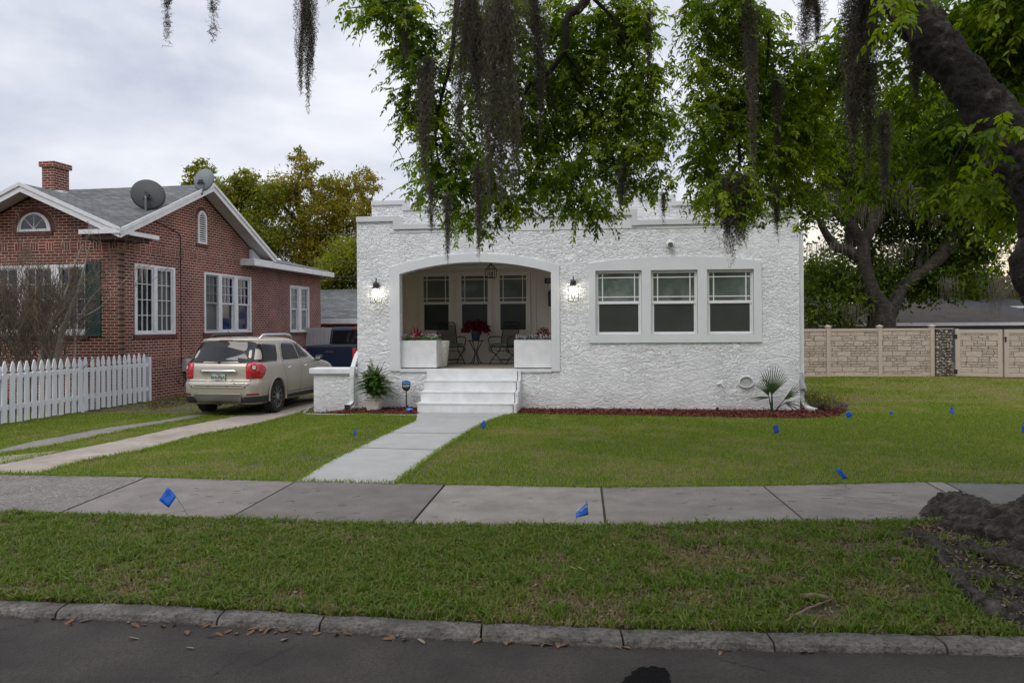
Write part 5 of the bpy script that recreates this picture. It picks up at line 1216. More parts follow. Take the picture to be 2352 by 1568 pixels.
patch('lower_bumper', [(-.915, .25), (.915, .25), (.915, .43), (.62, .43), (.55, .40), (-.55, .40), (-.62, .43), (-.915, .43)], 'r', bv, plast, suv, .01, thick=.008)
for v_ in ('c', 'd'): patch('lower_bumper', [(-.30, .255), (.33, .255), (.33, .43), (-.30, .43)], v_, bv, plast, suv, .01, thick=.008)
patch('skid_plate', [(-.50, .30), (.50, .30), (.56, .47), (.52, .50), (-.52, .50), (-.56, .47)], 'r', bv, mat('skid_silver', (.26, .25, .23), .35, metal=.6), suv, .022, thick=.012)
for s in (-1, 1):
    patch('reflector', [(s * .64, .455), (s * .86, .46), (s * .85, .50), (s * .65, .49)][::s], 'r', bv, redl2, suv, .008, thick=.005)
    tl = patch('tail_light', [(-.24 * s, .80), (-.25 * s, 1.06), (-.21 * s, 1.125), (-.08 * s, 1.145), (.08 * s, 1.125), (.20 * s, 1.06), (.22 * s, 1.0), (.17 * s, .88), (.08 * s, .80)], 'c' if s > 0 else 'd', bv, redl, suv, .012, thick=.006, cuts=4)
    if s < 0:
        pass
    def disc(cx, cz, r, m, off): return patch('lamp_lens', [(cx + r * math.cos(a), cz + r * math.sin(a)) for a in np.linspace(0, 2 * math.pi, 20, endpoint=False)], 'c' if s > 0 else 'd', bv, m, tl, off, cuts=2)
    disc(-.10 * s, 1.035, .068, redl2, .021); disc(-.10 * s, 1.035, .042, clearl, .0235); disc(-.10 * s, .875, .06, redl2, .021)
line_patch('parting_line', [(-.9, .742), (-.5, .745), (.5, .745), (.9, .742)], .010, 'r', bv, seam, suv, .003)
patch('brake_light', [(-.16, 1.592), (.16, 1.592), (.15, 1.612), (-.15, 1.612)], 'r', bv, redl2, suv, .008, thick=.01)
MB().tube([(-.46, .13, 1.15), (-.2, .12, 1.165), (.03, .11, 1.16)], [.016, .014, .012], 8).lathe([(0, 0), (.03, 0), (.03, -.03), (0, -.03)], (-.02, .10, 1.13), 12, 'y').build('wiper', plast, suv)
for s in (-1, 1):
    MB().tube([(s * .60, .72, 1.63), (s * .60, .85, 1.70), (s * .60, 1.1, 1.715), (s * .60, 2.0, 1.715), (s * .60, 2.25, 1.69), (s * .60, 2.4, 1.61)], [.02, .024, .022, .022, .022, .018], 8).build('roof_rail', chrome if s > 0 else plast, suv, smooth_=True)
MB().tube([(-.12, .75, 1.655), (-.12, .78, 1.68), (-.13, .52, 1.93)], [.02, .008, .003], 6).build('aerial', plast, suv)
mr_ = MB().shape([[(.90, 1.07), (.98, 1.05), (1.09, 1.08), (1.11, 1.15), (1.06, 1.20), (.95, 1.19)]], 2.98, 3.12).build('wing_mirror', plast, suv, bevel=.025); MB().shape([[(.95, 1.09), (1.08, 1.10), (1.085, 1.16), (.96, 1.165)]], 2.972, 2.979).build('mirror_glass', chrome, mr_)
MB().tube([(0, .12, .27), (0, -.0, .25)], .03, 8).tube([(.35, .3, .25), (.45, .08, .24)], .028, 8).build('tow_bar', plast, suv)
for P in ([(-.55, .62), (-.5, .62)],):
    for x in (-.62, -.22, .22, .62): patch('parking_sensor', [(x + .012 * math.cos(a), .64 + .012 * math.sin(a)) for a in np.linspace(0, 6.283, 10, endpoint=False)], 'r', bv, seam, suv, .004, cuts=0)
# ---- pickup truck, behind
tr = thing('parked_pickup', 'dark navy pickup truck parked at the far end of the drive', 'pickup truck', (-5.58, 24.3, -.14), -R_(8.8))
b = MB()
b.shape([[(0, .62), (0, 1.26), (2.05, 1.26), (2.05, .62)]], -.88, .88, 'x'); bed = b.build('bed_body', navy, tr, bevel=.05, seg=3)
MB().shape([[(2.08, .5), (2.08, 1.26), (2.12, 1.30), (2.30, 1.78), (2.42, 1.84), (3.6, 1.84), (4.3, 1.30), (5.5, 1.2), (5.6, .5)]], -.86, .86, 'x').build('cab', navy, tr, bevel=.08, seg=3)
MB().shape([[(-.76, 1.30), (.76, 1.30), (.68, 1.74), (-.68, 1.74)]], 2.02, 2.06).build('rear_window', cglass, tr, bevel=.01).rotation_euler = (0, 0, 0)
bpy.data.objects['rear_window.001'].location = (0, .06, 0)
MB().shape([[(-.14, 1.755), (.14, 1.755), (.14, 1.79), (-.14, 1.79)]], 2.24, 2.30).build('brake_light', redl, tr)
MB().shape([[(-.70, .70), (.70, .70), (.70, 1.22), (-.70, 1.22)], [(-.69, .71), (.69, .71), (.69, 1.21), (-.69, 1.21)]], -.006, .0).build('tailgate_seam', M['dark'], tr)
MB().shape([[(-.14, 1.06), (.14, 1.06), (.14, 1.13), (-.14, 1.13)]], -.012, -.001).build('tailgate_handle', plast, tr, bevel=.004)
for s in (-1, 1):
    MB().shape([[(s * .74, .80), (s * .87, .80), (s * .87, 1.2), (s * .74, 1.2)]], -.012, .03).build('tail_light', redl, tr, bevel=.01)
    for y in (1.1, 4.6): wheel(tr, s * .76, y, .38, .25, s)
MB().box(-.85, .85, -.14, .0 - .001, .48, .62).build('bumper', chrome, tr, bevel=.02)
box('chassis', M['dark'], tr, -.6, .6, .3, 5.3, .35, .6)
for s in (-1, 1): MB().lathe([(0, 0), (.09, .03), (.10, .12), (.07, .2), (0, .22)], (s * .38, 2.45, 1.42), 12).build('headrest', plast, tr)
# truck bed rail
MB().shape([rect(-.88, 0.02, .88, 2.05), rect(-.80, .08, .80, 1.98)], 1.255, 1.275, 'z').build('bed_rail', plast, tr, bevel=.006)
# ================================================================== BEHIND: left garage, board fence
g = thing('brick_garage', 'low brick garage with a grey shingle roof behind the drive', 'garage', (-9.5, 33.5, -.1), -R_(8))
bbox2('wall', g, -1, 6.5, 0, 6, -.2, 1.98); roofplane('roof', [(-1.3, -.35, 2.18), (6.8, -.35, 2.18), (6.8, 3, 3.5), (-1.3, 3, 3.5)], M['shingle'], g); roofplane('roof', [(6.8, 6.35, 2.18), (-1.3, 6.35, 2.18), (-1.3, 3, 3.5), (6.8, 3, 3.5)], M['shingle'], g)
box('fascia', M['white'], g, -1.3, 6.8, -.39, -.355, 1.93, 2.16); box('soffit', sof, g, -1.3, 6.8, -.35, 0, 1.95, 1.97)
bf_ = thing('board_fence', 'pale grey board fence across the back of the drive', 'fence', (-9.2, 30.2, -.14), -R_(8))
bd = mat('grey_boards', (.42, .40, .41), .8, nscale=4, namt=.15, stretch=(6, 6, .5))
b0 = MB().box(0, .135, 0, .02, 0, 1.82).build('board', bd, bf_, bevel=.004, seg=1); b0.location = (0, 0, 0)
for k in range(1, 46): c = b0.copy(); COL.objects.link(c); c.parent = bf_; c.location = (k * .145, 0, random.uniform(-.01, .01))
box('rail', bd, bf_, 0, 6.6, .0205, .06, .3, .39); box('rail', bd, bf_, 0, 6.6, .0205, .06, 1.5, 1.59)
nmp = box('number_marks', mat('board_marks', (.07, .05, .04), .8), bf_, 2.50, 2.53, -.004, -.0005, 1.40, 1.62); 
MB().box(2.53, 2.60, -.004, -.0005, 1.59, 1.62).box(2.53, 2.58, -.004, -.0005, 1.50, 1.53).box(2.53, 2.60, -.004, -.0005, 1.40, 1.43).box(2.60, 2.63, -.004, -.0005, 1.43, 1.50).build('number_marks', nmp.data.materials[0], bf_)

# ================================================================== RIGHT: stone-look fence
fstone = bpy.data.materials.new('cast_stone_panel'); fstone.use_nodes = True
def stonepanelmat(m, c1, c2, cm):
    t, p = nodes_of(m); n = t.nodes.new; L = t.links.new; tcn = n('ShaderNodeTexCoord'); sp = n('ShaderNodeSeparateXYZ'); L(tcn.outputs['Object'], sp.inputs[0]); cb = n('ShaderNodeCombineXYZ'); L(sp.outputs['X'], cb.inputs[0]); L(sp.outputs['Z'], cb.inputs[1])
    wz = n('ShaderNodeTexNoise'); wz.inputs['Scale'].default_value = 5; L(tcn.outputs['Object'], wz.inputs['Vector'])
    wa = n('ShaderNodeMixRGB'); wa.blend_type = 'LINEAR_LIGHT'; wa.inputs[0].default_value = .018; L(cb.outputs[0], wa.inputs[1]); L(wz.outputs['Color'], wa.inputs[2])
    outs = []
    for bw_x, rh, off in ((.44, .165, .37), (.30, .0825, .6)):
        b = n('ShaderNodeTexBrick'); b.inputs['Scale'].default_value = 1; b.inputs['Brick Width'].default_value = bw_x; b.inputs['Row Height'].default_value = rh; b.inputs['Mortar Size'].default_value = .007; b.inputs['Mortar Smooth'].default_value = .6; b.offset = off; b.squash = .7; b.squash_frequency = 3
        b.inputs['Color1'].default_value = (*c1, 1); b.inputs['Color2'].default_value = (*c2, 1); b.inputs['Mortar'].default_value = (*cm, 1); L(wa.outputs[0], b.inputs['Vector']); outs.append(b)
    # choose coarse or fine courses by row and column blocks
    v = n('ShaderNodeTexBrick'); v.inputs['Scale'].default_value = 1; v.inputs['Brick Width'].default_value = .44; v.inputs['Row Height'].default_value = .165; v.inputs['Mortar Size'].default_value = 0; v.offset = .37; v.squash = .7; v.squash_frequency = 3; v.inputs['Color1'].default_value = (0, 0, 0, 1); v.inputs['Color2'].default_value = (1, 1, 1, 1); L(wa.outputs[0], v.inputs['Vector'])
    gt = n('ShaderNodeMath'); gt.operation = 'GREATER_THAN'; gt.inputs[1].default_value = .45; L(v.outputs['Color'], gt.inputs[0])
    mc = n('ShaderNodeMixRGB'); L(gt.outputs[0], mc.inputs[0]); L(outs[0].outputs['Color'], mc.inputs[1]); L(outs[1].outputs['Color'], mc.inputs[2])
    mxf = n('ShaderNodeMath'); mxf.operation = 'MULTIPLY'; L(gt.outputs[0], mxf.inputs[0]); L(outs[1].outputs['Fac'], mxf.inputs[1]); mf2 = n('ShaderNodeMath'); mf2.operation = 'MAXIMUM'; L(mxf.outputs[0], mf2.inputs[0]); L(outs[0].outputs['Fac'], mf2.inputs[1])
    dk = n('ShaderNodeMixRGB'); L(mf2.outputs[0], dk.inputs[0]); L(mc.outputs[0], dk.inputs[1]); dk.inputs[2].default_value = (*cm, 1); L(dk.outputs[0], p.inputs['Base Color']); p.inputs['Roughness'].default_value = .8
    rn = n('ShaderNodeTexNoise'); rn.inputs['Scale'].default_value = 14; rn.inputs['Detail'].default_value = 5; L(tcn.outputs['Object'], rn.inputs['Vector'])
    ma = n('ShaderNodeMath'); ma.operation = 'MULTIPLY_ADD'; L(mf2.outputs[0], ma.inputs[0]); ma.inputs[1].default_value = -1; L(rn.outputs[0], ma.inputs[2])
    bp = n('ShaderNodeBump'); bp.inputs['Distance'].default_value = .03; bp.inputs['Strength'].default_value = 1; L(ma.outputs[0], bp.inputs['Height']); L(bp.outputs[0], p.inputs['Normal'])
stonepanelmat(fstone, (.50, .42, .335), (.38, .315, .25), (.16, .125, .095))
vin = mat('tan_vinyl', (.47, .39, .315), .55, nscale=3, namt=.05)
fx0, fy0 = 10.16, 25.6
sf = thing('stone_look_fence', 'tan cast stone-look fence with square posts at the back of the side yard', 'fence', (fx0, fy0, 0), -R_(1.0))
for k, (a, b) in enumerate(((-4.6, -2.02), (-1.9, .0), (.0, 1.64), (1.64, 3.30))):
    pn = MB().box(a + .06, b - .06, -.02, .02, .08, 1.46).build('stone_panel', fstone, sf, bevel=0); 
    MB().box(a + .065, b - .065, -.04, .04, 1.461, 1.545).build('rail', vin, sf, bevel=.008); MB().box(a + .065, b - .065, -.04, .04, .0, .079).build('rail', vin, sf, bevel=.008)
for x in (-1.96, .0, 1.64, 3.30):
    po_ = box('post', vin, sf, x - .062, x + .062, -.062, .062, -.1, 1.60, bevel=.006)
    MB().add([(x - .085, -.085, 1.60), (x + .085, -.085, 1.60), (x + .085, .085, 1.60), (x - .085, .085, 1.60), (x - .085, -.085, 1.625), (x + .085, -.085, 1.625), (x + .085, .085, 1.625), (x - .085, .085, 1.625), (x, 0, 1.67)], [(3, 2, 1, 0), (0, 1, 5, 4), (1, 2, 6, 5), (2, 3, 7, 6), (3, 0, 4, 7), (4, 5, 8), (5, 6, 8), (6, 7, 8), (7, 4, 8)]).build('post_cap', vin, po_)
# flint pillar
flint = bpy.data.materials.new('rough_flint'); flint.use_nodes = True; t_, p_ = nodes_of(flint)
tcn = t_.nodes.new('ShaderNodeTexCoord'); vo_ = t_.nodes.new('ShaderNodeTexVoronoi'); vo_.inputs['Scale'].default_value = 11; t_.links.new(tcn.outputs['Object'], vo_.inputs['Vector'])
rr_ = t_.nodes.new('ShaderNodeValToRGB'); rr_.color_ramp.elements[0].color = (.05, .04, .03, 1); rr_.color_ramp.elements[1].color = (.62, .54, .44, 1); t_.links.new(vo_.outputs['Color'], rr_.inputs[0]); t_.links.new(rr_.outputs[0], p_.inputs['Base Color']); p_.inputs['Roughness'].default_value = .9
fp = thing('flint_pillar', 'rough flint-stone pillar between the stone-look fence and the gate', 'pillar', (fx0 + 3.42, fy0 - .06, 0), -R_(1))
b = MB(); fr2 = random.Random(5)
for iz in range(17):
    for ix in range(6):
        cxx = .0 + .045 + ix * .085 + fr2.uniform(-.02, .02); czz = .05 + iz * .088 + fr2.uniform(-.02, .02); r = fr2.uniform(.035, .065)
        vv = [Vector((fr2.uniform(-1, 1), fr2.uniform(-1, 1), fr2.uniform(-1, 1))).normalized() for _ in range(9)]
        bm = bmesh.new()
        for v in vv: bm.verts.new((cxx + v.x * r * 1.1, -.03 + v.y * r, czz + v.z * r * .9))
        bmesh.ops.convex_hull(bm, input=bm.verts[:]); bm.verts.index_update(); b.add([tuple(v.co) for v in bm.verts], [tuple(v.index for v in f.verts) for f in bm.faces]); bm.free()
b.build('flint_stones', flint, fp); box('core', mat('pillar_mortar', (.13, .11, .09), .9), fp, .01, .50, -.02, .3, -.1, 1.50); box('cap', mat('old_slab', (.3, .26, .23), .8), fp, -.04, .56, -.08, .36, 1.501, 1.54, bevel=.01)
def gate(x, y, w_, label, hinges, rz):
    t = thing('stone_look_gate', label, 'gate', (x, y, 0), rz, 'stone-look gates at the right')
    MB().shape([rect(0, .04, w_, 1.50), rect(.13, .15, w_ - .13, 1.38)], -.03, .03).build('gate_frame', vin, t, bevel=.008)
    MB().box(.13, w_ - .13, -.012, .012, .15, 1.38).build('stone_panel', fstone, t)
    for z in hinges: MB().box(-.05, .05, -.045, -.031, z, z + .13).tube([(0, -.05, z - .01), (0, -.05, z + .14)], .012, 6).build('hinge', M['black'], t, bevel=.003)
    return t
X0, Y0 = fx0 + 4.02, 25.15
box('gate_post', vin, bpy.data.objects['stone_look_fence'], 3.90, 3.99, -.35, -.25, -.1, 1.52, bevel=.006)
a = gate(X0 + .03, Y0, 1.26, 'stone-look gate next to the flint pillar, black hinges on its left', (.12, 1.22), R_(-38))
a.rotation_euler = (0, 0, R_(-32)); a.location = (13.95, 25.05, 0)
e = Vector((13.95, 25.05, 0)) + Vector((math.cos(R_(-32)), math.sin(R_(-32)), 0)) * 1.30
b_ = gate(e.x, e.y, 1.75, 'stone-look gate leaf at the right edge with a black latch', (), R_(-4))
MB().box(.0, .05, -.05, -.031, 1.12, 1.28).tube([(.02, -.06, 1.24), (-.06, -.06, 1.25)], .01, 6).build('latch', M['black'], b_, bevel=.003)

# ================================================================== HOUSES BEYOND THE FENCE
hw_m = mat('far_wall', (.16, .16, .17), .8, nscale=1)
def farhouse(label, x0, x1, Y, depth, ze_, zr_, inset_, rm, wm, name='far_house'):
    t = thing(name, label, 'house', (0, Y, 0), 0, 'houses beyond the fence')
    box('wall', wm, t, x0 + .4, x1 - .4, .4, depth - .4, -.2, ze_ - .05)
    a, b, c, d = (x0, 0, ze_), (x1, 0, ze_), (x1, depth, ze_), (x0, depth, ze_); r1, r2 = (x0 + inset_, depth / 2, zr_), (x1 - inset_, depth / 2, zr_)
    roofplane('roof', [a, b, r2, r1], rm, t); roofplane('roof', [c, d, r1, r2], rm, t); roofplane('roof', [b, c, r2], rm, t); roofplane('roof', [d, a, r1], rm, t)
    box('gutter', M['white'], t, x0 - .05, x1 + .05, -.1, -.01, ze_ - .14, ze_ + .0)
    return t
farhouse('brown mossy-roofed bungalow close behind the gates', 13.9, 26.0, 36.0, 9, 1.72, 2.78, 4.5, M['shingle_brown'], hw_m)
farhouse('dark grey-roofed bungalow glimpsed left of the oak trunk', 11.5, 21.5, 42.0, 10, 2.02, 3.35, 3.5, M['shingle_dark'], hw_m)
farhouse('dark slate-roofed house further right behind the brown roof', 21.0, 34.0, 48.0, 10, 2.05, 3.35, 4.5, M['shingle_dark'], hw_m)
farhouse('pale two-storey house with a blue-grey roof far on the right', 36.5, 45.0, 66.0, 9, 3.05, 4.2, 3.0, M['shingle_dark'], mat('pale_wall', (.5, .5, .5), .8))

# ================================================================== TREES
barkm = gmat('oak_bark', (.040, .032, .026), (.085, .070, .058), (.16, .14, .12), 2.2, 9, .95, 1.0, 26, .05)
barkfar = gmat('oak_bark_far', (.014, .011, .009), (.036, .027, .021), (.06, .047, .038), 1.5, 6, .95, 1.0, 12, .06)
def roughen(o, amt, sc, seed=0, sub=1):
    """knobbly bark: move vertices along their normals by smooth noise"""
    from mathutils import noise
    if sub:
        bm = bmesh.new(); bm.from_mesh(o.data); bmesh.ops.subdivide_edges(bm, edges=bm.edges[:], cuts=sub, use_grid_fill=True); bm.to_mesh(o.data); bm.free()
    me = o.data; ns = [v.normal.copy() for v in me.vertices]
    for v, n_ in zip(me.vertices, ns):
        p = v.co * sc + Vector((seed, seed, 0)); d = noise.fractal(p, .8, 2.2, 4) ; v.co += n_ * amt * d
    me.update(); me.polygons.foreach_set('use_smooth', [True] * len(me.polygons))
def spline(pts, n=8):
    P = [Vector(p) for p in pts]; out_ = []
    for i in range(len(P) - 1):
        p0 = P[max(0, i - 1)]; p1 = P[i]; p2 = P[i + 1]; p3 = P[min(len(P) - 1, i + 2)]
        for j in range(n):
            t = j / n; out_.append(.5 * ((2 * p1) + (-p0 + p2) * t + (2 * p0 - 5 * p1 + 4 * p2 - p3) * t * t + (-p0 + 3 * p1 - 3 * p2 + p3) * t ** 3))
    out_.append(P[-1]); return out_
def limb(mb, pts, rad, n=12, k=8, wob=.0):
    S = spline([tuple(p) + () for p in pts], k); Rr = np.interp(np.linspace(0, len(pts) - 1, len(S)), range(len(pts)), rad)
    if wob: S = [s + Vector((random.gauss(0, wob), random.gauss(0, wob), random.gauss(0, wob))) * r for s, r in zip(S, Rr)]
    mb.tube(S, list(Rr), n)
def crown(cl, n, ll, asp=.5, droop=-.2, flat=.4, clumps=90, csz=.16, shell=.5):
    """leaf quads: cl = list of (centre, radii, weight); leaves gather in clumps near the surface of each mass"""
    VV = []; TT = []; wsum = sum(c[2] for c in cl)
    for (c, r, wt) in cl:
        k = int(n * wt / wsum); nc = max(4, int(clumps * wt / wsum))
        v = unit(rng.normal(0, 1, (nc, 3))) * (rng.uniform(shell, 1.03, nc) ** .6)[:, None]; cc = np.array(c) + v * np.array(r)
        idx = rng.integers(0, nc, k); cs = csz * np.mean(r) * rng.uniform(.5, 1.4, nc)
        off_ = rng.normal(0, 1, (k, 3)) * cs[idx][:, None] * np.array([1, 1, flat + .25]); P = cc[idx] + off_
        D = rng.normal(0, 1, (k, 3)); D[:, 2] += droop * 2; D = unit(D); Nn = unit(rng.normal(0, .7, (k, 3)) + [0, 0, 1])
        L_ = ll * rng.uniform(.6, 1.3, k); VV.append(leaves(P, D, Nn, L_, L_ * asp))
        TT.append(np.repeat(np.clip(.5 + rng.normal(0, .16, nc)[idx] + rng.normal(0, .13, k), 0, 1), 4))
    return np.concatenate(VV), np.concatenate(TT)
def tree(name, label, base, trunk_limbs, cl, n, ll, lm, bark, group=None, **kw):
    t = thing(name, label, 'tree', base, 0, group); B = Vector(base); mb = MB()
    for pts, rad in trunk_limbs: limb(mb, [Vector(p) - B for p in pts], rad, 10)
    o = mb.build('trunk', bark, t, smooth_=True)
    V, T = crown([((c[0] - B.x, c[1] - B.y, c[2] - B.z), r, w_) for c, r, w_ in cl], n, ll, **kw)
    npmesh('crown', V, quads(len(V) // 4), lm, t, attr=T)
    return t
olive = leafmat('olive_brown_leaf', (.10, .11, .016), (.22, .20, .025), (.36, .26, .05), .5)
olive2 = leafmat('yellow_olive_leaf', (.085, .11, .014), (.18, .20, .022), (.32, .29, .04), .5)
darkg = leafmat('dark_oak_leaf', (.020, .040, .005), (.050, .085, .009), (.11, .155, .015), .45)
oakg = leafmat('live_oak_leaf', (.026, .050, .005), (.065, .105, .010), (.14, .19, .018), .45)
midg = leafmat('mid_green_leaf', (.035, .055, .006), (.075, .105, .012), (.14, .17, .022), .4)
palegr = leafmat('pale_olive_leaf', (.06, .06, .03), (.11, .11, .045), (.17, .15, .06), .4)
# trees behind the brick house
def PX(x, y, Y): return tuple(at(x, y, Y))
def mass(px, py, rx, ry, Y, rd, wt=None):
    s = Y / FPX; return (PX(px, py, Y), (rx * s, rd, ry * s), wt if wt else rx * ry / 1000.0)
Yb = 44
bt = PX(700, 800, Yb)
tree('olive_tree', 'tall open olive-brown tree behind the drive, its top above the brick house ridge', (bt[0], Yb, -.2),
     [([(bt[0], Yb, -.3), PX(705, 600, Yb), PX(690, 500, Yb), PX(680, 430, Yb), PX(700, 380, Yb)], [.35, .26, .16, .09, .03]), ([PX(703, 600, Yb), PX(760, 530, Yb), PX(790, 480, Yb), PX(820, 420, Yb)], [.2, .14, .09, .03]), ([PX(690, 520, Yb), PX(640, 460, Yb), PX(615, 430, Yb)], [.12, .08, .03]), ([PX(760, 530, Yb), PX(835, 500, Yb), PX(860, 430, Yb)], [.12, .07, .02])],
     [mass(700, 370, 38, 26, Yb, 1.2, 1.8), mass(690, 430, 60, 45, Yb, 1.6, 5), mass(760, 440, 60, 42, Yb, 1.6, 5), mass(835, 425, 38, 38, Yb, 1.2, 2.6), mass(810, 490, 60, 45, Yb, 2, 6), mass(730, 510, 90, 50, Yb, 2.2, 9), mass(760, 580, 100, 60, Yb, 2.5, 12), mass(640, 470, 45, 40, Yb, 1.5, 3.5), mass(690, 590, 90, 60, Yb, 2.5, 9), (PX(860, 560, Yb), (1.5, 1.5, 2), 6)],
     38000, .175, olive, barkfar, 'trees behind the brick house', clumps=560, csz=.17, shell=.2)
tree('olive_tree', 'yellow-green tree behind the brick gable, left of the tallest crown', (*PX(560, 800, 42)[:2], -.2),
     [([(*PX(560, 800, 42)[:2], -.3), PX(560, 560, 42), PX(555, 470, 42), PX(560, 420, 42)], [.28, .2, .1, .03]), ([PX(558, 520, 42), PX(500, 440, 42), PX(455, 400, 42)], [.12, .07, .02]), ([PX(558, 520, 42), PX(610, 450, 42), PX(640, 420, 42)], [.12, .06, .02])],
     [mass(462, 398, 32, 28, 42, 1, 1.6), mass(560, 420, 30, 32, 42, 1, 2), mass(520, 450, 50, 40, 42, 1.5, 4.5), mass(585, 465, 45, 50, 42, 1.5, 4.5), mass(600, 540, 60, 60, 42, 1.8, 7), mass(540, 520, 60, 50, 42, 1.8, 5), mass(635, 440, 26, 30, 42, 1, 1.5), mass(450, 430, 28, 18, 42, 1, 1)],
     24000, .17, olive2, barkfar, 'trees behind the brick house', clumps=480, csz=.18, shell=.2)
tree('dense_tree', 'dense dark green tree low behind the drive beside the white wall', (*PX(780, 800, 38)[:2], -.2),
     [([(*PX(780, 800, 38)[:2], -.3), PX(780, 640, 38), PX(785, 570, 38)], [.25, .18, .05])],
     [mass(760, 640, 60, 45, 38, 1.6, 5), mass(800, 600, 55, 55, 38, 1.6, 6), mass(860, 620, 60, 70, 38, 1.8, 5)],
     16000, .17, olive2, barkfar, 'trees behind the brick house', clumps=260, csz=.2, shell=.2)
# big oak beyond the stone-look fence
Yo = 30.0
def O(x, y, dY=0): return tuple(at(*Z('o', x, y), Yo + dY))
ob = O(715, 1600)
T_ = [([(ob[0], Yo, -.3), O(715, 1480), O(705, 1330), O(640, 1180, -.2), O(580, 1000, -.2), O(555, 850, -.3), O(555, 720, -.3)], [.62, .52, .46, .28, .25, .24, .22]),
      ([O(740, 1400), O(810, 1300, .1), O(890, 1160, .2), O(1000, 1050, .2), O(1150, 950, .3), O(1290, 800, .3), O(1390, 650, .4), O(1470, 480, .4), O(1560, 250, .5), O(1570, 50, .5), O(1540, -200, .5)], [.40, .30, .24, .22, .24, .26, .28, .26, .20, .17, .12]),
      ([O(555, 740, -.3), O(480, 620, -.4), O(380, 500, -.6), O(250, 380, -.9), O(120, 310, -1.2), O(-60, 250, -1.6)], [.22, .22, .21, .18, .14, .08]),
      ([O(560, 720, -.3), O(620, 600, -.2), O(700, 460, 0), O(745, 370, .2), O(720, 220, .4), O(660, 60, .6), O(600, -150, .8)], [.2, .2, .19, .16, .13, .12, .06]),
      ([O(500, 860, -.2), O(420, 790, -.3), O(310, 760, -.5), O(240, 680, -.7), O(170, 560, -1), O(120, 450, -1.3)], [.18, .2, .17, .15, .12, .06]),
      ([O(440, 760, .5), O(430, 500, .6), O(420, 330, .6), O(390, 100, .6), O(395, -100, .6)], [.2, .22, .2, .15, .08]),
      ([O(1100, 970, .3), O(1060, 900, .6), O(1120, 700, 1), O(1160, 560, 1.2)], [.14, .12, .08, .03]), ([O(745, 370, .2), O(860, 250, .4), O(1000, 180, .6), O(1150, 150, .8)], [.12, .1, .07, .03])]
oak = tree('live_oak', 'massive spreading live oak behind the stone-look fence', (ob[0], Yo, 0), T_,
     [(O(830, 850, 2.2), (3.0, 1.4, 2.0), 10), (O(280, 1230, .5), (2.5, 1.2, 1.0), 5.5), (O(120, 1060, 1), (1.6, 1.2, .8), 2), (O(900, 1100, 1), (2.2, 1.3, .9), 5), (O(1250, 900, 1.5), (1.8, 1.2, 1.6), 5),
      (O(350, 200, 1.2), (3.2, 1.8, 1.8), 8), (O(850, 50, 1), (3.2, 1.8, 2.2), 12), (O(1350, 250, 1), (2.4, 1.8, 2.6), 10), (O(700, -400, 1), (5.5, 2.2, 2.0), 16), (O(1500, -300, 1), (3.5, 2, 2.6), 10), (O(1650, 450, .5), (1.6, 1.5, 2.4), 5), (O(80, -250, 0), (2.5, 2, 2), 8), (O(1050, 450, 1), (2.0, 1.3, 1.5), 6), (O(520, 330, 1.6), (1.5, 1, 1.6), 3), (O(1550, 900, 2), (1.3, 1, 1.3), 2)],
     76000, .19, oakg, barkfar, None, clumps=1000, csz=.20, shell=.2)
mo_ = MB()
# far trees under and beside the oak
for i, (px, py, rx, ry, Y, lab, lm, n_, ll) in enumerate([
    (1880, 640, 80, 70, 58, 'dark round-topped tree beyond the fence next to the white wall', darkg, 9000, .26), (2060, 660, 90, 60, 62, 'dark green tree behind the oak trunk', midg, 9000, .26),
    (2190, 640, 80, 62, 55, 'mid green tree right of the oak trunk over the brown roof', midg, 9000, .24), (2250, 640, 70, 55, 70, 'sparse pale olive tree against the bright horizon on the right', palegr, 4200, .26), (2330, 680, 60, 32, 74, 'low bushy tree at the far right beside the pale house', palegr, 5000, .28),
    (1800, 700, 130, 60, 75, 'long dark tree line glimpsed behind the white house corner', darkg, 7000, .3), (2460, 660, 70, 60, 70, 'dark tree beyond the right edge', darkg, 4000, .3)]):
    b_ = PX(px, 760, Y)
    tree('far_tree', lab, (b_[0], Y, 0), [([(b_[0], Y, -.2), PX(px, py + ry * .5, Y), PX(px + 5, py - ry * .4, Y)], [.3, .2, .06]), ([PX(px, py + ry * .4, Y), PX(px + rx * .6, py - ry * .3, Y)], [.12, .04]), ([PX(px, py + ry * .4, Y), PX(px - rx * .6, py - ry * .3, Y)], [.12, .04])],
         [mass(px, py, rx, ry, Y, 2.2, 5), mass(px - rx * .5, py + ry * .3, rx * .6, ry * .7, Y, 2, 3), mass(px + rx * .5, py + ry * .35, rx * .6, ry * .65, Y, 2, 3)], n_, ll, lm, barkfar, 'trees beyond the fence', clumps=200, csz=.18, shell=.15)
# power lines
wl_ = thing('power_line', 'thin power lines crossing behind the trees on the left', 'power line', (0, 0, 0), 0)
for k, (ya, yb) in enumerate(((536, 541), (599, 606), (633, 636), (641, 646))):
    P = [PX(700 + i * 20, ya + (yb - ya) * i / 8, 36.0) for i in range(9)]; MB().tube(P, .012, 4).build('wire', M['black'], wl_)
wl_ = thing('power_line', 'thin power lines crossing the bright sky at the right', 'power line', (0, 0, 0), 0)
for k, (ya, yb) in enumerate(((588, 584), (597, 596), (637, 636))):
    P = [PX(2050 + i * 60, ya + (yb - ya) * i / 8 + 3 * math.sin(i * .39), 46.0) for i in range(9)]; MB().tube(P, .018, 4).build('wire', M['black'], wl_)
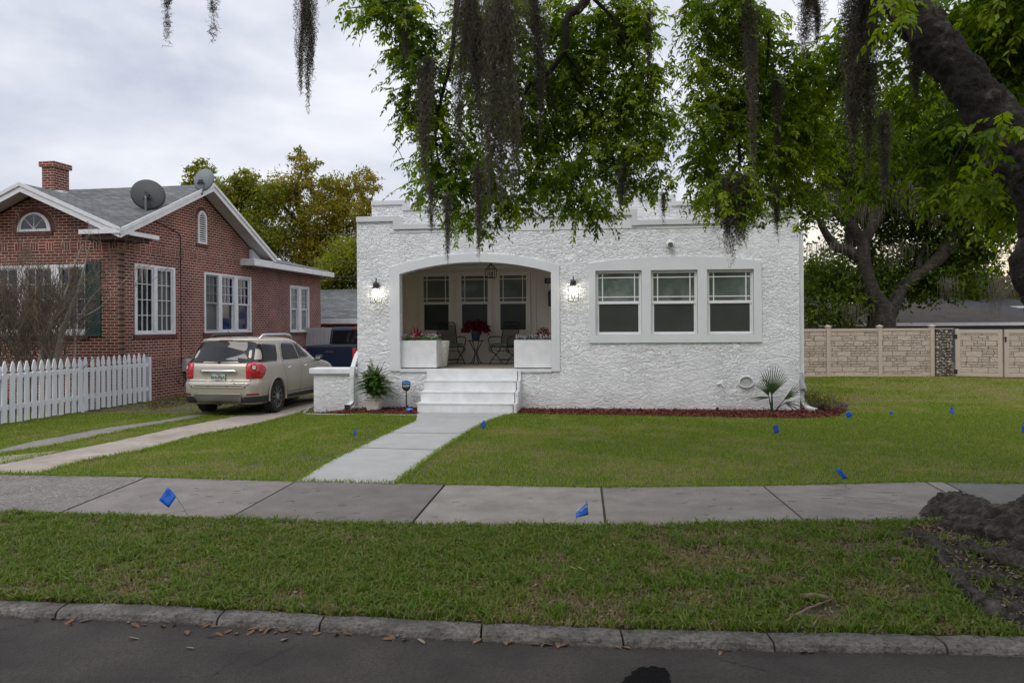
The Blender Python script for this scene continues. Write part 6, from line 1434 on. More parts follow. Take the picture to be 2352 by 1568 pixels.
# ================================================================== FOREGROUND TREE
barkn = bpy.data.materials.new('lichen_bark'); barkn.use_nodes = True; t_, p_ = nodes_of(barkn); n = t_.nodes.new; L = t_.links.new
tcn = n('ShaderNodeTexCoord'); a1 = n('ShaderNodeTexNoise'); a1.inputs['Scale'].default_value = 3.2; a1.inputs['Detail'].default_value = 9; a1.inputs['Roughness'].default_value = .68; L(tcn.outputs['Object'], a1.inputs['Vector'])
r1 = n('ShaderNodeValToRGB'); e = r1.color_ramp.elements; e[0].position = .36; e[0].color = (.010, .007, .005, 1); e[1].position = .68; e[1].color = (.12, .108, .09, 1); x = e.new(.56); x.color = (.024, .018, .014, 1); L(a1.outputs[0], r1.inputs[0]); L(r1.outputs[0], p_.inputs['Base Color']); p_.inputs['Roughness'].default_value = .95
mpn = n('ShaderNodeMapping'); mpn.inputs['Scale'].default_value = (1, 1, .5); L(tcn.outputs['Object'], mpn.inputs[0]); v1 = n('ShaderNodeTexVoronoi'); v1.feature = 'DISTANCE_TO_EDGE'; v1.inputs['Scale'].default_value = 13; L(mpn.outputs[0], v1.inputs['Vector']); n3 = n('ShaderNodeTexNoise'); n3.inputs['Scale'].default_value = 30; n3.inputs['Detail'].default_value = 6; L(tcn.outputs['Object'], n3.inputs['Vector'])
ma = n('ShaderNodeMath'); ma.operation = 'MULTIPLY_ADD'; L(v1.outputs['Distance'], ma.inputs[0]); ma.inputs[1].default_value = .9; L(n3.outputs[0], ma.inputs[2]); bp = n('ShaderNodeBump'); bp.inputs['Distance'].default_value = .03; bp.inputs['Strength'].default_value = .9; L(ma.outputs[0], bp.inputs['Height']); L(bp.outputs[0], p_.inputs['Normal'])
tb = Vector((4.40, 5.75, 0))
big = thing('street_tree', 'huge leaning street tree at the right edge with lichened bark and overhanging boughs', 'tree', tb)
def rel(p): return Vector(p) - tb
mb = MB()
trunk = [Vector(PX(2590, 1360, 5.75)), Vector(PX(2580, 1230, 5.75)), Vector(PX(2560, 1080, 5.75)), Vector(PX(2530, 880, 5.75)), Vector(PX(2485, 730, 5.75)), Vector(PX(2448, 600, 5.75)), Vector(PX(2402, 470, 5.75)), Vector(PX(2335, 345, 5.8)), Vector(PX(2240, 215, 5.9)), Vector(PX(2130, 80, 6.05)), Vector(PX(2010, -70, 6.3)), Vector(PX(1860, -180, 6.7)), Vector(PX(1640, -220, 7.5)), Vector(PX(1420, -200, 8.4)), Vector(PX(1200, -230, 8.9))]
limb(mb, [rel(p) for p in trunk], [.95, .66, .48, .39, .32, .26, .205, .165, .15, .145, .145, .18, .16, .12, .07], 20, 10)
limb(mb, [rel(Vector(PX(2470, 700, 5.75))), rel(Vector(PX(2485, 540, 5.8))), rel(Vector(PX(2560, 330, 5.9))), rel(Vector(PX(2580, 100, 6.2))), rel(Vector(PX(2520, -200, 6.6)))], [.26, .27, .25, .23, .19], 16, 8)
limb(mb, [rel(Vector(PX(2500, 480, 5.9))), rel(Vector(PX(2400, 400, 6.4))), rel(Vector(PX(2300, 400, 7.0))), rel(Vector(PX(2225, 355, 7.6))), rel(Vector(PX(2190, 300, 8.2)))], [.2, .16, .12, .08, .04], 10, 8)
trk = mb.build('trunk', barkn, big); roughen(trk, .055, 2.6, 1, 1); roughen(trk, .030, 9, 4, 1)
# burl on the near trunk
bl = MB().lathe([(0, -.24), (.14, -.2), (.24, -.05), (.25, .06), (.16, .19), (0, .25)], tuple(rel(Vector(PX(2400, 610, 5.62)))), 20).build('burl', barkn, big); roughen(bl, .05, 4, 3, 2)
# roots spreading over the verge
structure(sheet('root_soil', G((2040, 1222), (2120, 1204), (2230, 1199), (2352, 1197), (2700, 1200), (2700, 1445), (2352, 1450), (2240, 1440), (2170, 1380), (2120, 1310)), -.004, mat('dark_root_soil', (.035, .026, .020), .95, nscale=7, namt=.6, bump=1, bscale=40, bdist=.03), jag=.04))
rb = MB()
def root(pts, rad, lift): 
    P = []
    for (x, y), l in zip(pts, lift): X, Y = grd(x, y); P.append(rel(Vector((X, Y, float(gzz(X, Y)) + l))))
    limb(rb, P, rad, 12, 8)
root([(2110, 1196), (2150, 1180), (2200, 1185), (2260, 1215), (2330, 1230), (2440, 1240)], [.03, .11, .17, .19, .23, .30], [-.03, .02, .03, .01, .03, .06])
root([(2180, 1190), (2215, 1180), (2260, 1200)], [.05, .14, .12], [-.03, .06, .01])
root([(2130, 1225), (2200, 1222), (2280, 1250), (2380, 1270)], [.03, .09, .12, .2], [-.02, .02, .03, .04])
root([(2100, 1262), (2180, 1262), (2270, 1290), (2360, 1300)], [.02, .03, .05, .1], [-.01, .01, .01, .02])
root([(2240, 1330), (2300, 1350), (2380, 1375), (2460, 1360)], [.02, .035, .05, .1], [-.01, .01, .02, .02])
root([(2060, 1225), (2110, 1245), (2150, 1275), (2185, 1320), (2230, 1370), (2300, 1415), (2370, 1430)], [.02, .04, .045, .05, .06, .055, .06], [-.012, .0, .006, .01, .008, .0, .0])
root([(2200, 1270), (2290, 1305), (2380, 1330), (2460, 1320)], [.02, .05, .07, .14], [-.01, .02, .03, .05])
root([(2330, 1400), (2400, 1390), (2480, 1370)], [.03, .07, .12], [0, .02, .04])
rootm = gmat('root_bark', (.014, .011, .009), (.042, .033, .027), (.10, .085, .072), 3, 11, .95, 1.0, 26, .04)
ro = rb.build('roots', rootm, big); roughen(ro, .06, 4.5, 2, 1); roughen(ro, .022, 14, 3, 1)
# hanging boughs (thin branches seen through the leaves)
def near(x, y, Y): return rel(Vector(PX(x, y, Y)))
M['dtwig'] = mat('dark_twig', (.028, .022, .018), .95)
for pts, r0, r1 in ((((1230, -225, 8.8), (950, -120, 8.3), (703, -38, 8.0), (489, -34, 7.65), (384, -36, 7.6), (250, -80, 7.6)), .055, .012), (((1380, -120, 8.4), (1346, 0, 8.4), (1303, 43, 8.4), (1295, 119, 8.5), (1252, 173, 8.6), (1213, 202, 8.7), (1180, 290, 8.8)), .06, .012), (((1346, -20, 8.5), (1420, 60, 8.6), (1452, 150, 8.7), (1467, 230, 8.7), (1484, 298, 8.8)), .022, .006), (((1295, 119, 8.5), (1345, 185, 8.6), (1372, 260, 8.7)), .02, .006),
                    (((1690, -150, 7.6), (1700, 0, 7.7), (1710, 108, 7.8), (1722, 190, 7.8), (1700, 324, 7.9), (1700, 420, 7.9)), .045, .01), (((1705, 40, 7.7), (1745, 52, 7.8), (1765, 80, 7.8), (1760, 170, 7.9)), .022, .007), (((1722, 190, 7.8), (1780, 210, 8), (1830, 240, 8.1)), .014, .005), (((1716, 235, 7.8), (1640, 270, 8.0), (1610, 290, 8)), .012, .004), (((1712, 320, 7.9), (1800, 360, 8.0), (1835, 430, 8.1)), .012, .004),
                    (((1060, -160, 8.3), (1050, 0, 8.4), (1035, 140, 8.5), (1000, 300, 8.6), (1020, 420, 8.6)), .04, .008), (((1160, -120, 8.6), (1150, 120, 8.6), (1140, 300, 8.7), (1110, 440, 8.7)), .035, .008), (((1050, -20, 8.4), (900, 5, 8.4), (800, 20, 8.4)), .02, .004), (((1252, 173, 8.6), (1290, 300, 8.7), (1345, 460, 8.8)), .018, .005), (((1467, 230, 8.7), (1510, 380, 8.8), (1520, 440, 8.8)), .010, .003), (((900, 330, 8.5), (915, 345, 8.5), (932, 385, 8.5), (942, 430, 8.5)), .005, .002), (((2330, 120, 6.6), (2250, 260, 6.9), (2190, 370, 7.0), (2180, 430, 7.0)), .02, .005)):
    bb = MB(); limb(bb, [near(*p) for p in pts], list(np.linspace(r0, r1, len(pts))), 6, 6, .12); bb.build('branch', M['dtwig'], big, smooth_=True)
nearleaf = leafmat('spring_green_leaf', (.040, .082, .004), (.125, .215, .008), (.33, .42, .022), .52, .5)
def twigs(cl, per, L0, nn, ll, asp, seed, droop=.5, wmul=1.0):
    """drooping leafy twigs filling masses given as (px,py,rx,ry,Y,depth,weight)"""
    R = np.random.default_rng(seed); VV = []; TT = []; SV = []
    for (px, py, rx, ry, Y, rd, wt) in cl:
        s = Y / FPX; c = np.array(PX(px, py, Y)) - np.array(tb) + np.array([0, 0, .09]); r = np.maximum(np.array([rx * s - .10, rd, ry * s - .09]), .04); k = max(2, int(wt * per))
        nc = max(3, int(k / 10)); cv = unit(R.normal(0, 1, (nc, 3))) * (R.uniform(0, 1, nc) ** .45)[:, None]; cc = c + cv * r
        idx = R.integers(0, nc, k); B = cc[idx] + R.normal(0, 1, (k, 3)) * np.array([.085, .085, .085]) * wmul
        az = R.uniform(0, 2 * np.pi, k); el = R.uniform(-.6, .5, k); D = np.c_[np.cos(az) * np.cos(el), np.sin(az) * np.cos(el), np.sin(el)]; D = unit(D + cv[idx] * .5)
        Ln = L0 * R.uniform(.6, 1.25, k); tw = np.clip(.52 + R.normal(0, .25, nc)[idx] + R.normal(0, .08, k), 0, 1)
        prev = None
        for i in range(nn):
            u = (i + 1) / nn; P = B + D * (Ln * u)[:, None]; P[:, 2] -= droop * Ln * u * u
            T_ = D.copy() * Ln[:, None]; T_[:, 2] -= 2 * droop * Ln * u; T_ = unit(T_)
            S = unit(np.cross(T_, np.array([[0, 0, 1.0]]) + R.normal(0, .25, (k, 3))))
            for sg in ((-1, 1) if i < nn - 1 else (0,)):
                LD = unit(T_ * .75 + S * sg * .8 + np.array([[0, 0, -.38]]) + R.normal(0, .22, (k, 3)))
                Nn_ = unit(np.cross(T_, S) * -1 + R.normal(0, .35, (k, 3))); Lf = ll * R.uniform(.65, 1.2, k) * (1 - .25 * abs(u - .5))
                VV.append(leaves(P, LD, Nn_, Lf, Lf * asp)); TT.append(np.repeat(np.clip(tw + R.normal(0, .10, k), 0, 1), 4))
            if prev is not None:
                sd = unit(np.cross(P - prev, R.normal(0, 1, (k, 3)))) * .0022; SV.append(np.stack([prev - sd, prev + sd, P + sd, P - sd], 1).reshape(-1, 3))
            prev = P
    return np.concatenate(VV), np.concatenate(TT), np.concatenate(SV)
central = [(830, 12, 60, 26, 8.4), (880, 45, 36, 30, 8.4), (915, 35, 60, 50, 8.4), (945, 95, 60, 55, 8.5), (965, 160, 60, 50, 8.5), (935, 235, 34, 28, 8.5), (975, 235, 55, 50, 8.6), (950, 305, 42, 30, 8.5), (1000, 330, 60, 50, 8.6), (985, 400, 52, 40, 8.6), (975, 452, 30, 26, 8.6), (1040, 440, 50, 50, 8.7), (1065, 505, 44, 26, 8.6), (1100, 525, 24, 20, 8.6), (1095, 400, 70, 80, 8.8), (1130, 280, 100, 100, 9.1), (1100, 120, 110, 120, 9.2), (1180, 30, 110, 60, 9.1), (1150, 470, 45, 40, 8.7), (1190, 490, 34, 32, 8.7), (1230, 420, 60, 55, 8.8), (1235, 310, 80, 80, 9.0), (1260, 190, 90, 90, 9.0), (1330, 300, 80, 90, 9.0), (1345, 170, 80, 80, 8.9), (1310, 60, 80, 60, 8.8), (1400, 60, 80, 60, 8.8), (1450, 40, 70, 40, 8.7), (1475, 110, 55, 60, 8.7), (1455, 200, 60, 55, 8.8), (1500, 190, 26, 40, 8.7), (1410, 270, 70, 60, 8.9), (1480, 290, 60, 50, 8.8), (1525, 280, 26, 26, 8.8), (1380, 380, 70, 50, 8.9), (1450, 370, 60, 45, 8.8), (1510, 340, 34, 30, 8.8), (1300, 410, 50, 50, 8.8), (1320, 470, 34, 34, 8.7), (1355, 470, 40, 34, 8.7), (1310, 510, 20, 18, 8.7), (1385, 505, 40, 14, 8.7), (1490, 425, 30, 24, 8.7), (1515, 430, 20, 26, 8.7), (1270, 470, 26, 28, 8.7), (1440, 430, 22, 26, 8.8), (1400, 440, 26, 24, 8.8)]
rightm = [(1580, 65, 26, 14, 7.7), (1610, 40, 50, 26, 7.7), (1680, 20, 70, 36, 7.7), (1650, 90, 46, 46, 7.9), (1700, 130, 60, 50, 8.0), (1625, 190, 50, 44, 8.0), (1640, 250, 60, 40, 8.1), (1600, 300, 40, 32, 8.0), (1660, 320, 70, 55, 8.1), (1610, 375, 44, 36, 8.0), (1660, 410, 60, 44, 8.0), (1620, 455, 34, 22, 7.9), (1680, 470, 60, 36, 7.9), (1720, 250, 80, 70, 8.2), (1780, 150, 70, 60, 8.3), (1740, 60, 60, 40, 8.1), (1790, 330, 80, 60, 8.3), (1850, 300, 60, 60, 8.4), (1860, 230, 60, 60, 8.4), (1900, 350, 40, 34, 8.4), (1830, 390, 60, 34, 8.3), (1750, 390, 60, 44, 8.2), (1740, 470, 30, 30, 8.0), (1810, 450, 36, 34, 8.2), (1845, 470, 34, 30, 8.2), (1850, 505, 30, 22, 8.2), (1700, 505, 30, 20, 7.9), (1890, 150, 50, 60, 8.4), (1570, 20, 20, 10, 7.7)]
farm = [(2000, 60, 50, 50, 7.5), (2080, 160, 40, 40, 7.6), (2260, 30, 90, 60, 6.8), (2330, 120, 60, 90, 6.8), (2290, 220, 40, 60, 6.9), (2340, 330, 40, 70, 7.0), (2180, 340, 50, 50, 7.4), (2250, 395, 55, 45, 7.2), (2190, 455, 44, 30, 7.0), (2260, 470, 26, 40, 7.1), (2140, 420, 36, 26, 7.3), (2060, 350, 40, 40, 7.5), (2010, 440, 30, 26, 7.6), (2320, 500, 36, 60, 7.2), (2160, 200, 30, 30, 7.4), (2230, 130, 26, 40, 7.2), (2300, 60, 80, 70, 7.6), (2340, 200, 50, 80, 7.6), (2360, 20, 60, 60, 6.4), (2240, 60, 60, 50, 8.0), (2090, 260, 40, 50, 8.0), (1960, 180, 30, 60, 8.2), (2300, 330, 22, 18, 5.4), (2060, 10, 26, 18, 5.7)]
def W_c(l, rd): return [(a, b, c, d, Y, rd, c * d / 1000.) for a, b, c, d, Y in l]
V1, T1, S1 = twigs(W_c(central, .42), 38, .21, 7, .068, .42, 21)
V2, T2, S2 = twigs(W_c(rightm, .42), 44, .20, 7, .067, .40, 22)
V3, T3, S3 = twigs(W_c(farm, .40), 34, .27, 6, .088, .46, 23)
V = np.concatenate([V1, V2, V3]); TA = np.concatenate([T1, T2 + .10, T3 - .04]); npmesh('foliage', V, quads(len(V) // 4), nearleaf, big, attr=np.clip(TA, 0, 1))
S = np.concatenate([S1, S2, S3]); npmesh('twigs', S, quads(len(S) // 4), M['twig'], big)
# the rest of the crown above the frame, which shades the street and verge
cc = []
for k in range(60):
    x = random.uniform(-4.5, 9); y = random.uniform(-2.5, 9.5); z = random.uniform(6.4, 8.6) + max(0, y - 6) * .25
    cc.append(((x - tb.x, y - tb.y, z - tb.z), (random.uniform(.8, 1.5), random.uniform(.8, 1.5), random.uniform(.3, .7)), 1))
Vc, Tc = crown(cc, 34000, .16, clumps=700, csz=.25, shell=.1)
npmesh('upper_crown', Vc, quads(len(Vc) // 4), nearleaf, big, attr=Tc)

# trees across the street: they darken the window glass by being mirrored in it
for i, (x, y, h_) in enumerate(((-9, -19, 9), (1.5, -23, 11), (12, -20, 10))):
    tree('opposite_tree', ['broad tree across the street facing the brick house', 'tall tree across the street facing the porch', 'broad tree across the street facing the triple window'][i], (x, y, -.1), [([(x, y, -.2), (x + .2, y, h_ * .4), (x, y, h_ * .75)], [.4, .3, .1])],
         [((x, y, h_ * .62), (4.2, 2.2, h_ * .30), 5), ((x - 2.4, y, h_ * .48), (2.4, 1.8, h_ * .2), 2), ((x + 2.6, y, h_ * .5), (2.4, 1.8, h_ * .2), 2)], 3500, .42, darkg, barkfar, 'trees across the street', clumps=120, csz=.22, shell=.15)

# ================================================================== SPANISH MOSS
mossm = leafmat('spanish_moss', (.055, .048, .036), (.135, .118, .088), (.27, .245, .195), .28, .95)
def moss(label, px, y0, y1, wpx, Y, n, taper=.9, split=1, curl=1.0, tone=0):
    """beard of curled strands hanging from a bough; px,y0 top centre, y1 lowest tip"""
    R = np.random.default_rng(int(px * 7 + y1)); s = Y / FPX; c = np.array(PX(px, y0, Y)); Lmax = (y1 - y0) * s; wd = wpx * s / 2
    t = thing('spanish_moss', label, 'spanish moss', tuple(c), 0, 'spanish moss hanging from the boughs')
    tails = R.uniform(-1, 1, max(1, split)); tl = R.uniform(.6, 1, len(tails)); tl[0] = 1.0
    VV = []; TT = []; seg = 22
    ti = R.integers(0, len(tails), n); rad = np.abs(R.normal(0, .55, n)).clip(0, 1.2); an = R.uniform(0, 2 * np.pi, n)
    start = np.clip(R.random(n) ** 1.3 * .75, 0, .8); ln = Lmax * R.uniform(.16, .42, n); ext = tl[ti]
    z0 = -start * Lmax * ext; z0 = np.where(R.random(n) < .2, -R.random(n) * .1 * Lmax, z0)
    P = None
    for i in range(seg + 1):
        u = i / seg; z = z0 - u * ln; f = np.clip(-z / (Lmax * ext), 0, 1.05); w_ = wd * (1 - taper * f ** 1.1) * .9
        cxn = tails[ti] * wd * .55 * np.clip(f * 1.6, 0, 1) * (1 if split > 1 else 0)
        Q = np.c_[cxn + np.cos(an) * rad * np.maximum(w_, .012) , np.sin(an) * rad * np.maximum(w_, .012) * .8, z] + R.normal(0, 1, (n, 3)) * .0135 * curl * np.array([1, 1, .7])
        if P is not None:
            sd = unit(np.cross(Q - P, R.normal(0, 1, (n, 3)))) * R.uniform(.0010, .0022, n)[:, None]; VV.append(np.stack([P - sd, P + sd, Q + sd, Q - sd], 1).reshape(-1, 3))
            TT.append(np.repeat(np.clip(.5 + tone + R.normal(0, .2, n), 0, 1), 4))
            if i % 3 == 0:
                D = unit(R.normal(0, 1, (n, 3)) + [0, 0, -.6]); sd2 = unit(np.cross(D, R.normal(0, 1, (n, 3)))) * .0009; E2 = Q + D * R.uniform(.012, .035, n)[:, None] * curl
                VV.append(np.stack([Q - sd2, Q + sd2, E2 + sd2 * .4, E2 - sd2 * .4], 1).reshape(-1, 3)); TT.append(np.repeat(np.clip(.5 + tone + R.normal(0, .2, n), 0, 1), 4))
        P = Q
    V = np.concatenate(VV); npmesh('moss_strands', V, quads(len(V) // 4), mossm, t, attr=np.concatenate(TT)); return t
moss('thin wisp of moss, leftmost of all against the sky', 384, -25, 104, 12, 7.6, 26, curl=1.6)
moss('very thin wisp of moss second from the left against the sky', 489, -25, 96, 12, 7.6, 16, curl=2.0)
moss('long dark pointed beard of moss hanging alone left of the leafy bough', 703, -30, 232, 56, 8.0, 420, split=3)
moss('short moss tuft at the left of the central boughs', 930, 10, 160, 46, 8.2, 160, split=2)
moss('grey beard of moss at the left rim of the central foliage above the wall corner', 985, 130, 420, 64, 8.15, 420, .85, 2, tone=.1)
moss('broad brown curtain of moss left of centre in the central boughs', 1075, -40, 345, 120, 8.0, 850, .75, 3, tone=-.1)
moss('longest broad curtain of moss in the middle of the central boughs', 1150, -40, 450, 120, 7.9, 950, .72, 3)
moss('dark moss curtain right of the middle of the central boughs', 1225, -40, 300, 80, 8.1, 380, .8, 2, tone=-.15)
moss('slim moss hanging low before the left end of the porch arch', 1027, 440, 592, 26, 8.2, 130, .8, 1, tone=.1)
moss('slim moss hanging over the crown of the porch arch', 1098, 370, 575, 26, 8.2, 170, .85, 1, tone=.1)
moss('moss wisp along the lower left edge of the foliage by the parapet corner', 990, 410, 530, 22, 8.2, 70, .8, 1)
moss('stringy grey moss trailing down the front of the right-hand bough', 1715, -20, 385, 46, 7.5, 330, .75, 2, 1.4, .15)
moss('wide ragged moss skirt below the right-hand bough over the triple window', 1690, 395, 590, 104, 7.7, 700, .55, 4, tone=.05)
moss('narrow dark moss tassel in the bright foliage right of the main bough', 1785, 170, 372, 30, 7.8, 170, .85, 1, tone=-.1)
moss('narrow moss tassel against the upper parapet at the right', 1783, 430, 545, 16, 7.9, 80, .7, 1)
moss('tiny moss tassel against the sky above the triple window', 1524, 440, 510, 9, 8.5, 30, .6, 1)
moss('great dark double beard of moss beside the leaning trunk', 1985, -40, 360, 120, 6.6, 1200, .72, 3, tone=-.2)
moss('tapering grey moss tip below the great dark beard', 2030, 250, 450, 40, 6.6, 220, .85, 1)
moss('moss fringe hanging from the top of the frame between bough and trunk', 1860, -40, 130, 70, 7.2, 260, .7, 4)
moss('hanging moss in front of the far oak right of its fork', 2142, 370, 510, 44, 7.4, 260, .8, 2)
moss('dark moss clump under the leaning trunk', 2110, 60, 230, 50, 6.8, 260, .8, 2, tone=-.25)
moss('pale moss clump at the right end of the central boughs', 1490, 20, 190, 26, 8.5, 120, .8, 1, tone=.2)
moss('soft grey moss clump low in the centre-right foliage', 1432, 370, 470, 40, 8.6, 140, .7, 2, tone=.1)
# moss on the far oak
def farmoss(label, lst):
    t = thing('spanish_moss', label, 'spanish moss', (ob[0], Yo, 0), 0, 'spanish moss on the far live oak'); VV = []; TT = []
    for (px, py, ln, wd, n_) in lst:
        c = np.array(PX(px, py, Yo - 1.0)) - np.array([ob[0], Yo, 0]); s = Yo / FPX; k = int(n_ * 1.6)
        st = c + np.c_[rng.normal(0, wd * s / 2, k), rng.normal(0, .3, k), rng.uniform(-.1, .1, k)]
        P = st; zz = rng.uniform(.3, 1, k) * ln * s
        for i in range(6):
            Q = P + np.c_[rng.normal(0, .02, k), rng.normal(0, .02, k), -zz / 6]; w_ = .009 * (1 - i / 7)
            sd = np.tile([[1.0, .2, 0]], (k, 1)) * w_; VV.append(np.stack([P - sd, P + sd, Q + sd * .8, Q - sd * .8], 1).reshape(-1, 3)); TT.append(np.repeat(rng.uniform(.2, .7, k), 4)); P = Q
    V = np.concatenate(VV); npmesh('moss_strands', V, quads(len(V) // 4), mossm, t, attr=np.concatenate(TT))
farmoss('moss strands draped through the left half of the far live oak', [(1900, 440, 60, 60, 90), (2090, 420, 90, 40, 70), (1990, 470, 60, 30, 50), (2060, 560, 60, 40, 30), (1900, 560, 50, 60, 50), (1960, 700, 50, 50, 40)])
farmoss('moss strands hanging from the right limb of the far live oak', [(2285, 650, 90, 10, 40), (2305, 640, 70, 14, 30), (2180, 640, 70, 20, 30), (2190, 440, 70, 60, 70), (2350, 560, 60, 30, 50), (2330, 480, 60, 30, 50)])

# ================================================================== BARE SHRUB by the brick house
cm = mat('grey_bark_shrub', (.26, .23, .19), .9, nscale=9, namt=.35, bump=.4, bscale=40); tm_ = mat('brown_shrub_twig', (.15, .12, .085), .9, nscale=6, namt=.4)
def baresh(label, base, stems, seed, spread, hgt, n0, thick=False):
    rs = random.Random(seed); t = thing('bare_shrub', label, 'shrub', base, 0, 'leafless shrubs before the brick house'); b = MB(); tips = []
    def grow(p, d, ln, r, lvl):
        n_ = 4; pts = [p]; 
        for i in range(n_):
            d = (d + Vector((rs.gauss(0, .13), rs.gauss(0, .13), rs.gauss(0, .08) + .05))).normalized(); pts.append(pts[-1] + d * ln / n_)
        b.cur = 0 if r > .012 else 1
        b.tube(pts, list(np.linspace(r, max(r * .6, .0036), n_ + 1)), 6 if r > .015 else 3, cap=False); 
        if lvl == 0: tips.append(pts[-1]); return
        for k in range(3 if lvl > 2 else 2):
            q_ = pts[rs.choice((2, 3, 4))]; dd = (d + Vector((rs.gauss(0, .30), rs.gauss(0, .30), rs.gauss(0, .15)))).normalized(); grow(q_, dd, ln * rs.uniform(.62, .88), max(r * .6, .0042), lvl - 1)
    for s_ in range(stems):
        a = rs.uniform(0, 6.28); d = Vector((math.cos(a) * spread, math.sin(a) * spread * .6, 1)).normalized(); grow(Vector((rs.uniform(-.25, .25), rs.uniform(-.15, .15), -.05)), d, hgt * rs.uniform(.32, .42), n0 * rs.uniform(.6, 1.2), 5)
    b.build('branches', [cm, tm_], t, smooth_=True)
    P = np.array([tuple(p) for p in tips]); k = min(len(P), 170); P = P[rng.permutation(len(P))[:k]] + rng.normal(0, .02, (k, 3))
    npmesh('foliage', leaves(P, unit(rng.normal(0, 1, (k, 3))), unit(rng.normal(0, 1, (k, 3))), rng.uniform(.03, .07, k), rng.uniform(.02, .035, k)), quads(k), budm, t, attr=np.repeat(rng.random(k), 4))
    return t
budm = leafmat('red_and_olive_bud', (.30, .02, .02), (.12, .10, .02), (.16, .14, .03), .2)
q1 = Vector((-10.12, 17.6, 0)); q2 = Vector((-11.15, 17.5, 0))
baresh('leafless brown shrub with red buds right in front of the house window', (q1.x, q1.y, -.14), 9, 3, .34, 3.3, .026)
baresh('second leafless shrub, between the pale trunks and the left edge of the photo', (-10.65, 17.75, -.14), 8, 5, .30, 3.2, .026)
baresh('leafless shrub at the left edge of the photo', (q2.x, q2.y, -.14), 8, 8, .32, 3.2, .028)
# pale leaning trunks
t = thing('crape_myrtle', 'pair of pale leaning trunks of a pruned crape myrtle behind the picket fence', 'tree', (-10.05, 17.45, -.14), 0)
Yc = 17.45
def cmr(x, y): return Vector(PX(x, y, Yc)) - Vector((-10.05, 17.45, -.14))
b = MB(); limb(b, [cmr(88, 880), cmr(95, 820), cmr(112, 760), cmr(140, 700), cmr(160, 650), cmr(175, 600), cmr(190, 560)], [.075, .065, .055, .045, .034, .02, .008], 10, 6)
limb(b, [cmr(118, 880), cmr(128, 830), cmr(140, 770), cmr(158, 720), cmr(178, 670), cmr(192, 620), cmr(208, 555)], [.08, .07, .06, .05, .036, .022, .008], 10, 6)
limb(b, [cmr(168, 870), cmr(172, 800), cmr(176, 740), cmr(230, 705), cmr(290, 640), cmr(340, 590)], [.03, .024, .02, .014, .009, .004], 6, 6, .1); limb(b, [cmr(176, 740), cmr(205, 690), cmr(240, 650)], [.02, .012, .004], 5, 5, .1)
o = b.build('trunk', cm, t, smooth_=True)
moss('small grey moss clump caught in the bare shrub by the brick house', 172, 610, 690, 40, Yc, 120, .6, 2, 2.2, .1)
# weeds behind the picket fence
wg = leafmat('strappy_green_leaf', (.02, .05, .01), (.04, .08, .015), (.12, .16, .03), .3)
for i, (x, y) in enumerate(((-1.2, -1.9), (-2.0, -2.6), (-2.6, -3.2), (-.5, -.7))):
    q_ = bw_(x, y); k = 60; P = np.c_[rng.normal(0, .1, (k, 2)), np.zeros(k)]; D = unit(np.c_[rng.normal(0, .45, (k, 2)), np.ones(k)])
    t = thing('strappy_plant', ['clump of strappy leaves behind the middle of the picket fence', 'clump of strappy leaves behind the left part of the picket fence', 'clump of strappy leaves behind the far left of the picket fence', 'small strappy plant at the brick corner'][i], 'plant', (q_.x, q_.y, -.14), 0)
    npmesh('leaf_clump', leaves(P, D, unit(rng.normal(0, 1, (k, 3))), rng.uniform(.3, .7, k), rng.uniform(.02, .035, k)), quads(k), wg, t, attr=np.repeat(rng.random(k), 4))

# ================================================================== MULCH
mul = leafmat('red_bark_mulch', (.045, .010, .007), (.11, .022, .014), (.21, .06, .04), 0, .9)
def inpoly(x, y, P):
    P = np.asarray(P); n_ = len(P); r = np.zeros(len(x), bool); j = n_ - 1
    for i in range(n_):
        xi, yi = P[i]; xj, yj = P[j]
        with np.errstate(divide='ignore', invalid='ignore'):
            r ^= ((yi > y) != (yj > y)) & (x < (xj - xi) * (y - yi) / (yj - yi + 1e-12) + xi)
        j = i
    return r
def hh(x, y): v = hw(x, y); return (v.x, v.y)
m1 = [hh(3.45, -.02), hh(9.02, -.02), hh(9.3, .25), hh(9.9, .1), (grd(1925, 958)), (grd(1850, 962)), (grd(1700, 960)), (grd(1500, 956)), (grd(1300, 953)), (grd(1192, 951))]
m2 = [hh(-1.0, -.0), hh(1.47, -.02), grd(957, 953), grd(800, 952), grd(700, 950), grd(704, 944), hh(-1.05, -.05)]
m3 = [hh(9.0, .3), hh(9.9, .2), hh(10.3, 1.4), hh(9.9, 3.0), hh(9.0, 3.4)]
def chips(name, label, polys, dens, mm, sz, h0=.02):
    VV = []; 
    for P in polys:
        A = np.array(P); lo, hi = A.min(0), A.max(0); k = int((hi - lo).prod() * dens); x = rng.uniform(lo[0], hi[0], k); y = rng.uniform(lo[1], hi[1], k); ok = inpoly(x, y, P); x, y = x[ok], y[ok]; k = len(x)
        z = gzz(x, y) + rng.uniform(.0, h0, k); D = unit(np.c_[rng.normal(0, 1, (k, 2)), rng.normal(0, .28, k)]); Nn_ = unit(np.c_[rng.normal(0, .45, (k, 2)), np.ones(k)])
        VV.append(leaves(np.c_[x, y, z], D, Nn_, sz * rng.uniform(.5, 1.5, k), sz * rng.uniform(.25, .5, k), 0))
    V = np.concatenate(VV); m_ = len(V) // 4; return stuff(npmesh(name, V, quads(m_), mm, None, attr=np.repeat(rng.random(m_), 4)), label, 'mulch')
for i, P in enumerate((m1, m2, m3)): structure(sheet('mulch_bed', P, -.002 + .006, mat('mulch_base', (.05, .015, .01), .95, nscale=30, namt=.6), jag=.015))
chips('bark_mulch', 'red bark mulch chips in the beds along the white house wall', [m1, m2], 2600, mul, .055, .035)
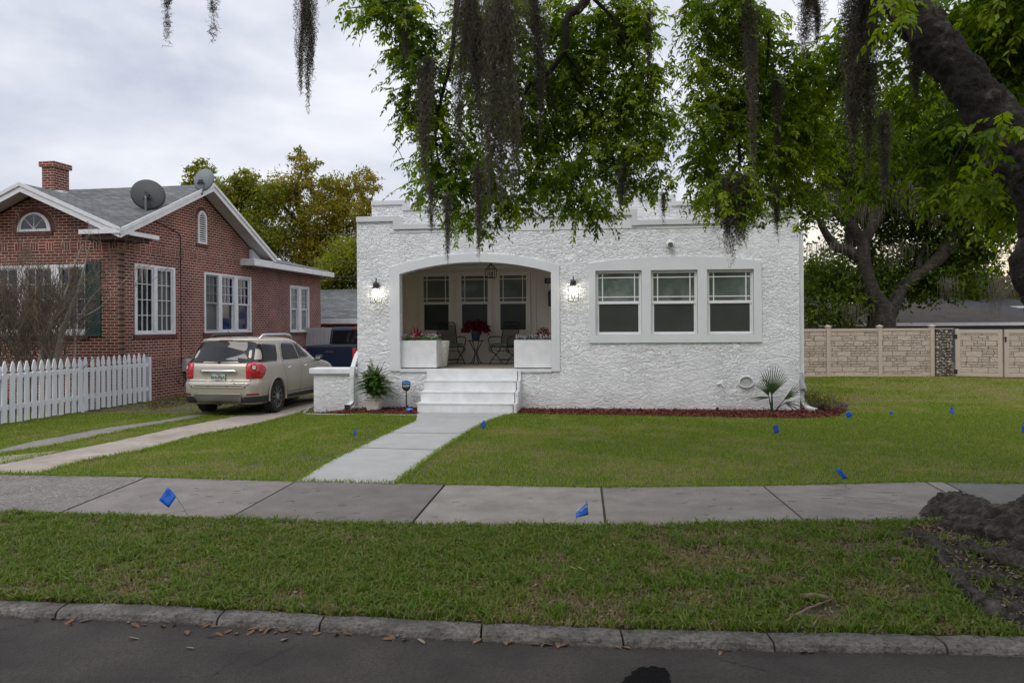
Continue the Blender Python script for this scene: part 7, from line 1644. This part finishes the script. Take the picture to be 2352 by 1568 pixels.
chips('bark_mulch', 'brown bark mulch in the bed down the right side of the white house', [m3], 900, leafmat('brown_mulch', (.05, .03, .02), (.10, .06, .04), (.16, .11, .08), 0, .9), .05, .03)
ed = [grd(x, y) for x, y in ((700, 951), (800, 953), (900, 954), (962, 954))]; ed2 = [grd(698, 951), grd(712, 938)]
structure(MB().tube([(x, y, float(gzz(x, y)) + .005) for x, y in ed], .02, 6).tube([(x, y, float(gzz(x, y)) + .01) for x, y in ed2], .035, 6).build('bed_edging', M['conc_new']))
dl = leafmat('dead_leaf_litter', (.05, .03, .018), (.09, .055, .035), (.16, .10, .065), 0, .95)
chips('leaf_litter', 'brown leaf litter along the foot of the brick wall', [zmg((338, 922), (432, 905), (440, 925), (400, 935), (343, 940))], 700, dl, .05, .03)

# ================================================================== GRASS
class VN:
    def __init__(s, seed, n=256): s.g = np.random.default_rng(seed).random((n, n)); s.n = n
    def at(s, x, y, sc):
        x = x * sc + 1000; y = y * sc + 1000; xi = np.floor(x).astype(int); yi = np.floor(y).astype(int); fx = x - xi; fy = y - yi; fx = fx * fx * (3 - 2 * fx); fy = fy * fy * (3 - 2 * fy); g = s.g; n_ = s.n
        a = g[xi % n_, yi % n_]; b = g[(xi + 1) % n_, yi % n_]; c = g[xi % n_, (yi + 1) % n_]; d = g[(xi + 1) % n_, (yi + 1) % n_]; return (a * (1 - fx) + b * fx) * (1 - fy) + (c * (1 - fx) + d * fx) * fy
    def fbm(s, x, y, sc): return s.at(x, y, sc) * .5 + s.at(x, y, sc * 2.1) * .3 + s.at(x, y, sc * 4.3) * .2
vn = VN(5); vn2 = VN(9)
grassm = leafmat('lawn_blade', (.32, .27, .12), (.215, .275, .026), (.085, .180, .009), .34, .6)
def fan_uniform(n_, y0, y1, half=.67):
    """points spread over the wedge of ground in view"""
    y = np.sqrt(rng.uniform(y0 ** 2, y1 ** 2, n_)); x = rng.uniform(-half, half, n_) * y; return x, y
hp_ = [hh(-.05, .0), hh(9.0, .0), hh(9.0, 11), hh(-.05, 11)]; hp2 = [hh(-1.0, .02), hh(0, .02), hh(0, .4), hh(-1.0, .4)]
bp_ = [tuple(bw_(x, y)[:2]) for x, y in ((-9.2, 0), (0.02, 0), (.02, 12.3), (-9.2, 12.3))]
walks = [wl, dr, ds, m1, m2, m3, hp_, hp2, bp_, [(sx - 1.6, sy - .5), (sx + .1, sy - .5), (sx + .8, sy + 4), (sx - .9, sy + 4)]]
def blades(x, y, z, hgt, wid, lean, tint, seg=2):
    k = len(x); az = rng.uniform(0, 2 * np.pi, k); L_ = lean * hgt; dx, dy = np.cos(az) * L_, np.sin(az) * L_; sa = rng.uniform(0, 2 * np.pi, k); sxv, syv = np.cos(sa) * wid / 2, np.sin(sa) * wid / 2
    z = z - .004
    b0_ = np.c_[x - sxv, y - syv, z]; b1_ = np.c_[x + sxv, y + syv, z]; hm = hgt * .62
    m0 = np.c_[x + dx * .38 - sxv * .8, y + dy * .38 - syv * .8, z + hm]; m1_ = np.c_[x + dx * .38 + sxv * .8, y + dy * .38 + syv * .8, z + hm]
    zt = hgt * np.clip(1 - lean * .35, .25, 1); t0 = np.c_[x + dx - sxv * .1, y + dy - syv * .1, z + zt]; t1 = np.c_[x + dx + sxv * .1, y + dy + syv * .1, z + zt]
    V = np.stack([b0_, b1_, m1_, m0, t1, t0], 1).reshape(-1, 3); i = np.arange(k)[:, None] * 6
    Q = np.concatenate([i + [[0, 1, 2, 3]], i + [[3, 2, 4, 5]]], 0); return V, Q, np.repeat(tint, 6)
def lawn(name, label, n_, y0, y1, keep, hgt, wid, lean, dryf, half=.67, gm=None):
    x, y = fan_uniform(n_, y0, y1, half); ok = keep(x, y); x, y = x[ok], y[ok]
    for P in walks:
        ok = ~inpoly(x, y, P); x, y = x[ok], y[ok]
    dry, dens = dryf(x, y); ok = rng.random(len(x)) < dens; x, y, dry = x[ok], y[ok], dry[ok]; k = len(x)
    tint = np.clip(.72 - dry * .62 + rng.normal(0, .22, k), 0, 1); tint = np.where(rng.random(k) < .09 + dry * .28, rng.uniform(0, .3, k), tint)
    h_ = hgt * rng.uniform(.5, 1.25, k) * (1 - .35 * dry); V, Q, T = blades(x, y, gzz(x, y), h_, wid * rng.uniform(.6, 1.2, k) * np.clip(y / 11, 1, 3), lean * rng.uniform(.2, 1.6, k), tint)
    print(name, k); return stuff(npmesh(name, V, Q, gm or grassm, None, attr=T), label, 'grass')
def dry_lawn(x, y):
    a = vn.fbm(x, y, .55); b = vn2.fbm(x, y, 3.0); d = np.clip((a - .50) * 2.0 + (b - .5) * 1.5 + .06, 0, 1)
    edge = np.clip(1 - np.abs(y - swf(x)) / .35, 0, 1); d = d * (1 - .7 * edge)
    near_edge_dirt = (vn2.fbm(x + 40, y, 2.2) > .66) & (x < -1)
    return d, np.where(near_edge_dirt, .35, 1.0)
lawn('lawn_grass', 'short yellow-green lawn grass between the sidewalk and the white house', 600000, 8.3, 17.2, lambda x, y: (y > swf(x) + .0), .042, .0075, .7, dry_lawn, .95)
lawn('drive_side_grass', 'thin patchy grass beside the drive under and around the parked SUV', 60000, 17.2, 23.0, lambda x, y: (x < -3.6) & (x > -9.6), .05, .010, .7, lambda x, y: (np.clip(vn.fbm(x, y, 1.2) + .1, 0, 1), np.clip((vn2.fbm(x, y, 2.4) - .33) * 4, .05, .9)))
def dry_side(x, y):
    a = vn.fbm(x, y, .5); b = vn2.fbm(x, y, 1.6); d = np.clip((a - .40) * 2.5 + (b - .5) * 1.2 + np.where((x > 11.5) & (y > 20), .45, 0), 0, 1); return d, np.ones_like(x)
lawn('side_yard_grass', 'patchy grass of the side yard up to the stone-look fence', 290000, 16.5, 26.2, lambda x, y: (x > 5.6) & (y < 25.7), .05, .010, .7, dry_side, .85)
vergem = leafmat('verge_blade', (.25, .19, .11), (.155, .190, .026), (.068, .135, .010), .32, .6)
rsoil = G((2085, 1215), (2352, 1197), (2800, 1200), (2800, 1445), (2352, 1453), (2290, 1420), (2195, 1340), (2135, 1275))
def dry_v(x, y):
    a = vn.fbm(x, y, 1.5); b = vn2.fbm(x, y, 5.5); rt = np.clip((x - 1.2) / 2.2, 0, 1); kd = np.clip(1 - (y - kerb_y(x)) / .45, 0, 1)
    d = np.clip((a - .45) * 3.0 + (b - .5) * 2.8 + .25 + rt * .35 + kd * .30 * (b > .5), 0, 1)
    rootz = np.exp(-(((x - 4.0) / 1.15) ** 2 + ((y - 5.5) / .95) ** 2)); bare = np.clip((b - .58) * 4 + (a - .52) * 2 + rt * .5, 0, .9)
    rootz = np.maximum(rootz, inpoly(x, y, rsoil) * .58)
    patch_ = np.exp(-(((x - 1.75) / .35) ** 2 + ((y - 4.85) / .14) ** 2))
    return d, np.clip(1.0 - bare * .85 - rootz * 1.6 - patch_ * .9, .03, 1)
lawn('verge_grass', 'coarse tufted grass of the verge between kerb and sidewalk', 290000, 4.35, 7.6, lambda x, y: (y > kerb_y(x) + .005) & (y < swn(x) - .005), .062, .0095, 1.0, dry_v, 1.1, vergem)
# broad fresh blades in tufts
def tufts(name, label, nt, y0, y1, keep, hgt, wid, half=1.1):
    x, y = fan_uniform(nt, y0, y1, half); ok = keep(x, y) & (vn2.fbm(x, y, 4) > .47) & (~inpoly(x, y, rsoil) | (rng.random(len(x)) < .12))
    x, y = x[ok], y[ok]; m_ = rng.integers(5, 11, len(x)); x = np.repeat(x, m_) + rng.normal(0, .018, m_.sum()); y = np.repeat(y, m_) + rng.normal(0, .018, m_.sum()); k = len(x)
    ok = keep(x, y); x, y = x[ok], y[ok]; k = len(x)
    V, Q, T = blades(x, y, gzz(x, y), hgt * rng.uniform(.6, 1.3, k), wid * rng.uniform(.7, 1.2, k), rng.uniform(.4, 1.7, k), np.clip(rng.normal(.82, .14, k), 0, 1)); return stuff(npmesh(name, V, Q, vergem, None, attr=T), label, 'grass')
tufts('verge_tufts', 'broad-bladed fresh green tufts in the verge', 9500, 4.35, 7.6, lambda x, y: (y > kerb_y(x) - .01) & (y < swn(x) + .02), .085, .012)
# creeping edge that hangs over the walks and kerb
def edging(name, label, pairs, n_, sp, hgt, wid):
    xx, yy = [], []
    for a, b in pairs:
        a, b = np.array(a), np.array(b); k = int(np.linalg.norm(b - a) * n_); t = rng.random(k); P = a + (b - a) * t[:, None]; w_ = sp * (.3 + 1.2 * vn2.at(P[:, 0], P[:, 1], 6)); xx.append(P[:, 0] + rng.normal(0, w_, k)); yy.append(P[:, 1] + rng.normal(0, w_, k))
    x, y = np.concatenate(xx), np.concatenate(yy); k = len(x); V, Q, T = blades(x, y, gzz(x, y) + .004, hgt * rng.uniform(.5, 1.3, k), wid * rng.uniform(.7, 1.2, k), rng.uniform(.4, 1.6, k), np.clip(rng.normal(.68, .24, k), 0, 1)); return stuff(npmesh(name, V, Q, vergem if 'edge_grass' != name else grassm, None, attr=T), label, 'grass')
def prs(P, close=False): return [(P[i], P[i + 1]) for i in range(len(P) - 1)]
structure(sheet('verge_dirt', [(x, float(kerb_y(x)) + .01) for x in np.linspace(-5.5, 5.5, 23)] + [(x, float(kerb_y(x)) + .12 + .08 * math.sin(x * 3.1)) for x in np.linspace(5.5, -5.5, 45)], -.008, mat('gutter_dirt', (.055, .038, .026), .95, nscale=12, namt=.5, bump=.8, bscale=60), jag=.02))
edging('edge_grass', 'longer grass creeping over the edges of sidewalk, walk and drive', prs(sw_far) + prs(dr) + prs(ds) + prs(wl[:6]) + prs(wl[-6:]), 260, .022, .06, .008)
edging('sidewalk_edge_grass', 'grass creeping over the near edge of the sidewalk', prs(sw_near), 420, .02, .055, .009)
edging('kerb_edge_grass', 'patchy tufts creeping over the back of the kerb', prs([(x, y + .05) for x, y in kb]), 190, .035, .05, .009)
thm = leafmat('thatch', (.06, .04, .026), (.12, .085, .055), (.22, .165, .11), 0, .95)
chips('verge_thatch', 'dead leaf and thatch litter lying in the verge grass', [[(x, float(kerb_y(x))) for x in np.linspace(-8, 6.6, 20)] + [(x, float(swn(x))) for x in np.linspace(6.6, -8, 20)]], 700, thm, .042, .03)
chips('root_litter', 'pale chips and dark litter round the tree roots', [rsoil], 1500, leafmat('root_chips', (.02, .014, .010), (.05, .036, .026), (.30, .23, .18), 0, .95), .022, .03)
# ================================================================== FALLEN LEAVES and sticks
lmats = [mat('fallen_leaf_' + n_, c, .8, nscale=30, namt=.3) for n_, c in (('tan', (.16, .098, .060)), ('orange', (.13, .062, .032)), ('pale', (.24, .18, .13)))]
def oakleaf(s):
    pr = [(0, -.5), (.05, -.35), (.16, -.2), (.12, -.1), (.22, .05), (.15, .12), (.18, .28), (.07, .36), (0, .5)]; b = MB(); vs = []
    for x, z in pr: vs += [(-x * s, z * s, .10 * s * abs(x) * 4 * x if False else .25 * s * x), (0, z * s, 0.0), (x * s, z * s, .25 * s * x)]
    return b.add(vs, [(i * 3 + j, i * 3 + j + 1, i * 3 + 4 + j, i * 3 + 3 + j) for i in range(8) for j in range(2)])
protos = []
for i in range(3):
    o = oakleaf(.075).build('fallen_leaf', lmats[i], None, smooth_=True); protos.append(o)
spots = []
zl = lambda x, y: ((x * .42517) / 1.06293, (1250 + y * .42517) / 1.06293)
zr_ = lambda x, y: ((1000 + x * .42517) / 1.06293, (1150 + y * .42517) / 1.06293)
for x, y in ((210, 625), (310, 614), (360, 612), (400, 635), (402, 652), (487, 628), (738, 636), (780, 657), (825, 652), (935, 660), (998, 655), (1075, 697), (1092, 785), (1185, 657), (1232, 662), (1213, 718), (1258, 707), (1312, 690), (1356, 702), (1448, 676), (1440, 696), (1500, 680), (1530, 688), (1555, 666), (1583, 695), (1618, 686), (1645, 684), (1712, 697), (1820, 703), (1930, 709), (1998, 706), (2228, 732), (2252, 725), (2322, 737), (770, 730), (1632, 738)): spots.append(zl(x, y))
for x, y in ((65, 980), (388, 960), (550, 975), (575, 980), (722, 984), (770, 995), (795, 985), (880, 985), (850, 998), (1188, 994), (1782, 1052), (1810, 1008), (2240, 1020), (2290, 1024), (1215, 935)): spots.append(zr_(x, y))
rs = random.Random(8)
for x, y in ((180, 1375), (520, 1385), (690, 1392), (960, 1400), (1080, 1405), (1190, 1352), (1500, 1430), (1360, 1388), (1590, 1440), (1720, 1420), (1960, 1405), (2060, 1430), (2180, 1440), (1400, 1330), (760, 1340), (330, 1290)): spots.append((x, y))
for i, (x, y) in enumerate(spots):
    road = i < 51
    X, Y = grd(x, y, -.07 if road else -.0); z = -.066 if road else float(gzz(X, Y)) + .02
    if road: Y = min(Y, float(kerb_y(X)) - .165)
    k = 2 if i in (34, 35, 12, 36) else (1 if rs.random() < .3 else 0)
    o = protos[k] if (i < 3 and False) else protos[k].copy()
    if o.name not in COL.objects: COL.objects.link(o)
    o.location = (X, Y, z + .004); o.rotation_euler = (rs.uniform(-.35, .35), rs.uniform(-.35, .35), rs.uniform(0, 6.28)); s = rs.uniform(.6, 1.15); o.scale = (s, s, s)
    cn = ('tan brown', 'reddish brown', 'pale bleached')[k]
    if road: tag(o, cn + ' dry leaf lying on the asphalt along the kerb', 'fallen leaf', cn + ' dry leaves on the street')
    else: tag(o, cn + ' dry leaf lying in the verge grass', 'fallen leaf', cn + ' dry leaves in the verge')
for o in protos: bpy.data.objects.remove(o)
for (x, y, lb) in ((1316, 1315, 'yellow-green fallen leaf in the verge, left one of a pair'), (1334, 1316, 'pale yellow-green fallen leaf in the verge, right one of a pair')):
    X, Y = grd(x, y); o = oakleaf(.075).build('fallen_leaf', mat('lime_leaf', (.32, .38, .05), .6), None, smooth_=True); o.location = (X, Y, float(gzz(X, Y)) + .045); o.rotation_euler = (.4, .2, 1.3); tag(o, lb, 'fallen leaf', 'yellow-green leaves in the verge')
def stick(label, a, b, r):
    A, B = grd(*a), grd(*b); t = MB(); m_ = ((A[0] + B[0]) / 2, (A[1] + B[1]) / 2 + .01); t.tube([(A[0], A[1], float(gzz(*A)) + .02), (m_[0], m_[1], float(gzz(*m_)) + .035), (B[0], B[1], float(gzz(*B)) + .03)], [r, r * .9, r * .5], 8); o = t.build('fallen_stick', mat('stick_wood', (.17, .12, .085), .9, nscale=20), None, smooth_=True); tag(o, label, 'stick', 'fallen sticks on the verge')
stick('long thin grey stick lying in the right part of the verge', (1795, 1432), (1912, 1380), .009)
stick('short thick broken root piece above the long stick', (1838, 1372), (1905, 1378), .022)
# pine needles and bits on the sidewalk
nm = mat('needle_litter', (.06, .045, .035), .9); b = MB()
for k in range(80):
    x = rng.uniform(-5, 5.5); y = rng.uniform(float(swn(x)) + .05, float(swf(x)) - .05); a = rng.uniform(-.5, .5); l_ = rng.uniform(.02, .09); b.tube([(x, y, .016), (x + math.cos(a) * l_, y + math.sin(a) * l_, .019)], .0014, 4)
stuff(b.build('needle_litter', nm, None), 'tiny dark needles and twigs scattered over the sidewalk', 'litter')
# pale scrape lines on the right sidewalk panel
b = MB()
for a, c in (((1905, 1123), (2130, 1137)), ((1860, 1135), (2100, 1152)), ((1870, 1142), (2110, 1165)), ((1900, 1150), (2080, 1175)), ((1900, 1165), (2060, 1180)), ((2010, 1128), (2150, 1147))):
    P = [grd(a[0] + (c[0] - a[0]) * i / 12, a[1] + (c[1] - a[1]) * i / 12 + 1.2 * math.sin(i * 1.3)) for i in range(13)]
    b.add([(x, y + s, .0155) for x, y in P for s in (-.006, .006)], [(2 * i, 2 * i + 1, 2 * i + 3, 2 * i + 2) for i in range(12)])
o = b.build('scrape_lines', conc('pale_scrape', (.38, .35, .32)), None); o.parent = swroot
A_, B_, C_, D_ = grd(2128, 1108), grd(2162, 1108), grd(2342, 1198), grd(2296, 1199)
print('objects', len(bpy.data.objects))
